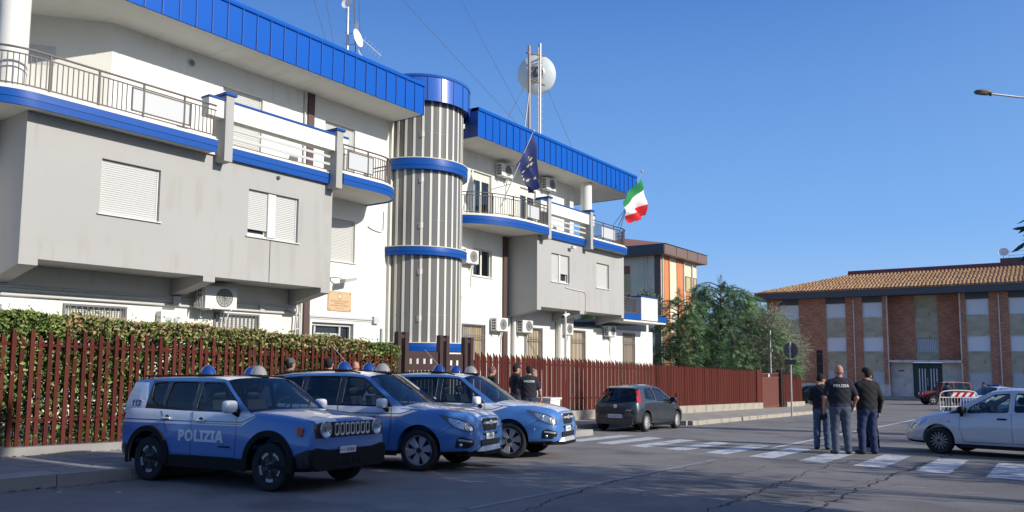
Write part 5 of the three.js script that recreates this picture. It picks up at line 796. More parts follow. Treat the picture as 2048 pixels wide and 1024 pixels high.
function carBody(s) {   // closed loft through the stations, wheel wells cut out, triangles sorted by the side they face
  const st = s.stations, n = 76, rings = [], x0 = st[0][0], x1 = st[st.length - 1][0];
  const xs = new Set(st.map((r) => r[0])); for (let i = 0; i <= n; i++) xs.add(lerp(x0, x1, i / n)); const X = [...xs].sort((a, b) => a - b).filter((v, i, a) => !i || v - a[i - 1] > 0.006);
  for (const x of X) {
    const [, yb, ys, yt, w, wt] = sampleRow(st, x), h = ys - yb;
    const half = [[w * 0.6, yb], [w * 0.9, yb + 0.012], [w * 0.962, yb + 0.06], [w * 0.985, yb + h * 0.18], [w * 0.988, yb + h * 0.30], [w, yb + h * 0.48], [w * 0.999, yb + h * 0.60], [lerp(w, wt, 0.25), yb + h * 0.74], [lerp(w, wt, 0.55), yb + h * 0.86], [lerp(w, wt, 0.86), ys - 0.022], [wt - 0.006, ys - 0.004], [wt - 0.035, ys + 0.25 * (yt - ys)], [wt * 0.80, lerp(ys, yt, 0.62)], [wt * 0.5, lerp(ys, yt, 0.90)]];
    rings.push([[0, yb], ...half, [0, yt], ...half.slice().reverse().map(([z, y]) => [-z, y])].map(([z, y]) => [x, y, z]));
  }
  const m = rings[0].length, pos = rings.flat(2), idx = [];
  for (let i = 0; i < rings.length - 1; i++) for (let j = 0; j < m; j++) { const a = i * m + j, b = i * m + (j + 1) % m, c = a + m, d = b + m; idx.push(a, b, c, b, d, c); }
  for (const [i, f] of [[0, 1], [rings.length - 1, -1]]) { const c = pos.length / 3, r = rings[i]; pos.push(r[0][0], r.reduce((t, p) => t + p[1], 0) / m, 0); for (let j = 0; j < m; j++) { const a = i * m + j, b = i * m + (j + 1) % m; f > 0 ? idx.push(c, b, a) : idx.push(c, a, b); } }
  let q = new THREE.BufferGeometry(); q.setAttribute('position', new THREE.Float32BufferAttribute(pos, 3)); q.setIndex(idx);
  { // outward winding
    const a = V(...rings[10][6]), b = V(...rings[10][7]), c = V(...rings[11][6]); if (b.clone().sub(a).cross(c.clone().sub(a)).z < 0) { for (let i = 0; i < idx.length; i += 3) [idx[i + 1], idx[i + 2]] = [idx[i + 2], idx[i + 1]]; q.setIndex(idx); }
  }
  q = toCreasedNormals(q, 0.55);
  let body = new Brush(q); body.updateMatrixWorld();
  for (const x of [s.wb / 2, -s.wb / 2]) for (const z of [1, -1]) { const c = new Brush(new THREE.CylinderGeometry(s.arch, s.arch, 0.5, 36).rotateX(Math.PI / 2).translate(x, s.wr + 0.03, z * (s.track / 2 + 0.13))); c.updateMatrixWorld(); body = evalr.evaluate(body, c, SUBTRACTION); }
  return plain(body.geometry);
}
function sorted(q, L0, L1, yTop, wHalf) {   // groups: 0 right side, 1 left side, 2 top, 3 front, 4 rear, 5 underside and wells
  const p = q.attributes.position, nn = q.attributes.normal, bins = [[], [], [], [], [], []], a = V(), b = V(), c = V(), n = V();
  for (let i = 0; i < p.count; i += 3) { a.fromBufferAttribute(p, i); b.fromBufferAttribute(p, i + 1); c.fromBufferAttribute(p, i + 2); n.copy(b).sub(a).cross(c.clone().sub(a)).normalize(); const mx = (a.x + b.x + c.x) / 3; bins[n.y < -0.6 ? 5 : n.y > 0.62 ? 2 : n.x > 0.72 ? 3 : n.x < -0.72 ? 4 : n.z > 0 ? 0 : 1].push(i); }
  const P2 = [], N2 = [], U2 = [], out = new THREE.BufferGeometry(); let at = 0;
  bins.forEach((list, k) => { for (const i of list) for (let j = i; j < i + 3; j++) { const x = p.getX(j), y = p.getY(j), z = p.getZ(j); P2.push(x, y, z); N2.push(nn.getX(j), nn.getY(j), nn.getZ(j)); const u = (x - L0) / (L1 - L0); U2.push(...(k === 0 ? [u, y / yTop] : k === 1 ? [1 - u, y / yTop] : k === 2 ? [u, z / (2 * wHalf) + 0.5] : k === 3 ? [-z / (2 * wHalf) + 0.5, y / yTop] : k === 4 ? [z / (2 * wHalf) + 0.5, y / yTop] : [0, 0])); } out.addGroup(at, list.length * 3, k); at += list.length * 3; });
  out.setAttribute('position', new THREE.Float32BufferAttribute(P2, 3)); out.setAttribute('normal', new THREE.Float32BufferAttribute(N2, 3)); out.setAttribute('uv', new THREE.Float32BufferAttribute(U2, 2)); return out;
}
function roundPoly(pts, r) { // polygon with rounded corners -> Vector2 list
  const out = [], n = pts.length; for (let i = 0; i < n; i++) { const p = new THREE.Vector2(...pts[i]), a = new THREE.Vector2(...pts[(i + n - 1) % n]), b = new THREE.Vector2(...pts[(i + 1) % n]); const da = a.clone().sub(p), db = b.clone().sub(p), ra = Math.min(r, da.length() * 0.45), rb = Math.min(r, db.length() * 0.45), A = p.clone().addScaledVector(da.normalize(), ra), B = p.clone().addScaledVector(db.normalize(), rb); for (let k = 0; k <= 4; k++) { const t = k / 4; out.push(new THREE.Vector2((1 - t) ** 2 * A.x + 2 * t * (1 - t) * p.x + t * t * B.x, (1 - t) ** 2 * A.y + 2 * t * (1 - t) * p.y + t * t * B.y)); } } return out;
}
function wheelPart(car, x, z, s, style) {   // tyre with rim, spokes, hub as its pieces
  const r = s.wr, w = s.tw, rr = s.rim, sg = z > 0 ? 1 : -1;
  const tyre = part(car, 'wheel', lathe([[rr * 0.98, -w * 0.46], [r * 0.90, -w * 0.50], [r * 0.975, -w * 0.42], [r, -w * 0.30], [r, w * 0.30], [r * 0.975, w * 0.42], [r * 0.90, w * 0.50], [rr * 1.04, w * 0.46], [rr * 0.98, w * 0.36]], 44).rotateX(Math.PI / 2), M.rubber, { local: true });
  tyre.position.set(x, r, z); if (sg < 0) tyre.rotation.y = Math.PI;
  const A = (n, q, m) => part(tyre, n, q, m, { local: true }), zf = w * 0.36;
  A('rim', [lathe([[rr * 0.985, zf + 0.012], [rr * 1.02, zf + 0.02], [rr * 0.99, zf - 0.02], [rr * 0.93, zf - 0.06], [rr * 0.9, zf - 0.09]], 40).rotateX(Math.PI / 2)], style.rim); A('brake_disc', new THREE.CircleGeometry(rr * 0.93, 32).translate(0, 0, zf - 0.07), style.back || CAR.alloyDark);
  const petal = (a0, r0, w0, r1, w1, d) => { const q = new THREE.ExtrudeGeometry(new THREE.Shape([[r0, -w0], [r1, -w1], [r1 * 1.01, 0], [r1, w1], [r0, w0]].map(([u, v]) => new THREE.Vector2(u, v))), { depth: 0.018, bevelEnabled: true, bevelThickness: 0.006, bevelSize: 0.005, bevelSegments: 1 }); return q.rotateZ(a0).translate(0, 0, zf - 0.03 + d); };
  if (style.kind === 'renegade') {
    A('disc', new THREE.CircleGeometry(rr * 0.96, 40).translate(0, 0, zf - 0.02), CAR.alloyDark);
    for (let i = 0; i < 5; i++) { const a = i * 2 * Math.PI / 5 + 0.3; A('opening', new THREE.CircleGeometry(rr * 0.27, 20).translate(rr * 0.56 * Math.cos(a), rr * 0.56 * Math.sin(a), zf - 0.015), M.dark); A('machined_edge', new THREE.RingGeometry(rr * 0.74, rr * 1.0, 8, 1, a + 0.28, 0.70).translate(0, 0, zf - 0.010), CAR.alloy); A('spoke', petal(a + Math.PI / 5, rr * 0.15, rr * 0.10, rr * 0.76, rr * 0.20, 0), CAR.alloyDark); }
  } else for (let i = 0; i < style.n; i++) A('spoke', petal(i * 2 * Math.PI / style.n + 0.2, rr * 0.16, style.w0, rr * 0.95, style.w1, 0), style.spoke || CAR.alloy);
  A('hub', lathe([[0, 0.012], [rr * 0.14, 0.010], [rr * 0.2, 0]], 20).rotateX(Math.PI / 2).translate(0, 0, zf - 0.004), style.hub || CAR.alloyDark); for (let i = 0; i < 5; i++) { const a = i * 1.2566; A('nut', new THREE.CylinderGeometry(0.009, 0.009, 0.02, 6).rotateX(Math.PI / 2).translate(rr * 0.26 * Math.cos(a), rr * 0.26 * Math.sin(a), zf - 0.002), CAR.chrome); }
}
function superBox(a, b, c, p = 3.6) { const q = new THREE.BoxGeometry(2, 2, 2, 7, 7, 7), t = q.attributes.position; for (let i = 0; i < t.count; i++) { const v = V().fromBufferAttribute(t, i), n = Math.pow(Math.abs(v.x) ** p + Math.abs(v.y) ** p + Math.abs(v.z) ** p, 1 / p); t.setXYZ(i, v.x / n * a, v.y / n * b, v.z / n * c); } q.deleteAttribute('normal'); q.deleteAttribute('uv'); const m = mergeVertices(q); m.computeVertexNormals(); return m; }
function buildCar(name, label, s, group) {
  const car = thing(name, label, s.category || 'car', [0, 0, 0], group), A = (n, q, m, o) => part(car, n, q, m, { local: true, ...o });
  const [L0, L1] = [s.stations[0][0], s.stations[s.stations.length - 1][0]], yTop = s.texTop, W = s.halfW;
  const mats = s.paint, body = sorted(carBody(s), L0, L1, yTop, W);
  const bm = new THREE.Mesh(body, mats); bm.name = 'body'; bm.castShadow = bm.receiveShadow = true; car.add(bm);
  // greenhouse: sides with window openings, roof, screens
  const gh = s.cabin, hw = (x, y) => { const t = clamp((y - gh.belt(x)) / (gh.roofY - gh.belt(x)), -0.2, 1.1); return lerp(gh.wb, gh.wr, Math.pow(Math.max(0, t), 1.25)) - (x < gh.tail ? (gh.tail - x) * gh.taper : 0) - (x > gh.nose ? (x - gh.nose) * gh.taperF : 0); };
  const out = gh.outline, topN = gh.top.length;
  const shape = new THREE.Shape([...out].map(([x, y]) => new THREE.Vector2(x, y))); const holes = gh.windows.map((w) => roundPoly(w.pts, w.r ?? 0.05)); for (const h of holes) shape.holes.push(new THREE.Path(h));
  const dense = (q, it = 2) => { for (let k = 0; k < it; k++) { const p = q.attributes.position, o = []; for (let i = 0; i < p.count; i += 3) { const v = [0, 1, 2].map((j) => V().fromBufferAttribute(p, i + j)), m = [0, 1, 2].map((j) => v[j].clone().lerp(v[(j + 1) % 3], 0.5)); for (const t of [[v[0], m[0], m[2]], [m[0], v[1], m[1]], [m[2], m[1], v[2]], [m[0], m[1], m[2]]]) for (const c of t) o.push(c.x, c.y, c.z); } q = new THREE.BufferGeometry(); q.setAttribute('position', new THREE.Float32BufferAttribute(o, 3)); } return q; };
  const onSide = (q, sg, inset) => { const d = dense(plain(q)), p = d.attributes.position; for (let i = 0; i < p.count; i++) p.setZ(i, sg * (hw(p.getX(i), p.getY(i)) - inset)); d.computeVertexNormals(); const u = new Float32Array(p.count * 2); for (let i = 0; i < p.count; i++) { const t = (p.getX(i) - L0) / (L1 - L0); u[2 * i] = sg > 0 ? t : 1 - t; u[2 * i + 1] = p.getY(i) / yTop; } d.setAttribute('uv', new THREE.BufferAttribute(u, 2)); return d; };
  for (const sg of [1, -1]) {
    A('cabin_side', onSide(new THREE.ShapeGeometry(shape), sg, 0), mats[sg > 0 ? 0 : 1], { keepUV: true });
    gh.windows.forEach((w, i) => A('side_window', onSide(new THREE.ShapeGeometry(new THREE.Shape(holes[i])), sg, 0.012), w.m || CAR.glass));
    gh.windows.forEach((w, i) => A('window_seal', new THREE.TubeGeometry(new THREE.CatmullRomCurve3(holes[i].map((v) => V(v.x, v.y, sg * hw(v.x, v.y))), true), 60, 0.008, 5, true), CAR.trim));
  }
  { // roof between the two top edges
    const tp = gh.top, nu = 12, pos = [], idx = []; tp.forEach(([x, y]) => { for (let k = 0; k <= nu; k++) { const u = k / nu * 2 - 1, e = 1 - Math.pow(Math.abs(u), 3.2); pos.push(x + (gh.bow || 0) * 0, y + gh.crown * e, u * hw(x, y)); } }); for (let i = 0; i < topN - 1; i++) for (let k = 0; k < nu; k++) { const a = i * (nu + 1) + k; idx.push(a, a + 1, a + nu + 1, a + 1, a + nu + 2, a + nu + 1); } const q = new THREE.BufferGeometry(); q.setAttribute('position', new THREE.Float32BufferAttribute(pos, 3)); q.setIndex(idx); q.computeVertexNormals(); A('roof', q, s.roofPaint || mats[2]);
    const screen = (nm, lo, hi, bulge, m, inset = 0) => { const q2 = new THREE.PlaneGeometry(1, 1, 14, 8), p = q2.attributes.position; for (let i = 0; i < p.count; i++) { const u = p.getX(i) * 2, v = p.getY(i) + 0.5, x = lerp(lo[0], hi[0], v), y = lerp(lo[1], hi[1], v), e = 1 - u * u; p.setXYZ(i, x + bulge * e * lerp(1, 0.45, v) - Math.sign(bulge) * inset, y + gh.crown * e * v, u * (hw(x, y) - 0.012)); } q2.computeVertexNormals(); return A(nm, q2, m); };
    screen('windscreen', gh.front[0], gh.front[1], gh.bulgeF, CAR.glass); screen('rear_window', gh.rear[0], gh.rear[1], -gh.bulgeR, gh.rearM || CAR.dim);
  }
  // cabin fittings
  const by = gh.belt(0), sx = gh.seatX;
  A('dashboard', [bx(sx + 0.55, gh.front[0][0] - 0.08, by - 0.15, by + 0.03, -W * 0.8, W * 0.8)], CAR.inside); A('steering_wheel', new THREE.TorusGeometry(0.18, 0.016, 8, 24).rotateY(Math.PI / 2).rotateZ(-0.4).translate(sx + 0.48, by + 0.04, -0.36), CAR.inside);
  for (const z of [-0.36, 0.36]) { A('seat', [hex([[sx - 0.12, by - 0.4, z + 0.24], [sx + 0.06, by - 0.4, z + 0.24], [sx + 0.06, by - 0.4, z - 0.24], [sx - 0.12, by - 0.4, z - 0.24], [sx - 0.24, by + 0.16, z + 0.20], [sx - 0.12, by + 0.16, z + 0.20], [sx - 0.12, by + 0.16, z - 0.20], [sx - 0.24, by + 0.16, z - 0.20]])], CAR.inside); A('headrest', new THREE.CapsuleGeometry(0.075, 0.12, 4, 10).rotateX(Math.PI / 2).scale(0.8, 1.1, 1).translate(sx - 0.22, by + 0.27, z), CAR.inside); A('headrest', new THREE.CapsuleGeometry(0.07, 0.12, 4, 10).rotateX(Math.PI / 2).scale(0.8, 1, 1).translate(sx - 1.08, by + 0.20, z), CAR.inside); }
  A('rear_bench', bx(sx - 1.2, sx - 1.0, by - 0.4, by + 0.10, -W * 0.7, W * 0.7), CAR.inside);
  for (const x of [s.wb / 2, -s.wb / 2]) for (const z of [1, -1]) wheelPart(car, x, z * s.track / 2, s, s.wheel);
  // floor pan so that no light leaks under the arches
  A('underbody', bx(L0 + 0.35, L1 - 0.35, s.wr - 0.06, s.wr + 0.1, -s.track / 2 + 0.14, s.track / 2 - 0.14), M.dark); A('axle', [rod(V(s.wb / 2, s.wr, -s.track / 2), V(s.wb / 2, s.wr, s.track / 2), 0.04), rod(V(-s.wb / 2, s.wr, -s.track / 2), V(-s.wb / 2, s.wr, s.track / 2), 0.04)], M.dark);
  const sideZ = (x, y) => { const [, yb, ys, , w, wt] = sampleRow(s.stations, x), t = (y - yb) / (ys - yb); return t < 0.48 ? lerp(w * 0.985, w, clamp((t - 0.18) / 0.3, 0, 1)) : t < 0.6 ? w : t < 0.74 ? lerp(w, lerp(w, wt, 0.25), (t - 0.6) / 0.14) : t < 0.86 ? lerp(lerp(w, wt, 0.25), lerp(w, wt, 0.55), (t - 0.74) / 0.12) : lerp(lerp(w, wt, 0.55), lerp(w, wt, 0.86), clamp((t - 0.86) / 0.12, 0, 1)); };
  for (const sg of [1, -1]) {
    for (const seam of s.seams) A('door_gap', new THREE.TubeGeometry(new THREE.CatmullRomCurve3(seam.flatMap(([x, y], i) => i ? [0.33, 0.66, 1].map((t) => [lerp(seam[i - 1][0], x, t), lerp(seam[i - 1][1], y, t)]) : [[x, y]]).map(([x, y]) => V(x, y, sg * (sideZ(x, y) - 0.001)))), 30, 0.0045, 4), CAR.trim);
    for (const [x, y] of s.handles) A('door_handle', new THREE.CapsuleGeometry(0.018, 0.16, 4, 8).rotateZ(Math.PI / 2).scale(1, 1, 0.9).translate(x, y, sg * (sideZ(x, y) + 0.02)), s.handleM || mats[0].isMaterial && CAR.white);
    const mp = s.mirror; const mir = A('mirror', superBox(0.07, mp[3] || 0.085, 0.115).translate(mp[0], mp[1], sg * (mp[2])), s.mirrorM || CAR.white); part(mir, 'mirror_foot', rod(V(mp[0] + 0.02, mp[1] - 0.05, sg * mp[2]), V(mp[0] + 0.05, mp[1] - 0.14, sg * (W - 0.10)), 0.035, 8), CAR.plastic, { local: true }); part(mir, 'mirror_glass', superBox(0.008, 0.065, 0.09).translate(mp[0] - 0.066, mp[1], sg * mp[2]), CAR.trim, { local: true });
  }
  const patch = (poly, sg, off, r = 0.02) => { const d = dense(plain(new THREE.ShapeGeometry(new THREE.Shape(roundPoly(poly, r)))), 3), p = d.attributes.position; for (let i = 0; i < p.count; i++) p.setZ(i, sg * (sideZ(p.getX(i), p.getY(i)) + off)); d.computeVertexNormals(); return d; };
  s.details(car, A, { sideZ, hw, W, L0, L1, patch });
  return car;
}
function placeCar(car, x, z, heading, sc = 1) {   // stand it on the sloping road; heading in the ground plane, 0 = along the street
  const n = V(SL, 1, -CAM).normalize(), f = V(Math.cos(heading), 0, -Math.sin(heading)); f.addScaledVector(n, -f.dot(n)).normalize(); const r = V().crossVectors(f, n);
  car.quaternion.setFromRotationMatrix(new THREE.Matrix4().makeBasis(f, n, r)); car.position.set(x, g(x, z) + 0.002, z); car.scale.setScalar(sc); return car;
}
// police livery: light blue and white sides, tricolour coachline, lettering
const PB = '#4676b4', PW = '#dcdfe5';
function livery(s, o) {
  const L = s.stations[s.stations.length - 1][0] - s.stations[0][0], x0 = s.stations[0][0], W = 1280, H = Math.round(W * s.texTop / L), S = W / L;
  const side = (mirror) => canvasTex(W, H, (k) => {
    const X = (x) => (mirror ? W - (x - x0) * S : (x - x0) * S), Y = (y) => H - y * S, poly = (pts, c) => { k.fillStyle = c; k.beginPath(); pts.forEach(([x, y]) => k.lineTo(X(x), Y(y))); k.closePath(); k.fill(); };
    k.fillStyle = o.blue || PB; k.fillRect(0, 0, W, H); poly(o.white, PW);
    k.lineWidth = 0.022 * S; const ln = (pts, c, w = 0.02) => { k.strokeStyle = c; k.lineWidth = w * S; k.beginPath(); pts.forEach(([x, y]) => k.lineTo(X(x), Y(y))); k.stroke(); };
    for (const [pts, c, w] of o.lines) ln(pts, c, w); for (const [pts, c] of o.fills || []) poly(pts, c);
    k.textAlign = 'center'; k.textBaseline = 'alphabetic';
    for (const [txt, x, y, h, c, sx = 1, it] of o.text) { k.save(); k.translate(X(x), Y(y)); k.scale(sx, 1); k.font = `${it ? 'italic ' : ''}bold ${h * S * 1.37}px sans-serif`; k.fillStyle = c; k.lineWidth = 0.012 * S; k.strokeStyle = c; k.fillText(txt, 0, 0); k.strokeText(txt, 0, 0); k.restore(); }
  });
  const top = canvasTex(1024, 512, (k) => { const X = (x) => (x - x0) / L * 1024, Z = (z) => 512 - (z / (2 * s.halfW) + 0.5) * 512; k.fillStyle = o.blue || PB; k.fillRect(0, 0, 1024, 512); for (const [pts, c] of o.topFills) { k.fillStyle = c; k.beginPath(); pts.forEach(([x, z]) => k.lineTo(X(x), Z(z))); k.closePath(); k.fill(); } for (const [txt, x, z, h, c] of o.topText || []) { k.save(); k.translate(X(x), Z(z)); k.rotate(Math.PI / 2); k.font = `bold ${h}px sans-serif`; k.textAlign = 'center'; k.fillStyle = c; k.fillText(txt, 0, 0); k.restore(); } });
  const end = (fills) => canvasTex(512, 512, (k) => { const Z = (z) => (z / (2 * s.halfW) + 0.5) * 512, Y = (y) => 512 - y / s.texTop * 512; k.fillStyle = o.blue || PB; k.fillRect(0, 0, 512, 512); for (const [z0, z1, y0, y1, c] of fills) { k.fillStyle = c; k.fillRect(Z(z0), Y(y1), Z(z1) - Z(z0), Y(y0) - Y(y1)); } });
  const F = (t) => paintM({ map: t }); s.paint = [F(side(false)), F(side(true)), F(top), F(end(o.front || [])), F(end(o.rear || [])), CAR.plastic]; s.roofPaint = paintM({ color: new THREE.Color(o.roof || PW) });
}
const dome = (car, A, x, y, z, m, sc = 1) => { const d = A('beacon', lathe([[0, 0.17], [0.03, 0.165], [0.07, 0.135], [0.10, 0.08], [0.115, 0.03], [0.118, 0]], 22).scale(1.25 * sc, sc, sc).translate(x, y, z), m); part(d, 'beacon_base', lathe([[0.135, 0.025], [0.14, 0.01], [0.14, -0.03], [0, -0.03]], 22).scale(1.25 * sc, sc, sc).translate(x, y, z), CAR.plastic, { local: true }); };
const plateTex = (txt, w = 512, fg = '#20242c', extra) => canvasTex(w, 112, (k, W, H) => { k.fillStyle = '#dcdcda'; k.fillRect(0, 0, W, H); if (extra) extra(k, W, H); k.fillStyle = fg; k.font = 'bold 84px sans-serif'; k.textAlign = 'center'; k.fillText(txt, W / 2 + (extra ? 12 : 0), 88); });
const archRing = (x, y, r0, r1, z0, z1, a0 = -8, a1 = 188) => { const sh = new THREE.Shape(); for (let i = 0; i <= 24; i++) { const a = rad(lerp(a0, a1, i / 24)); sh.lineTo(r1 * Math.cos(a), r1 * Math.sin(a)); } for (let i = 24; i >= 0; i--) { const a = rad(lerp(a0, a1, i / 24)); sh.lineTo(r0 * Math.cos(a), r0 * Math.sin(a)); } return new THREE.ExtrudeGeometry(sh, { depth: Math.abs(z1 - z0), bevelEnabled: true, bevelSize: 0.006, bevelThickness: 0.006, bevelSegments: 1 }).translate(x, y, Math.min(z0, z1)); };

// ---- boxy police SUV with seven-slot grille
const REN = {
  wb: 2.57, wr: 0.345, tw: 0.215, rim: 0.222, track: 1.555, arch: 0.415, halfW: 0.92, texTop: 1.75,
  //          x      yb    ys    yt    w     wt
  stations: [[-2.06, 0.42, 0.98, 1.02, 0.76, 0.70], [-2.03, 0.36, 1.05, 1.08, 0.82, 0.76], [-1.95, 0.33, 1.10, 1.12, 0.865, 0.81], [-1.7, 0.30, 1.13, 1.14, 0.895, 0.845], [-1.2, 0.26, 1.13, 1.14, 0.900, 0.855], [-0.5, 0.25, 1.11, 1.12, 0.895, 0.860], [0.3, 0.25, 1.10, 1.11, 0.895, 0.860], [0.72, 0.25, 1.095, 1.115, 0.898, 0.855], [0.98, 0.26, 1.085, 1.155, 0.905, 0.845], [1.35, 0.27, 1.06, 1.130, 0.905, 0.835], [1.70, 0.28, 1.02, 1.085, 0.895, 0.815], [1.93, 0.29, 0.985, 1.045, 0.870, 0.79], [2.01, 0.31, 0.965, 1.02, 0.845, 0.765], [2.045, 0.34, 0.94, 0.985, 0.81, 0.73], [2.06, 0.38, 0.90, 0.94, 0.76, 0.69]],
  seams: [[[0.60, 1.08], [0.63, 0.75], [0.60, 0.44]], [[-0.33, 1.10], [-0.33, 0.45]], [[-0.85, 0.78], [-1.05, 1.10]], [[0.60, 0.44], [-0.33, 0.44], [-0.78, 0.46]]], handles: [[-0.14, 0.965], [-0.90, 0.985]], mirror: [0.58, 1.19, 0.99, 0.095],
  cabin: { belt: () => 1.11, roofY: 1.60, wb: 0.852, wr: 0.70, tail: -1.6, taper: 0.10, nose: 0.4, taperF: 0.05, crown: 0.045, bulgeF: 0.10, bulgeR: 0.05, seatX: -0.15,
    top: [[-1.93, 1.565], [-1.7, 1.59], [-1.2, 1.61], [-0.6, 1.62], [-0.1, 1.615], [0.12, 1.60], [0.22, 1.58]],
    outline: [[-2.02, 1.05], [0.86, 1.05], [0.84, 1.10], [0.22, 1.58], [0.12, 1.60], [-0.1, 1.615], [-0.6, 1.62], [-1.2, 1.61], [-1.7, 1.59], [-1.93, 1.565], [-1.99, 1.3]],
    windows: [{ pts: [[-0.28, 1.13], [0.62, 1.13], [0.55, 1.25], [0.17, 1.53], [-0.28, 1.55]], r: 0.05 }, { pts: [[-1.02, 1.15], [-0.38, 1.13], [-0.38, 1.55], [-0.98, 1.55]], r: 0.05, m: CAR.dim }, { pts: [[-1.36, 1.26], [-1.09, 1.15], [-1.06, 1.55], [-1.42, 1.53]], r: 0.06, m: CAR.dim }],
    front: [[0.84, 1.10], [0.22, 1.58]], rear: [[-2.0, 1.12], [-1.93, 1.55]] },
  wheel: { kind: 'renegade', rim: CAR.alloyDark },
};
livery(REN, {
  white: [[-2.1, 0.905], [0.72, 0.905], [1.02, 1.075], [1.1, 1.15], [0.86, 1.12], [-0.2, 1.115], [-1.3, 1.15], [-1.46, 1.3], [-1.56, 1.545], [-2.1, 1.545]],
  lines: [[[[-2.1, 0.955], [-0.30, 0.95]], '#2c4d8c', 0.018], [[[-0.30, 0.962], [0.72, 0.962], [1.06, 1.10]], '#1d4f3f', 0.016], [[[-0.30, 0.93], [0.72, 0.93]], '#b04a50', 0.012]],
  fills: [[[[-2.1, 0], [2.2, 0], [2.2, 0.61], [1.98, 0.615], [1.78, 0.54], [1.72, 0.42], [-1.72, 0.42], [-1.8, 0.55], [-2.1, 0.58]], '#16171a'], [[[-1.46, 1.13], [-0.25, 1.105], [0.66, 1.105], [0.52, 1.29], [0.16, 1.56], [-1.45, 1.57]], '#0d0e10']],
  text: [['POLIZIA', -0.13, 0.655, 0.165, '#d6dae0', 1.12], ['113', -1.72, 1.16, 0.095, '#2f4a86', 1.15]],
  topFills: [[[[0.7, -0.92], [2.2, -0.92], [2.2, 0.92], [0.7, 0.92]], PB], [[[0.7, -0.80], [2.2, -0.70], [2.2, 0.70], [0.7, 0.80]], PW], [[[1.55, -0.13], [2.2, -0.36], [2.2, 0.36], [1.55, 0.13]], PB]],
  front: [[-0.92, 0.92, 0, 0.58, '#141518'], [-0.78, 0.78, 0.765, 0.975, '#101113']], rear: [[-0.92, 0.92, 0, 0.6, '#141518']],
});
REN.details = (car, A, { sideZ }) => {
  const xf = 2.055;
  // grille: seven upright chrome-edged slots
  A('grille_panel', new THREE.ExtrudeGeometry(new THREE.Shape(roundPoly([[-0.76, 0.785], [0.76, 0.785], [0.735, 0.985], [-0.735, 0.985]], 0.09)), { depth: 0.03, bevelEnabled: true, bevelSize: 0.008, bevelThickness: 0.008, bevelSegments: 2 }).rotateY(Math.PI / 2).translate(xf - 0.025, 0, 0), CAR.trim);
  for (let i = 0; i < 7; i++) { const z = (i - 3) * 0.118, sl = roundPoly([[-0.044, -0.095], [0.044, -0.095], [0.044, 0.085], [-0.044, 0.085]], 0.036); const ring = new THREE.Shape(sl); ring.holes.push(new THREE.Path(sl.map((v) => v.clone().multiplyScalar(0.74)))); A('grille_slot', new THREE.ExtrudeGeometry(ring, { depth: 0.018, bevelEnabled: true, bevelSize: 0.003, bevelThickness: 0.003, bevelSegments: 1 }).rotateY(Math.PI / 2).translate(xf + 0.012, 0.888, z), CAR.chrome); }
  for (const s of [1, -1]) {
    const hl = A('headlight', lathe([[0.118, 0.0], [0.122, 0.03], [0.108, 0.04], [0.104, 0.0]], 32).rotateZ(-Math.PI / 2).translate(xf - 0.0, 0.888, s * 0.585), CAR.chrome); part(hl, 'reflector', lathe([[0, 0.0], [0.06, 0.012], [0.104, 0.035]], 28).rotateZ(-Math.PI / 2).translate(xf + 0.006, 0.888, s * 0.585), CAR.reflector, { local: true }); part(hl, 'lamp', lathe([[0, 0.03], [0.04, 0.022], [0.05, 0.0]], 20).rotateZ(-Math.PI / 2).translate(xf + 0.018, 0.878, s * 0.585), CAR.lens, { local: true }); part(hl, 'lens', lathe([[0, 0.034], [0.06, 0.03], [0.105, 0.012]], 28).rotateZ(-Math.PI / 2).translate(xf + 0.03, 0.888, s * 0.585), CAR.lens, { local: true });
    A('side_marker', new THREE.ExtrudeGeometry(new THREE.Shape(roundPoly([[1.82, 0.80], [1.89, 0.80], [1.89, 0.93], [1.81, 0.93]], 0.02)), { depth: 0.03, bevelEnabled: false }).translate(0, 0, s > 0 ? 0.868 : -0.898), CAR.amber);
    const fl = A('fog_light', new THREE.TorusGeometry(1, 0.12, 8, 28).scale(0.13, 0.075, 0.1).rotateY(Math.PI / 2).translate(xf - 0.03, 0.475, s * 0.60), CAR.plastic); part(fl, 'lamp', lathe([[0, 0.02], [0.035, 0.015], [0.045, 0]], 16).rotateZ(-Math.PI / 2).translate(xf - 0.03, 0.475, s * 0.635), CAR.reflector, { local: true }); A('running_light', bx(xf - 0.05, xf - 0.02, 0.635, 0.665, s * 0.56, s * 0.72), CAR.reflector);
    for (const x of [REN.wb / 2, -REN.wb / 2]) A('arch_cladding', archRing(x, REN.wr + 0.03, 0.405, 0.485, s * 0.875, s * 0.925, -12, 192), CAR.plastic);
    A('sill_cladding', bx(-0.84, 0.84, 0.26, 0.435, s * 0.86, s * 0.912), CAR.plastic);
    A('roof_rail', [rod(V(-1.75, 1.645, s * 0.66), V(0.05, 1.655, s * 0.66), 0.014, 8)], CAR.plastic);
    A('tail_light', bx(-2.075, -2.03, 0.92, 1.10, s * 0.60, s * 0.78), CAR.red);
    const cz = sideZ(0.75, 0.62); for (const [x, y] of REN.handles) A('handle_cup', new THREE.SphereGeometry(0.05, 12, 8).scale(1, 0.8, 0.16).translate(x, y + 0.012, s * (sideZ(x, y) + 0.002)), CAR.plastic);
    A('door_badge', bx(0.28, 0.52, 0.585, 0.605, s * (cz + 0.001), s * (cz + 0.006)), CAR.plastic);
  }
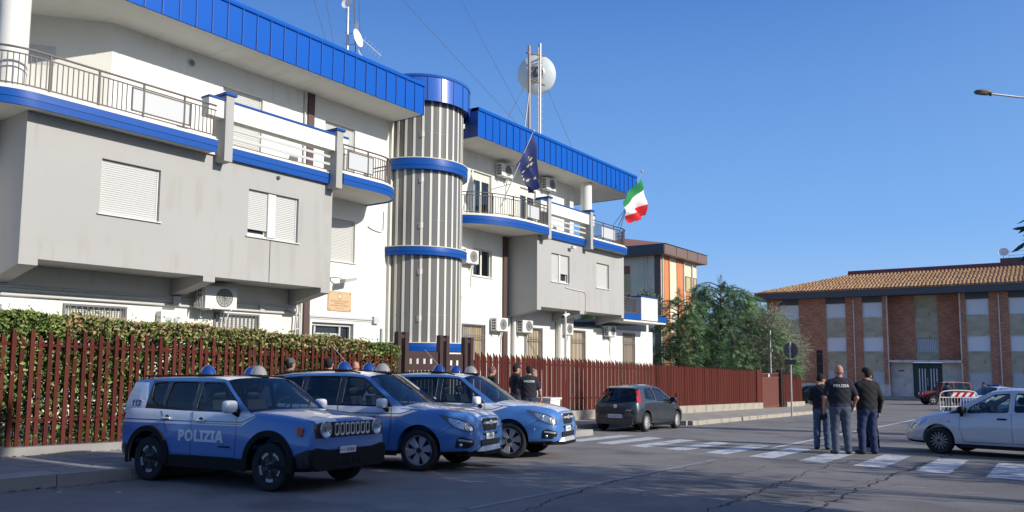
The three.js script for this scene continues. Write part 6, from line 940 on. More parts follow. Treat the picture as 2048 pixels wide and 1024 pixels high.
  A('bumper', [new THREE.ExtrudeGeometry(new THREE.Shape(roundPoly([[-0.80, 0.34], [0.80, 0.34], [0.84, 0.54], [0.78, 0.63], [0.5, 0.585], [-0.5, 0.585], [-0.78, 0.63], [-0.84, 0.54]], 0.06)), { depth: 0.05, bevelEnabled: true, bevelSize: 0.015, bevelThickness: 0.02, bevelSegments: 2 }).rotateY(Math.PI / 2).translate(xf - 0.05, 0, 0)], CAR.plastic); A('skid_plate', bx(xf - 0.12, xf + 0.03, 0.31, 0.35, -0.74, 0.74), CAR.plastic); A('lower_grille', Array.from({ length: 12 }, (_, i) => bx(xf + 0.02, xf + 0.034, 0.40, 0.46, -0.33 + i * 0.056, -0.30 + i * 0.056)), CAR.trim);
  const pl = A('number_plate', bx(xf + 0.028, xf + 0.036, 0.535, 0.635, -0.08, 0.28), CAR.whitePlate); part(pl, 'characters', new THREE.PlaneGeometry(0.36, 0.098).rotateY(Math.PI / 2).translate(xf + 0.0375, 0.585, 0.10), mat('#ffffff', 0.5, { map: canvasTex(512, 140, (k, W, H) => { k.fillStyle = '#d4d6d8'; k.fillRect(0, 0, W, H); k.fillStyle = '#5a4048'; k.font = 'bold 46px sans-serif'; k.fillText('POLIZIA', 12, 92); k.fillStyle = '#23252b'; k.font = 'bold 100px sans-serif'; k.save(); k.translate(212, 112); k.scale(0.86, 1); k.fillText('N5866', 0, 0); k.restore(); }) }), { local: true, keepUV: true });
  dome(car, A, -0.52, 1.655, 0.46, CAR.blueDome); dome(car, A, -0.52, 1.655, -0.46, CAR.blueDome); dome(car, A, 0.06, 1.65, -0.06, CAR.clearDome, 1.05);
  A('aerial', rod(V(-0.5, 1.68, 0.35), V(-0.72, 2.02, 0.37), 0.004, 5), CAR.trim); A('wiper', [rod(V(0.86, 1.13, 0.2), V(0.55, 1.37, -0.35), 0.008, 5), rod(V(0.88, 1.14, -0.35), V(0.62, 1.33, -0.72), 0.008, 5)], CAR.trim);
  A('bonnet_gap', [rod(V(2.0, 1.0, 0.74), V(0.95, 1.108, 0.80), 0.004, 4), rod(V(2.0, 1.0, -0.74), V(0.95, 1.108, -0.80), 0.004, 4)], CAR.trim);
};

// ---- rounder police SUV with hexagon grille
const FOR = {
  wb: 2.64, wr: 0.345, tw: 0.225, rim: 0.245, track: 1.55, arch: 0.405, halfW: 0.92, texTop: 1.80,
  stations: [[-2.22, 0.46, 0.92, 0.96, 0.66, 0.60], [-2.19, 0.38, 1.00, 1.02, 0.74, 0.68], [-2.08, 0.33, 1.06, 1.08, 0.82, 0.76], [-1.8, 0.30, 1.09, 1.10, 0.875, 0.82], [-1.32, 0.27, 1.10, 1.11, 0.893, 0.845], [-0.5, 0.26, 1.09, 1.10, 0.89, 0.85], [0.3, 0.26, 1.075, 1.085, 0.89, 0.85], [0.80, 0.26, 1.065, 1.09, 0.893, 0.845], [1.05, 0.26, 1.05, 1.135, 0.897, 0.83], [1.4, 0.27, 1.02, 1.105, 0.895, 0.815], [1.75, 0.28, 0.98, 1.07, 0.88, 0.79], [2.0, 0.29, 0.935, 1.02, 0.85, 0.755], [2.13, 0.30, 0.895, 0.98, 0.815, 0.72], [2.21, 0.32, 0.84, 0.935, 0.77, 0.675], [2.255, 0.35, 0.76, 0.87, 0.71, 0.62], [2.275, 0.40, 0.68, 0.79, 0.64, 0.55]],
  seams: [[[0.78, 1.05], [0.80, 0.75], [0.74, 0.40]], [[-0.28, 1.08], [-0.28, 0.42]], [[-0.86, 0.78], [-1.08, 1.08]], [[0.74, 0.40], [-0.28, 0.40], [-0.80, 0.42]], [[1.62, 0.60], [1.90, 0.74], [2.05, 0.80]]], handles: [[-0.10, 0.93], [-0.92, 0.95]], mirror: [0.66, 1.13, 0.98, 0.085],
  cabin: { belt: (x) => 1.08, roofY: 1.64, wb: 0.845, wr: 0.66, tail: -1.4, taper: 0.13, nose: 0.4, taperF: 0.06, crown: 0.05, bulgeF: 0.16, bulgeR: 0.07, seatX: -0.1,
    top: [[-1.92, 1.575], [-1.6, 1.615], [-1.1, 1.645], [-0.5, 1.655], [-0.1, 1.64], [0.10, 1.615], [0.24, 1.585]],
    outline: [[-2.14, 1.02], [1.03, 1.02], [1.0, 1.07], [0.24, 1.585], [0.10, 1.615], [-0.1, 1.64], [-0.5, 1.655], [-1.1, 1.645], [-1.6, 1.615], [-1.92, 1.575], [-2.08, 1.2]],
    windows: [{ pts: [[-0.22, 1.10], [0.72, 1.09], [0.62, 1.20], [0.14, 1.555], [-0.22, 1.59]], r: 0.04 }, { pts: [[-1.06, 1.12], [-0.34, 1.10], [-0.34, 1.59], [-1.02, 1.585]], r: 0.05 }, { pts: [[-1.74, 1.20], [-1.14, 1.13], [-1.12, 1.575], [-1.62, 1.55]], r: 0.08, m: CAR.dim }],
    front: [[1.0, 1.07], [0.24, 1.585]], rear: [[-2.13, 1.08], [-1.92, 1.56]] },
  wheel: { n: 6, w0: 0.024, w1: 0.070, rim: CAR.alloy, hub: CAR.alloyDark },
};
livery(FOR, {
  white: [[-2.3, 0.90], [0.95, 0.90], [1.35, 1.03], [1.35, 1.12], [1.0, 1.085], [-0.2, 1.09], [-1.7, 1.10], [-1.9, 1.4], [-2.3, 1.4]],
  lines: [[[[-2.3, 0.945], [-0.3, 0.945]], '#2c4d8c', 0.016], [[[-0.3, 0.955], [0.95, 0.955], [1.32, 1.07]], '#1d4f3f', 0.014], [[[-0.3, 0.905], [0.95, 0.905], [1.36, 1.03]], '#9c4a55', 0.010]],
  fills: [[[[-1.75, 1.10], [-0.2, 1.075], [0.78, 1.065], [0.66, 1.22], [0.15, 1.575], [-0.25, 1.605], [-1.1, 1.605], [-1.65, 1.57]], '#0d0e10'], [[[-2.3, 0], [2.3, 0], [2.3, 0.33], [-2.3, 0.33]], '#17181b']],
  text: [['POLIZIA', 0.02, 0.62, 0.165, '#cfd5de', 1.12]],
  topFills: [[[[0.6, -0.92], [2.3, -0.92], [2.3, 0.92], [0.6, 0.92]], PB], [[[0.6, -0.86], [1.4, -0.80], [2.3, -0.42], [2.3, 0.42], [1.4, 0.80], [0.6, 0.86]], '#cfd3da']], topText: [['POLIZIA', 1.62, 0, 96, '#b98f92']],
  front: [[-0.92, 0.92, 0, 0.345, '#1a1b1e']], rear: [[-0.92, 0.92, 0, 0.5, '#17181b']],
});
FOR.plate = 'M2427';
FOR.details = (car, A, { sideZ, patch }) => {
  const xf = 2.26, poly = (pts, d, x, m, n, r = 0.03) => A(n, new THREE.ExtrudeGeometry(new THREE.Shape(roundPoly(pts, r)), { depth: d, bevelEnabled: true, bevelSize: 0.006, bevelThickness: 0.006, bevelSegments: 1 }).rotateY(Math.PI / 2).translate(x, 0, 0), m);
  // local z points right; the shapes are drawn with x = -z
  poly([[-0.40, 0.86], [-0.31, 0.655], [0.31, 0.655], [0.40, 0.86], [0.34, 0.895], [-0.34, 0.895]], 0.05, xf - 0.045, CAR.chrome, 'grille_frame');
  poly([[-0.355, 0.85], [-0.28, 0.675], [0.28, 0.675], [0.355, 0.85], [0.31, 0.875], [-0.31, 0.875]], 0.03, xf - 0.012, CAR.trim, 'grille_mesh');
  A('grille_bar', [bx(xf + 0.018, xf + 0.04, 0.785, 0.825, -0.34, 0.34)], CAR.alloy); A('grille_slats', [0.70, 0.735, 0.85].map((y) => bx(xf + 0.018, xf + 0.03, y, y + 0.012, -0.30, 0.30)), CAR.alloyDark); A('emblem', lathe([[0, 0.02], [0.04, 0.018], [0.055, 0.0]], 20).rotateZ(-Math.PI / 2).scale(1, 0.8, 1.4).translate(xf + 0.035, 0.16 + 0.645, 0), CAR.chrome);
  for (const s of [1, -1]) {
    const hl = A('headlight', patch([[1.66, 0.955], [1.85, 0.925], [2.02, 0.885], [2.15, 0.845], [2.24, 0.775], [2.258, 0.665], [2.16, 0.675], [1.98, 0.735], [1.80, 0.85]], s, 0.004, 0.03), CAR.trim); part(hl, 'reflector', patch([[1.84, 0.905], [2.02, 0.865], [2.15, 0.82], [2.235, 0.75], [2.248, 0.685], [2.16, 0.70], [1.99, 0.755], [1.86, 0.84]], s, 0.012, 0.03), CAR.reflector, { local: true }); for (const [x, y, r] of [[2.17, 0.755, 0.05], [2.03, 0.805, 0.045]]) part(hl, 'bulb_ring', new THREE.TorusGeometry(r, 0.013, 8, 20).rotateY(s * (Math.PI / 2 - 0.55)).rotateY(0).translate(x, y, s * (sideZ(x, y) + 0.012)), CAR.chrome, { local: true }); part(hl, 'lens', patch([[1.68, 0.95], [1.85, 0.922], [2.02, 0.882], [2.15, 0.84], [2.238, 0.772], [2.255, 0.67], [2.16, 0.68], [1.98, 0.74], [1.81, 0.85]], s, 0.030, 0.03), CAR.lens, { local: true });
    A('fog_recess', patch([[1.98, 0.41], [2.20, 0.40], [2.262, 0.45], [2.262, 0.545], [2.10, 0.59], [2.02, 0.57]], s, 0.004, 0.03), CAR.trim); A('fog_trim', patch([[2.04, 0.525], [2.25, 0.50], [2.255, 0.53], [2.05, 0.56]], s, 0.014, 0.01), CAR.chrome); A('fog_light', new THREE.SphereGeometry(0.035, 12, 8).translate(2.08, 0.455, s * sideZ(2.08, 0.455)), CAR.reflector);
    A('tail_light', bx(-2.21, -2.15, 0.88, 1.06, s * 0.56, s * 0.74), CAR.red); for (const [x, y] of FOR.handles) A('handle_cup', new THREE.SphereGeometry(0.05, 12, 8).scale(1, 0.8, 0.16).translate(x, y, s * (sideZ(x, y) + 0.002)), CAR.plastic);
    A('sill', bx(-0.9, 0.9, 0.25, 0.33, s * 0.84, s * 0.885), CAR.plastic); A('roof_rail', tube([V(-1.7, 1.64, s * 0.60), V(-1.0, 1.70, s * 0.62), V(-0.3, 1.70, s * 0.62), V(0.0, 1.655, s * 0.61)], 0.014, 20), CAR.plastic);
  }
  A('front_lip', [hex([[2.0, 0.27, 0.78], [2.33, 0.27, 0.40], [2.33, 0.27, -0.40], [2.0, 0.27, -0.78], [2.02, 0.33, 0.80], [2.345, 0.335, 0.40], [2.345, 0.335, -0.40], [2.02, 0.33, -0.80]])], CAR.plastic); A('lower_intake', bx(2.245, 2.30, 0.42, 0.52, -0.42, 0.42), CAR.trim); A('bumper_slot', bx(2.24, 2.30, 0.60, 0.635, -0.30, 0.30), CAR.trim); A('skid_plate', hex([[2.1, 0.335, 0.62], [2.335, 0.335, 0.38], [2.335, 0.335, -0.38], [2.1, 0.335, -0.62], [2.12, 0.40, 0.60], [2.305, 0.415, 0.36], [2.305, 0.415, -0.36], [2.12, 0.40, -0.60]]), CAR.alloy);
  const pl = A('number_plate', bx(2.295, 2.302, 0.525, 0.63, -0.14, 0.22), CAR.whitePlate); part(pl, 'characters', new THREE.PlaneGeometry(0.35, 0.10).rotateY(Math.PI / 2).translate(2.304, 0.578, 0.04), mat('#ffffff', 0.5, { map: canvasTex(512, 140, (k, W, H) => { k.fillStyle = '#d4d6d8'; k.fillRect(0, 0, W, H); k.fillStyle = '#7d3038'; k.font = 'bold 46px sans-serif'; k.fillText('POLIZIA', 12, 92); k.fillStyle = '#23252b'; k.font = 'bold 92px sans-serif'; k.fillText('M2427'.slice(0, 4), 215, 108); }) }), { local: true, keepUV: true });
  dome(car, A, -0.45, 1.70, 0.44, CAR.blueDome); dome(car, A, -0.45, 1.70, -0.44, CAR.blueDome); dome(car, A, 0.10, 1.67, -0.02, CAR.clearDome, 1.05);
  A('aerial', rod(V(-0.45, 1.70, 0.1), V(-0.95, 2.20, 0.12), 0.005, 5), CAR.alloy); A('wiper', [rod(V(1.06, 1.10, 0.25), V(0.72, 1.33, -0.3), 0.008, 5), rod(V(1.08, 1.10, -0.3), V(0.78, 1.30, -0.7), 0.008, 5)], CAR.trim);
  A('bonnet_gap', [tube([V(2.17, 0.90, 0.55), V(1.85, 0.975, 0.73), V(1.4, 1.035, 0.775), V(1.08, 1.085, 0.79)], 0.004, 16, 4), tube([V(2.17, 0.90, -0.55), V(1.85, 0.975, -0.73), V(1.4, 1.035, -0.775), V(1.08, 1.085, -0.79)], 0.004, 16, 4)], CAR.trim);
};

// ---- small three-door hatchback
const hatch = (paint, wheel, o = {}) => ({
  wb: 2.51, wr: 0.300, tw: 0.19, rim: 0.200, track: 1.46, arch: 0.345, halfW: 0.86, texTop: 1.6, paint: Array(5).fill(paint).concat(CAR.plastic), roofPaint: paint, mirrorM: o.mirrorM || paint, handleM: o.handleM || paint,
  stations: [[-1.86, 0.40, 0.78, 0.82, 0.62, 0.55], [-1.84, 0.30, 0.86, 0.88, 0.70, 0.63], [-1.76, 0.25, 0.93, 0.95, 0.765, 0.705], [-1.5, 0.22, 0.98, 0.99, 0.82, 0.765], [-1.2, 0.20, 0.98, 0.99, 0.838, 0.79], [-0.4, 0.19, 0.955, 0.965, 0.83, 0.79], [0.4, 0.19, 0.925, 0.935, 0.83, 0.785], [0.95, 0.19, 0.90, 0.94, 0.835, 0.775], [1.2, 0.20, 0.875, 0.955, 0.838, 0.755], [1.5, 0.21, 0.815, 0.905, 0.825, 0.72], [1.8, 0.22, 0.72, 0.815, 0.77, 0.64], [1.98, 0.23, 0.62, 0.71, 0.68, 0.54], [2.09, 0.25, 0.53, 0.60, 0.56, 0.44], [2.13, 0.30, 0.46, 0.50, 0.42, 0.34]],
  seams: o.five ? [[[0.78, 0.89], [0.80, 0.6], [0.72, 0.30]], [[-0.24, 0.94], [-0.24, 0.32]], [[-0.85, 0.62], [-1.02, 0.95]], [[0.72, 0.30], [-0.8, 0.31]]] : [[[0.78, 0.89], [0.80, 0.6], [0.72, 0.30]], [[-0.42, 0.95], [-0.50, 0.6], [-0.46, 0.32]], [[0.72, 0.30], [-0.46, 0.31]]],
  handles: o.five ? [[-0.06, 0.82], [-0.86, 0.84]] : [[-0.30, 0.82]], mirror: [0.70, 1.0, 0.90, 0.075],
  cabin: { belt: (x) => 0.94, roofY: 1.41, wb: 0.782, wr: 0.555, tail: -0.9, taper: 0.13, nose: 0.4, taperF: 0.06, crown: 0.06, bulgeF: 0.15, bulgeR: 0.10, seatX: -0.10,
    top: [[-1.34, 1.335], [-1.05, 1.385], [-0.65, 1.425], [-0.2, 1.435], [0.06, 1.41], [0.22, 1.375]],
    outline: [[-1.80, 0.90], [1.12, 0.88], [1.08, 0.92], [0.22, 1.375], [0.06, 1.41], [-0.2, 1.435], [-0.65, 1.425], [-1.05, 1.385], [-1.34, 1.335], [-1.62, 1.1]],
    windows: o.five ? [{ pts: [[-0.18, 0.965], [0.64, 0.935], [0.58, 1.06], [0.12, 1.335], [-0.18, 1.365]], r: 0.03 }, { pts: [[0.70, 0.93], [1.02, 0.92], [0.70, 1.05]], r: 0.02, m: CAR.dim }, { pts: [[-1.05, 1.0], [-0.30, 0.97], [-0.30, 1.37], [-0.86, 1.345]], r: 0.05 }] : [{ pts: [[-0.40, 0.97], [0.76, 0.935], [0.64, 1.05], [0.14, 1.335], [-0.36, 1.37]], r: 0.04 }, { pts: [[-1.18, 1.03], [-0.50, 0.98], [-0.46, 1.37], [-0.96, 1.335]], r: 0.08 }],
    front: [[1.08, 0.92], [0.22, 1.375]], rear: [[-1.74, 0.96], [-1.34, 1.325]] },
  wheel,
  details: (car, A, { sideZ, patch }) => {
    for (const s of [1, -1]) {
      const q = (p) => { const pos = []; const c = p.map(([x, y, z]) => [x, y, s * z]); for (const k of [0, 1, 2, 0, 2, 3]) pos.push(...c[k]); const b = new THREE.BufferGeometry(); b.setAttribute('position', new THREE.Float32BufferAttribute(pos, 3)); b.computeVertexNormals(); return b; };
      A('tail_light', hex([[-1.62, 0.93, s * 0.785], [-1.76, 0.95, s * 0.70], [-1.68, 0.95, s * 0.66], [-1.55, 0.95, s * 0.7], [-1.30, 1.30, s * 0.585], [-1.40, 1.30, s * 0.515], [-1.34, 1.30, s * 0.50], [-1.27, 1.30, s * 0.54]]), CAR.red);
      const hp = [[1.50, 0.79], [1.72, 0.735], [1.92, 0.64], [2.03, 0.555], [1.98, 0.50], [1.80, 0.56], [1.62, 0.66]]; const hl = A('headlight', patch(hp, s, 0.004, 0.03), CAR.reflector); part(hl, 'lens', patch(hp, s, 0.02, 0.03), CAR.lens, { local: true });
      A('fog_light', lathe([[0, 0.02], [0.04, 0.015], [0.055, 0]], 16).rotateZ(-Math.PI / 2).rotateY(-s * 0.5).translate(1.975, 0.375, s * 0.60), CAR.trim); A('side_repeater', new THREE.SphereGeometry(0.03, 10, 6).scale(1, 0.5, 0.3).translate(1.02, 0.73, s * sideZ(1.02, 0.73)), CAR.amber); A('sill', bx(-0.8, 0.8, 0.17, 0.24, s * 0.79, s * 0.835), o.sill || CAR.plastic);
    }
    A('rear_bumper', [hex([[-1.87, 0.24, 0.60], [-1.80, 0.24, 0.62], [-1.80, 0.24, -0.62], [-1.87, 0.24, -0.60], [-1.895, 0.42, 0.60], [-1.80, 0.42, 0.62], [-1.80, 0.42, -0.62], [-1.895, 0.42, -0.60]].map(([x, y, z]) => [x, y, z]))], o.bumper || paint); A('tailgate_gap', [bx(-1.868, -1.855, 0.595, 0.605, -0.56, 0.56)], CAR.trim);
    const pl = A('number_plate', bx(-1.885, -1.875, 0.43, 0.545, -0.27, 0.27), CAR.whitePlate); if (o.plate) part(pl, 'characters', new THREE.PlaneGeometry(0.52, 0.11).rotateY(-Math.PI / 2).translate(-1.888, 0.488, 0), mat('#ffffff', 0.5, { map: plateTex(o.plate, 512, '#1c1f26', (k, W, H) => { k.fillStyle = '#274a96'; k.fillRect(0, 0, 34, H); k.fillRect(W - 34, 0, 34, H); }) }), { local: true, keepUV: true });
    A('emblem', lathe([[0, 0.012], [0.05, 0.01], [0.06, 0]], 20).rotateZ(Math.PI / 2).translate(-1.862, 0.79, 0), CAR.chrome); A('model_badge', bx(-1.872, -1.858, 0.665, 0.69, 0.36, 0.56), CAR.chrome); A('rear_wiper', [rod(V(-1.80, 0.985, 0.0), V(-1.83, 1.0, -0.42), 0.012, 5)], CAR.trim); A('aerial', rod(V(-1.3, 1.44, 0), V(-1.36, 1.60, 0), 0.006, 5), CAR.trim);
    A('spoiler', hex([[-1.46, 1.33, 0.47], [-1.24, 1.37, 0.50], [-1.24, 1.37, -0.50], [-1.46, 1.33, -0.47], [-1.44, 1.38, 0.46], [-1.22, 1.42, 0.49], [-1.22, 1.42, -0.49], [-1.44, 1.38, -0.46]]), paint);
    if (o.extra) o.extra(car, A);
  },
});
const RAD_REN = rad(-82), RAD_F2 = rad(-74.4), RAD_F3 = rad(-74.6);
{
  const ren = buildCar('police_car', 'boxy blue and white police off-roader lettered POLIZIA with black arches and seven-slot grille', REN, 'police cars parked at the kerb');
  placeCar(ren, 6.80, -9.33, RAD_REN, 0.865);
  const f2 = buildCar('police_car', 'rounded blue and white police estate parked between the boxy off-roader and its twin', FOR, 'police cars parked at the kerb');
  placeCar(f2, 9.5, -9.6, RAD_F2, 0.915);
  const f3 = copyOf(f2, 'rounded blue and white police estate standing beside the officers at the fence'); placeCar(f3, 12.15, -9.78, RAD_F3, 0.925);
  const dk = buildCar('hatchback', 'dark grey hatchback parked by the kerb seen from behind', hatch(paintM({ color: lin(0.045, 0.052, 0.058), metalness: 0.4 }), { n: 12, w0: 0.010, w1: 0.020, rim: CAR.alloy, hub: CAR.alloy }, { plate: 'EE 587DC' }));
  placeCar(dk, 22.3, -10.95, rad(1.6), 0.935);
  const sv = buildCar('hatchback', 'silver hatchback stopped across the zebra crossing', hatch(paintM({ color: lin(0.56, 0.565, 0.585), metalness: 0.15 }), { n: 14, w0: 0.008, w1: 0.012, rim: CAR.alloyDark, spoke: mat([0.30, 0.29, 0.28], 0.4, { metalness: 0.6 }) }, { five: true, mirrorM: CAR.plastic, handleM: CAR.plastic }));
  placeCar(sv, 18.62, -0.92, rad(74.5), 0.905);
}

// ---------------------------------------------------------------- people: smooth-blended limbs meshed as one surface
function nets(f, lo, hi, cell) {   // surface nets on a box; f(x, y, z) < 0 inside
  const n = [0, 1, 2].map((k) => Math.ceil((hi[k] - lo[k]) / cell) + 1), [nx, ny, nz] = n, F = new Float32Array(nx * ny * nz), id = (i, j, k) => (k * ny + j) * nx + i;
  for (let k = 0; k < nz; k++) for (let j = 0; j < ny; j++) for (let i = 0; i < nx; ) { const v = f(lo[0] + i * cell, lo[1] + j * cell, lo[2] + k * cell), sk = Math.max(1, Math.floor(Math.abs(v) * 0.8 / cell)); for (let q = 0; q < sk && i < nx; q++, i++) F[id(i, j, k)] = v; }
  const vid = new Int32Array(nx * ny * nz).fill(-1), pos = [], idx = [];
  for (let k = 0; k < nz - 1; k++) for (let j = 0; j < ny - 1; j++) for (let i = 0; i < nx - 1; i++) {
    let c = 0, sx = 0, sy = 0, sz = 0, m = 0; const v = []; for (let b = 0; b < 8; b++) { const w = F[id(i + (b & 1), j + ((b >> 1) & 1), k + (b >> 2))]; v.push(w); if (w < 0) m++; }
    if (m === 0 || m === 8) continue;
    for (const [a, b] of [[0, 1], [2, 3], [4, 5], [6, 7], [0, 2], [1, 3], [4, 6], [5, 7], [0, 4], [1, 5], [2, 6], [3, 7]]) if ((v[a] < 0) !== (v[b] < 0)) { const t = v[a] / (v[a] - v[b]); sx += (a & 1) + t * ((b & 1) - (a & 1)); sy += ((a >> 1) & 1) + t * (((b >> 1) & 1) - ((a >> 1) & 1)); sz += (a >> 2) + t * ((b >> 2) - (a >> 2)); c++; }
    vid[id(i, j, k)] = pos.length / 3; pos.push(lo[0] + (i + sx / c) * cell, lo[1] + (j + sy / c) * cell, lo[2] + (k + sz / c) * cell);
  }
  const quad = (a, b, c, d, flip) => { if (a < 0 || b < 0 || c < 0 || d < 0) return; flip ? idx.push(a, c, b, a, d, c) : idx.push(a, b, c, a, c, d); };
  for (let k = 1; k < nz - 1; k++) for (let j = 1; j < ny - 1; j++) for (let i = 1; i < nx - 1; i++) {
    const s = F[id(i, j, k)] < 0;
    if (s !== (F[id(i + 1, j, k)] < 0)) quad(vid[id(i, j - 1, k - 1)], vid[id(i, j, k - 1)], vid[id(i, j, k)], vid[id(i, j - 1, k)], !s);
    if (s !== (F[id(i, j + 1, k)] < 0)) quad(vid[id(i - 1, j, k - 1)], vid[id(i - 1, j, k)], vid[id(i, j, k)], vid[id(i, j, k - 1)], !s);
    if (s !== (F[id(i, j, k + 1)] < 0)) quad(vid[id(i - 1, j - 1, k)], vid[id(i, j - 1, k)], vid[id(i, j, k)], vid[id(i - 1, j, k)], !s);
  }
  return { pos, idx };
}
const cone = (a, b, ra, rb, c, k = 0.03) => { const d = [b[0] - a[0], b[1] - a[1], b[2] - a[2]], L2 = d[0] ** 2 + d[1] ** 2 + d[2] ** 2 || 1e-9; return { c, k, lo: [0, 1, 2].map((i) => Math.min(a[i], b[i]) - Math.max(ra, rb)), hi: [0, 1, 2].map((i) => Math.max(a[i], b[i]) + Math.max(ra, rb)), d: (x, y, z) => { const px = x - a[0], py = y - a[1], pz = z - a[2], t = clamp((px * d[0] + py * d[1] + pz * d[2]) / L2, 0, 1); return Math.hypot(px - d[0] * t, py - d[1] * t, pz - d[2] * t) - lerp(ra, rb, t); } }; };
const ell = (p, r, c, k = 0.04, tilt = 0) => { const R = Math.max(...r), m = Math.min(...r), ct = Math.cos(tilt), sn = Math.sin(tilt); return { c, k, lo: p.map((v) => v - R), hi: p.map((v) => v + R), d: (x, y, z) => { let px = x - p[0], py = y - p[1]; const qx = ct * px + sn * py, qy = -sn * px + ct * py; const h = Math.hypot(qx / r[0], qy / r[1], (z - p[2]) / r[2]); return (h - 1) * m * 0.9 + (h < 1e-6 ? -m * 0 : 0); } }; };
function blend(prims) { return (x, y, z) => { let d = 1e9; for (const p of prims) { const k = p.k, lo = p.lo, hi = p.hi; if (d < 1e8) { const m = d + k; if (lo[0] - x > m || x - hi[0] > m || lo[1] - y > m || y - hi[1] > m || lo[2] - z > m || z - hi[2] > m) continue; } const e = p.d(x, y, z); if (e > d + k) continue; const h = clamp(0.5 + 0.5 * (d - e) / k, 0, 1); d = d === 1e9 ? e : lerp(d, e, h) - k * h * (1 - h); } return d; }; }
function meshPrims(prims, cell, recolor, fold = 0) {
  const lo = [0, 1, 2].map((i) => Math.min(...prims.map((p) => p.lo[i])) - 3 * cell), hi = [0, 1, 2].map((i) => Math.max(...prims.map((p) => p.hi[i])) + 3 * cell), f0 = blend(prims), f = fold ? (x, y, z) => { const d = f0(x, y, z); return Math.abs(d) > 0.05 ? d : d + fold * (Math.sin(31 * y + 9 * x + 4 * Math.sin(7 * z)) * Math.sin(17 * z + 11 * y) * 0.6 + Math.sin(52 * y - 23 * z + 13 * x) * 0.4); } : f0, { pos, idx } = nets(f, lo, hi, cell), n = pos.length / 3, col = new Float32Array(n * 3), nor = new Float32Array(n * 3), e = cell * 0.6;
  for (let i = 0; i < n; i++) {
    const x = pos[3 * i], y = pos[3 * i + 1], z = pos[3 * i + 2], gx0 = f(x + e, y, z) - f(x - e, y, z), gy0 = f(x, y + e, z) - f(x, y - e, z), gz0 = f(x, y, z + e) - f(x, y, z - e), L = Math.hypot(gx0, gy0, gz0) || 1; nor.set([gx0 / L, gy0 / L, gz0 / L], 3 * i);
    let best = 1e9, c = prims[0].c; for (const p of prims) { if (p.lo[0] - x > 0.05 || x - p.hi[0] > 0.05 || p.lo[1] - y > 0.05 || y - p.hi[1] > 0.05 || p.lo[2] - z > 0.05 || z - p.hi[2] > 0.05) continue; const d = p.d(x, y, z); if (d < best) { best = d; c = p.c; } } const cc = recolor ? recolor(x, y, z, c) : c; col.set(cc, 3 * i);
  }
  const q = new THREE.BufferGeometry(); q.setAttribute('position', new THREE.Float32BufferAttribute(pos, 3)); q.setAttribute('normal', new THREE.BufferAttribute(nor, 3)); q.setAttribute('color', new THREE.BufferAttribute(col, 3)); q.setIndex(idx); return q;
}
const fontBold = new (await import('three/addons/loaders/FontLoader.js')).FontLoader(), sansBold = await fontBold.loadAsync('fonts/droid/droid_sans_bold.typeface.json');
const { TextGeometry } = await import('three/addons/geometries/TextGeometry.js');
const SKIN = [0.40, 0.225, 0.155], NAVY = [0.012, 0.013, 0.022], CLOTH = mat('#ffffff', 0.88, { vertexColors: true });
function handPrims(w, dir, inward, c, curl = 0.5) {   // palm, four bent fingers of different lengths, thumb from the side of the palm
  const D = V(...dir).normalize(), N = V(...inward).addScaledVector(D, -V(...inward).dot(D)).normalize(), S = V().crossVectors(D, N), at = (a, b, n) => { const p = V(...w).addScaledVector(D, a).addScaledVector(S, b).addScaledVector(N, n); return [p.x, p.y, p.z]; }, out = [];
  out.push(cone(at(-0.015, 0, 0), at(0.04, 0, 0), 0.026, 0.028, c, 0.02)); for (const b of [-0.028, -0.009, 0.010, 0.028]) out.push(cone(at(0.02, b * 0.8, 0), at(0.092, b, 0.002), 0.014, 0.012, c, 0.012));
  [[-0.030, 0.066], [-0.010, 0.080], [0.010, 0.075], [0.029, 0.058]].forEach(([b, l]) => { const a1 = curl * 0.8, a2 = curl * 1.9, p0 = [0.092, 0.002], p1 = [p0[0] + l * 0.52 * Math.cos(a1), p0[1] + l * 0.52 * Math.sin(a1)], p2 = [p1[0] + l * 0.48 * Math.cos(a2), p1[1] + l * 0.48 * Math.sin(a2)]; out.push(cone(at(p0[0], b, p0[1]), at(p1[0], b * 1.1, p1[1]), 0.0098, 0.0088, c, 0.006), cone(at(p1[0], b * 1.1, p1[1]), at(p2[0], b * 1.08, p2[1]), 0.0088, 0.0075, c, 0.004)); });
  out.push(cone(at(0.018, -0.026, 0.006), at(0.052, -0.05, 0.022), 0.0125, 0.0105, c, 0.010), cone(at(0.052, -0.05, 0.022), at(0.082, -0.05, 0.036), 0.0105, 0.0085, c, 0.006)); return out;
}
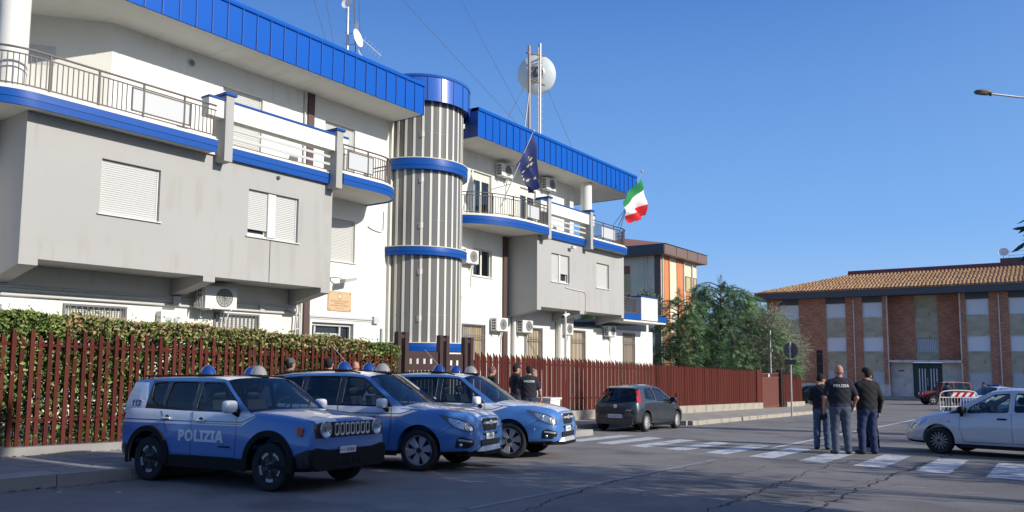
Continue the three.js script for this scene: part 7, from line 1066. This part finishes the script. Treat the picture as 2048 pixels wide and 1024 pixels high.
// o: x forwards, z right in metres for a 1.78 m figure; feet, knees, hands given as joint positions
function person(label, o, group) {
  const t = thing('person', label, 'person', [0, 0, 0], group), sh = o.shirt || NAVY, pa = o.pants || [0.03, 0.04, 0.07], sk = o.skin || SKIN, shoe = o.shoe || [0.012, 0.012, 0.013], lean = o.lean || 0, fat = o.fat || 1, prims = [], hair = o.hair || [0.012, 0.010, 0.009];
  const T = (x, y, z) => [x + lean * (y - 0.95), y, z];
  if (!o.tuck) prims.push(ell([0.0, 0.985, 0], [0.142 * fat, 0.12, 0.188 * fat], sh, 0.02), cone([0, 0.93, -0.09], [0, 0.93, 0.09], 0.105 * fat, 0.105 * fat, sh, 0.02));
  prims.push(ell(T(0, 1.27, 0), [0.138 * fat, 0.28, 0.212 * fat], sh, 0.05), ell(T(0.01, 1.08, 0), [0.138 * fat, 0.21, 0.188 * fat], sh, 0.05), ell(T(-0.02, 1.36, 0), [0.10, 0.14, 0.205 * fat], sh, 0.05), cone(T(-0.01, 1.415, -0.15), T(-0.01, 1.415, 0.15), 0.062, 0.062, sh, 0.05));
  prims.push(ell([0, 0.955, 0], [0.130 * fat, 0.125, 0.172 * fat], pa, 0.04), ell([-0.055, 0.90, 0.07], [0.085, 0.10, 0.085], pa, 0.04), ell([-0.055, 0.90, -0.07], [0.085, 0.10, 0.085], pa, 0.04));
  const feet = o.feet || [[0.02, 0.11], [-0.02, -0.11]], fyaw = o.footYaw || [0.2, -0.2];
  [1, -1].forEach((s, i) => {
    const [fx, fz] = feet[i], hip = [0, 0.90, s * 0.092], kn = (o.knees && o.knees[i]) || [lerp(0, fx, 0.5) + 0.03, 0.49, lerp(s * 0.095, fz, 0.55)], an = [fx - 0.02, 0.09, fz], a = fyaw[i];
    prims.push(cone(hip, kn, 0.104 * fat, 0.080, pa, 0.03), cone(kn, [lerp(kn[0], an[0], 0.3) - 0.02, lerp(kn[1], an[1], 0.3), lerp(kn[2], an[2], 0.3)], 0.079, 0.076, pa, 0.03), cone([lerp(kn[0], an[0], 0.3) - 0.02, lerp(kn[1], an[1], 0.3), lerp(kn[2], an[2], 0.3)], [an[0] - 0.01, 0.065, an[2]], 0.076, 0.068, pa, 0.03));
    prims.push(cone([an[0] - 0.04, 0.045, an[2]], [an[0] + 0.13 * Math.cos(a), 0.035, an[2] + 0.13 * Math.sin(a)], 0.047, 0.038, shoe, 0.02), cone([an[0] + 0.13 * Math.cos(a), 0.035, an[2] + 0.13 * Math.sin(a)], [an[0] + 0.19 * Math.cos(a), 0.032, an[2] + 0.19 * Math.sin(a)], 0.040, 0.032, shoe, 0.02));
  });
  const arms = o.arms || [[[-0.03, 1.14, 0.27], [0.06, 0.90, 0.29]], [[-0.03, 1.14, -0.27], [0.06, 0.90, -0.29]]], hands = [];
  [1, -1].forEach((s, i) => {
    const S = T(-0.01, 1.41, s * 0.185), [e, w] = arms[i], long = o.longSleeve, mid = [0, 1, 2].map((k) => lerp(S[k], e[k], 0.72));
    prims.push(cone(S, mid, 0.076, 0.070, sh, 0.035)); prims.push(cone(mid, e, long ? 0.058 : 0.047, long ? 0.054 : 0.043, long ? sh : sk, 0.012)); prims.push(cone(e, w, long ? 0.052 : 0.042, long ? 0.040 : 0.029, long ? sh : sk, 0.02));
    const d = [0, 1, 2].map((k) => w[k] - e[k]); hands.push(handPrims(w, d, o.palm ? o.palm[i] : [0, 0, -s], sk, o.curl ? o.curl[i] : 0.5));
  });
  const nb = T(-0.01, 1.43, 0), hc = o.head || [T(0.02, 1.655, 0)[0], 1.655, 0]; prims.push(cone(nb, [hc[0] - 0.015, hc[1] - 0.08, hc[2]], 0.062, 0.056, sk, 0.025), cone(T(-0.012, 1.425, -0.045), T(-0.012, 1.425, 0.045), 0.062, 0.062, sh, 0.02));
  const geos = [meshPrims(prims, o.cell || 0.0135, (x, y, z, c) => (o.tuck && Math.abs(y - 0.975) < 0.017 && Math.abs(z) < 0.2 && (c === sh || c === pa) ? [0.008, 0.008, 0.009] : c), 0.0055)];
  for (const h of hands) geos.push(meshPrims(h, 0.0055));
  // head in its own frame (x forwards), then turned
  const hp = [ell([-0.008, 0.032, 0], [0.098, 0.098, 0.079], sk, 0.03), ell([0.022, -0.045, 0], [0.068, 0.078, 0.060], sk, 0.03), cone([0.028, -0.095, -0.02], [0.028, -0.095, 0.02], 0.034, 0.034, sk, 0.03), cone([0.088, 0.012, 0], [0.108, -0.028, 0], 0.010, 0.016, sk, 0.012), cone([0.078, 0.022, -0.035], [0.078, 0.022, 0.035], 0.016, 0.016, sk, 0.02), cone([0.080, -0.068, -0.016], [0.080, -0.068, 0.016], 0.011, 0.011, [sk[0] * 0.8, sk[1] * 0.55, sk[2] * 0.5], 0.01), cone([-0.02, -0.02, 0], [-0.03, -0.13, 0], 0.052, 0.054, sk, 0.03)];
  for (const s of [1, -1]) { hp.push(ell([0.0, -0.005, s * 0.079], [0.020, 0.034, 0.011], sk, 0.008), ell([0.082, 0.002, s * 0.031], [0.011, 0.009, 0.014], [0.05, 0.04, 0.035], 0.003)); }
  if (!o.bald) hp.push(ell([-0.022, 0.048, 0], [0.102, 0.094, 0.086], hair, 0.015), ell([-0.05, 0.0, 0], [0.066, 0.075, 0.078], hair, 0.02)); else hp.push(ell([-0.052, -0.015, 0], [0.054, 0.036, 0.077], [sk[0] * 0.72, sk[1] * 0.72, sk[2] * 0.75], 0.012));
  if (o.beard) hp.push(ell([0.040, -0.082, 0], [0.056, 0.048, 0.058], [0.10, 0.07, 0.055], 0.01));
  const hg = meshPrims(hp, 0.0075), hm = new THREE.Matrix4().compose(V(...hc), new THREE.Quaternion().setFromEuler(new THREE.Euler(0, -(o.headYaw || 0), -(o.headPitch || 0), 'YZX')), V(1, 1, 1)); hg.applyMatrix4(hm); geos.push(hg);
  const body = part(t, 'body', geos, CLOTH, { local: true });
  const onHead = (n, q, m) => { q.applyMatrix4(hm); return part(t, n, q, m, { local: true }); };
  if (o.cap) { const dome2 = new THREE.SphereGeometry(0.112, 20, 10, 0, Math.PI * 2, 0, Math.PI * 0.52).scale(1.0, 0.95, 0.88).translate(-0.01, 0.045, 0), vis = new THREE.CylinderGeometry(0.09, 0.09, 0.008, 20, 1, false, 0, Math.PI).scale(1.05, 1, 0.95).rotateZ(-0.25).translate(0.075, 0.048, 0); const cm = mat(o.cap, 0.85); const c = onHead('cap', dome2, cm); onHead('cap_visor', vis, cm); }
  if (o.mask) onHead('face_mask', new THREE.SphereGeometry(1, 16, 10, -0.5, Math.PI + 1.0).rotateY(Math.PI).scale(0.060, 0.052, 0.066).rotateY(0).translate(0.042, -0.055, 0), mat(o.mask, 0.85));
  if (o.print) { const q = new TextGeometry('POLIZIA', { font: sansBold, size: 0.056, depth: 0.003, curveSegments: 4 }); q.computeBoundingBox(); const w = q.boundingBox.max.x; q.translate(-w / 2, 0, 0).rotateY(-Math.PI / 2); const p = q.attributes.position, f = blend(prims); for (let i = 0; i < p.count; i++) { const y = p.getY(i) + 1.345, z = p.getZ(i), dx = p.getX(i); let x = -0.4; for (let k = 0; k < 40; k++) { const d = f(x, y, z); if (d < 0.002) break; x += Math.max(0.003, d * 0.8); } p.setXYZ(i, x - 0.006 + dx, y, z); } q.computeVertexNormals(); part(t, 'back_print', q, mat([0.70, 0.71, 0.72], 0.7), { local: true }); }
  if (o.extra) o.extra(t, (n, q, m) => part(t, n, q, m, { local: true }));
  const s = (o.h || 1.76) / 1.78; t.scale.setScalar(s); return t;
}
const stand = (t, x, z, face, lift = 0) => { t.position.set(x, g(x, z) + lift - 0.003, z); t.rotation.y = face; return t; };   // face: 0 looks along the street (+x)
{
  const jeans = [0.050, 0.085, 0.145], indigo = [0.016, 0.030, 0.085], uni = [0.060, 0.075, 0.115], AWAY = rad(26);
  const PX = (a, b) => { const p = onGround(a, b); return [p.x, p.z]; };
  // four men standing on the crossing
  const gp = 'men talking on the zebra crossing';
  stand(person('dark-haired man in black polo and faded jeans looking down at his hands', { h: 1.62, pants: jeans, shirt: [0.010, 0.010, 0.013], hair: [0.010, 0.009, 0.008], headPitch: 0.5, headYaw: 0.75, head: [0.05, 1.645, 0.01], feet: [[0.0, 0.12], [0.03, -0.12]], arms: [[[0.0, 1.14, 0.27], [0.20, 1.08, 0.14]], [[-0.03, 1.13, -0.25], [0.16, 1.02, -0.10]]], beard: false, fat: 0.95 }, gp), ...PX(1645, 899), AWAY - rad(15));
  stand(person('bald officer in navy polo lettered POLIZIA and grey-blue trousers with back turned', { h: 1.79, bald: true, pants: uni, print: true, tuck: true, fat: 1.13, feet: [[0.0, 0.13], [-0.03, -0.12]], skin: [0.46, 0.24, 0.17], arms: [[[-0.05, 1.13, 0.31], [0.10, 0.93, 0.27]], [[-0.04, 1.13, -0.30], [0.02, 0.86, -0.30]]], curl: [0.7, 0.9], extra: (t, A) => { A('cap_in_hand', new THREE.SphereGeometry(0.09, 14, 8, 0, 7, 0, 1.6).rotateX(2.2).translate(0.05, 0.76, -0.33), mat([0.012, 0.012, 0.016], 0.85)); A('radio', bx(-0.02, 0.03, 0.93, 1.06, 0.19, 0.225), CAR.plastic); } }, gp), ...PX(1683, 908), AWAY);
  stand(person('dark-haired man in black pullover and indigo jeans with white-soled shoes', { h: 1.74, longSleeve: true, shirt: [0.008, 0.008, 0.011], pants: indigo, fat: 1.08, headYaw: -0.6, feet: [[0.02, 0.13], [-0.02, -0.15]], arms: [[[-0.06, 1.13, 0.28], [0.02, 0.87, 0.27]], [[0.03, 1.14, -0.27], [0.20, 1.10, -0.14]]], extra: (t, A) => { for (const [x, z, a] of [[0.0, 0.13, 0.2], [-0.04, -0.15, -0.2]]) A('shoe_sole', new THREE.CapsuleGeometry(0.04, 0.18, 3, 10).rotateZ(Math.PI / 2).scale(1, 0.30, 1).rotateY(-a).translate(x + 0.07 * Math.cos(a), 0.011, z + 0.06 * Math.sin(a)), CAR.whitePlate); } }, gp), ...PX(1737, 908), AWAY + rad(12));
  stand(person('man in dark clothes mostly hidden behind the pullover man', { h: 1.72, shirt: [0.012, 0.022, 0.026], longSleeve: true, pants: [0.014, 0.018, 0.03], hair: [0.02, 0.016, 0.013], headYaw: 0.1 }, gp), ...PX(1743, 895), AWAY + Math.PI - rad(65));
  // at the fence behind the parked police cars
  const at = (px, z) => onZ(px, 735, z).x, left = 'people behind the parked police cars', lift = WALK;
  stand(person('man in grey flat cap facing along the hedge', { h: 1.66, cap: [0.09, 0.085, 0.08], shirt: [0.02, 0.022, 0.03], cell: 0.017, beard: true, skin: [0.36, 0.20, 0.14] }, left), at(580, -12.1), -12.1, rad(5), lift);
  stand(person('officer in navy cap and POLIZIA shirt seen from behind by the hedge', { h: 1.70, cap: [0.012, 0.013, 0.02], print: true, cell: 0.015, headYaw: 0.5, fat: 1.1 }, left), at(659, -12.3), -12.3, rad(52), lift);
  stand(person('bald man with flushed head by the end of the hedge', { h: 1.66, bald: true, skin: [0.52, 0.24, 0.17], shirt: [0.03, 0.03, 0.04], cell: 0.017 }, left), at(711, -12.3), -12.3, rad(60), lift);
  stand(person('dark-haired man beside the dark entrance gate', { h: 1.66, shirt: [0.5, 0.5, 0.5], cell: 0.017, headYaw: 0.2 }, left), at(768, -12.5), -12.5, rad(-150), lift);
  const right = 'people by the long fence';
  stand(person('man in white mask holding a red and white packet', { h: 1.66, mask: [0.62, 0.63, 0.65], shirt: [0.018, 0.018, 0.024], hair: [0.16, 0.085, 0.07], cell: 0.015, headPitch: 0.25, arms: [[[0.0, 1.14, 0.26], [0.20, 1.14, 0.08]], [[0.0, 1.14, -0.26], [0.20, 1.14, -0.08]]], extra: (t, A) => A('packet', bx(0.26, 0.30, 1.10, 1.22, -0.05, 0.05), CAR.red) }, right), at(984, -12.2), -12.2, rad(-20), lift);
  stand(person('man in navy cap raising a hand to his dark face mask', { h: 1.74, cap: [0.012, 0.013, 0.02], mask: [0.012, 0.012, 0.015], cell: 0.014, arms: [[[0.10, 1.22, 0.22], [0.19, 1.10, -0.02]], [[0.02, 1.17, -0.36], [0.12, 1.47, -0.21]]], palm: [[0, 0, -1], [0.5, 0, 1]] }, right), at(1032, -12.2), -12.2, rad(-28), lift);
  stand(person('dark-haired officer in POLIZIA polo with back to the street', { h: 1.68, print: true, hair: [0.016, 0.014, 0.012], cell: 0.0135, fat: 1.12, headYaw: -0.4, arms: [[[-0.02, 1.13, 0.30], [0.06, 0.90, 0.34]], [[0.02, 1.13, -0.28], [0.16, 0.98, -0.2]]] }, right), at(1058, -11.35), -11.35, rad(38), lift);
  stand(person('fair-haired woman in white face mask behind the officer', { h: 1.66, mask: [0.68, 0.70, 0.72], hair: [0.20, 0.13, 0.08], shirt: [0.45, 0.47, 0.5], cell: 0.017 }, right), at(1066, -12.6), -12.6, rad(-60), lift);
  // at the far junction
  const far = 'people at the far junction', pj = atDepth(1897, 790, 59), pk = atDepth(1968, 780, 50), pl = atDepth(1896, 800, 46.5);
  stand(person('person in black vest leaning in at the red off-roader', { h: 1.72, cell: 0.02, hair: [0.05, 0.02, 0.015], print: true }, far), pj.x, pj.z, rad(40));
  stand(person('person in dark clothes standing beyond the far police car', { h: 1.75, cell: 0.02, longSleeve: true }, far), pk.x, pk.z, rad(120));
  stand(person('person in dark blue trousers standing behind the striped barrier', { h: 1.70, cell: 0.02, shirt: [0.02, 0.03, 0.06], pants: [0.02, 0.03, 0.07] }, far), pl.x, pl.z, rad(20));
}

// ---------------------------------------------------------------- street furniture and far vehicles
{
  const p = onGround(1584, 833, WALK), s = thing('road_sign', 'round road sign seen from behind on a grey pole', 'road sign', [p.x, g(p.x, p.z) + WALK, p.z]);
  const y = s.position.y, H = 3.05; part(s, 'pole', cyl(p.x, y, y + H, p.z, 0.035, 10), M.galv); part(s, 'disc', new THREE.CylinderGeometry(0.33, 0.33, 0.012, 36).rotateZ(Math.PI / 2).rotateY(-0.25).translate(p.x + 0.05, y + 2.70, p.z), mat([0.075, 0.08, 0.09], 0.6)); part(s, 'disc_face', new THREE.CylinderGeometry(0.32, 0.32, 0.004, 36).rotateZ(Math.PI / 2).rotateY(-0.25).translate(p.x + 0.06, y + 2.70, p.z + 0.002), CAR.red); part(s, 'clamp', [bx(p.x - 0.05, p.x + 0.05, y + 2.82, y + 2.86, p.z - 0.06, p.z + 0.06), bx(p.x - 0.05, p.x + 0.05, y + 2.54, y + 2.58, p.z - 0.06, p.z + 0.06)], M.galv); part(s, 'lower_plate', bx(p.x - 0.04, p.x - 0.02, y + 2.12, y + 2.32, p.z - 0.22, p.z + 0.22), mat([0.06, 0.065, 0.07], 0.6));
}
{ const p = onZ(1541, 700, -15.2), y = g(p.x, p.z); const s = thing('lamp_pole', 'thin pale pole with small fitting in front of the olive tree', 'pole', [p.x, y, p.z]); part(s, 'pole', cyl(p.x, y, 3.3, p.z, 0.035, 8), M.acWhite); part(s, 'fitting', bx(p.x - 0.1, p.x + 0.1, 1.95, 2.1, p.z - 0.05, p.z + 0.1), M.galv); }
{ const p = onZ(1131, 700, -15.6), y = g(p.x, p.z), t = onZ(1131, 636, -15.6).y; const s = thing('camera_pole', 'grey pole with white security camera inside the fence', 'security camera', [p.x, y, p.z]); part(s, 'pole', cyl(p.x, y, t, p.z, 0.045, 10), M.pipe); part(s, 'camera', [rod(V(p.x - 0.32, t + 0.03, p.z + 0.1), V(p.x - 0.02, t + 0.12, p.z + 0.05), 0.07, 14)], M.acWhite); part(s, 'camera_lens', [rod(V(p.x - 0.34, t + 0.024, p.z + 0.104), V(p.x - 0.32, t + 0.03, p.z + 0.1), 0.055, 14)], M.dark); part(s, 'bracket', [rod(V(p.x, t, p.z), V(p.x, t + 0.25, p.z), 0.03, 8), rod(V(p.x, t + 0.12, p.z), V(p.x + 0.25, t + 0.15, p.z), 0.05, 8)], M.acWhite); }
{ const p = atDepth(1641, 760, 52), y = g(p.x, p.z); const s = thing('totem_sign', 'narrow black notice board on two pale legs', 'sign', [p.x, y, p.z]); const a = atDepth(1641, 700, 52).y, b = atDepth(1641, 756, 52).y; part(s, 'board', bx(p.x - 0.05, p.x + 0.05, b, a, p.z - 0.2, p.z + 0.2), M.black); for (const k of [0.15, 0.5, 0.85]) part(s, 'panel_line', bx(p.x - 0.06, p.x - 0.051, lerp(b, a, k), lerp(b, a, k) + 0.06, p.z - 0.12, p.z + 0.12), M.railing); for (const d of [-0.13, 0.13]) part(s, 'leg', cyl(p.x, y, b, p.z + d, 0.04, 8), M.acWhite); }
{ // street lamp: head and arm in view, column beside the road outside the frame
  const h = atDepth(1966, 186, 27), e = atDepth(2075, 197, 27); const base = V(e.x + 0.3, g(e.x, 1.2), e.z + 1.9), s = thing('street_lamp', 'dark street lamp head on a slim curved arm', 'street lamp', [base.x, base.y, base.z]);
  part(s, 'column', cyl(base.x, base.y, e.y - 1.2, base.z, 0.09, 12, 0.06), M.galv); part(s, 'arm', tube([V(base.x, e.y - 1.4, base.z), V(base.x - 0.05, e.y - 0.5, base.z - 0.3), e.clone().add(V(0, -0.12, 0.7)), e, atDepth(1983, 188, 27)], 0.035, 30, 8), M.galv);
  const ax = e.clone().sub(h).normalize(), q = new THREE.Quaternion().setFromUnitVectors(V(1, 0, 0), ax); part(s, 'lamp_head', superBox(0.30, 0.075, 0.15, 2.6).applyQuaternion(q).translate(h.x, h.y + 0.02, h.z), M.railing); part(s, 'lamp_glass', superBox(0.17, 0.03, 0.11, 2.4).applyQuaternion(q).translate(h.x - 0.06, h.y - 0.045, h.z), M.acGrille); part(s, 'joint', new THREE.SphereGeometry(0.06, 10, 8).translate(...atDepth(1981, 189, 27).toArray()), M.railing);
}
{ const p = onZ(1096, 800, -11.2); const y = g(p.x, -11.2) + WALK, s = thing('concrete_block', 'pale concrete block planter at the kerb beside the officers', 'planter', [p.x, y, -11.2]); part(s, 'tub', hex([[p.x - 0.2, y, -11.0], [p.x + 0.2, y, -11.0], [p.x + 0.2, y, -11.4], [p.x - 0.2, y, -11.4], [p.x - 0.24, y + 0.82, -10.97], [p.x + 0.24, y + 0.82, -10.97], [p.x + 0.24, y + 0.82, -11.43], [p.x - 0.24, y + 0.82, -11.43]]), M.acWhite); part(s, 'rim', [bx(p.x - 0.27, p.x + 0.27, y + 0.821, y + 0.87, -11.46, -10.94)], M.acWhite); }
{ // crowd barrier with striped plate
  const a = atDepth(1881, 822, 45), b = atDepth(1956, 822, 45), y = g(a.x, a.z), s = thing('crowd_barrier', 'tubular steel barrier with red and white striped plate', 'barrier', [a.x, y, a.z]); const d = b.clone().sub(a).setY(0), L = d.length(), u = d.clone().normalize(), at = (t, h, o = 0) => V(a.x + u.x * t - u.z * o, y + h, a.z + u.z * t + u.x * o);
  part(s, 'frame', [tube([at(0, 0.06), at(0, 0.9), at(0.12, 1.12), at(L - 0.12, 1.12), at(L, 0.9), at(L, 0.06)], 0.03, 40), rod(at(0, 0.82), at(L, 0.82), 0.025), rod(at(0, 0.28), at(L, 0.28), 0.025)], M.acWhite); for (let t = 0.17; t < L - 0.1; t += 0.17) part(s, 'bar', rod(at(t, 0.28), at(t, 0.82), 0.014, 6), M.acWhite); for (const t of [0, L]) part(s, 'foot', rod(at(t, 0.05, -0.3), at(t, 0.05, 0.3), 0.03), M.acWhite);
  for (let i = 0; i < 7; i++) { const t0 = 0.28 * L + i * 0.2, t1 = t0 + 0.2, c = (t, h) => at(Math.min(t, L - 0.1), h, 0.04); const p = [c(t0, 0.86), c(t1, 0.86), c(t1 + 0.2, 1.10), c(t0 + 0.2, 1.10)], q = new THREE.BufferGeometry(); q.setAttribute('position', new THREE.Float32BufferAttribute([0, 1, 2, 0, 2, 3].flatMap((k) => p[k].toArray()), 3)); q.computeVertexNormals(); if (t1 < L - 0.1) part(s, 'stripe', q, i % 2 ? CAR.red : CAR.whitePlate); }
}
{ // red soft-top off-roader
  const red = paintM({ color: lin(0.24, 0.008, 0.010), roughness: 0.6, clearcoat: 0.4 });
  const spec = { wb: 2.37, wr: 0.37, tw: 0.24, rim: 0.21, track: 1.5, arch: 0.44, halfW: 0.80, texTop: 1.8, paint: Array(5).fill(red).concat(CAR.plastic), roofPaint: mat([0.55, 0.54, 0.50], 0.8), handleM: red, mirrorM: CAR.plastic,
    stations: [[-1.75, 0.5, 1.0, 1.02, 0.72, 0.70], [-1.7, 0.46, 1.05, 1.06, 0.76, 0.74], [0.5, 0.46, 1.05, 1.06, 0.76, 0.74], [0.62, 0.46, 1.07, 1.09, 0.74, 0.70], [0.8, 0.5, 1.07, 1.10, 0.66, 0.62], [1.75, 0.52, 1.03, 1.06, 0.56, 0.52], [1.80, 0.55, 1.0, 1.02, 0.54, 0.50]],
    seams: [[[0.45, 1.02], [0.45, 0.6]], [[-0.4, 1.02], [-0.4, 0.6]]], handles: [[-0.25, 0.95]], mirror: [0.45, 1.2, 0.9],
    cabin: { belt: () => 1.05, roofY: 1.75, wb: 0.735, wr: 0.66, tail: -1.6, taper: 0.05, nose: 0.5, taperF: 0, crown: 0.03, bulgeF: 0.02, bulgeR: 0.02, seatX: -0.2, top: [[-1.62, 1.72], [-0.6, 1.76], [0.35, 1.74]], outline: [[-1.72, 1.0], [0.62, 1.0], [0.60, 1.06], [0.35, 1.74], [-0.6, 1.76], [-1.62, 1.72]], windows: [{ pts: [[-0.36, 1.09], [0.50, 1.09], [0.30, 1.69], [-0.36, 1.70]], r: 0.03 }, { pts: [[-1.62, 1.10], [-0.46, 1.09], [-0.46, 1.70], [-1.54, 1.67]], r: 0.04 }], front: [[0.60, 1.06], [0.35, 1.74]], rear: [[-1.70, 1.06], [-1.62, 1.70]], rearM: CAR.glass },
    wheel: { n: 5, w0: 0.03, w1: 0.045, rim: CAR.alloy, spoke: CAR.alloy },
    details: (car, A) => { for (const s of [1, -1]) { A('fender', [archRing(1.185, 0.40, 0.42, 0.52, s * 0.50, s * 0.80, 5, 165)], CAR.plastic); A('headlight', lathe([[0, 0.03], [0.09, 0.02], [0.1, 0]], 16).rotateZ(-Math.PI / 2).translate(1.80, 0.86, s * 0.38), CAR.reflector); A('flare', archRing(-1.185, 0.40, 0.42, 0.50, s * 0.74, s * 0.82, 5, 175), CAR.plastic); } A('bumper', bx(1.80, 1.95, 0.5, 0.62, -0.72, 0.72), CAR.plastic); A('spare_wheel', new THREE.CylinderGeometry(0.36, 0.36, 0.22, 24).rotateZ(Math.PI / 2).translate(-1.88, 1.0, 0), M.rubber); A('soft_top', [bx(-1.64, -1.60, 1.06, 1.72, -0.66, -0.52), bx(-1.64, -1.60, 1.06, 1.72, 0.52, 0.66)], mat([0.55, 0.54, 0.50], 0.8)); } };
  const car = buildCar('off_road_car', 'red open off-roader with pale soft top in front of green door', spec), p = atDepth(1891, 800, 61); placeCar(car, p.x, p.z, rad(118), 1);
}
{ // further police cars at the junction
  const spec = hatch(paintM({ color: new THREE.Color('#5b8bcb') }), { n: 7, w0: 0.02, w1: 0.03, rim: CAR.alloy }, { five: true, mirrorM: CAR.white, handleM: CAR.white, extra: (car, A) => { A('light_bar', [superBox(0.12, 0.06, 0.45).translate(-0.2, 1.545, 0)], CAR.blueDome); dome(car, A, 0.0, 1.47, 0, CAR.blueDome, 0.6); } });
  livery(spec, { white: [[-1.9, 0.66], [0.9, 0.66], [1.3, 0.84], [1.2, 1.0], [-1.9, 1.3]], lines: [], fills: [[[[-1.1, 0.98], [-0.2, 0.955], [0.8, 0.925], [0.62, 1.07], [0.17, 1.345], [-1.0, 1.375]], '#0d0e10']], text: [['POLIZIA', 0.1, 0.42, 0.14, '#dfe3ea', 1.1]], topFills: [[[[0.8, -0.86], [2.2, -0.86], [2.2, 0.86], [0.8, 0.86]], '#d4d8de']] });
  const a = buildCar('police_car', 'blue and white police hatchback beyond the striped barrier', spec, 'police cars at the junction'), pa = atDepth(1985, 800, 47); placeCar(a, pa.x, pa.z, rad(148), 1);
  const b = copyOf(a, 'blue police hatchback with roof beacon behind the silver hatchback'); placeCar(b, 25.6, 0.15, rad(78), 1);
  const c = buildCar('parked_car', 'dark parked car tucked behind the last fence panel', hatch(paintM({ color: lin(0.03, 0.032, 0.035) }), { n: 7, w0: 0.02, w1: 0.03, rim: CAR.alloy }, { five: true })), pc = atDepth(1618, 790, 57); placeCar(c, pc.x, pc.z, rad(92), 1);
}

renderer.render(scene, camera);
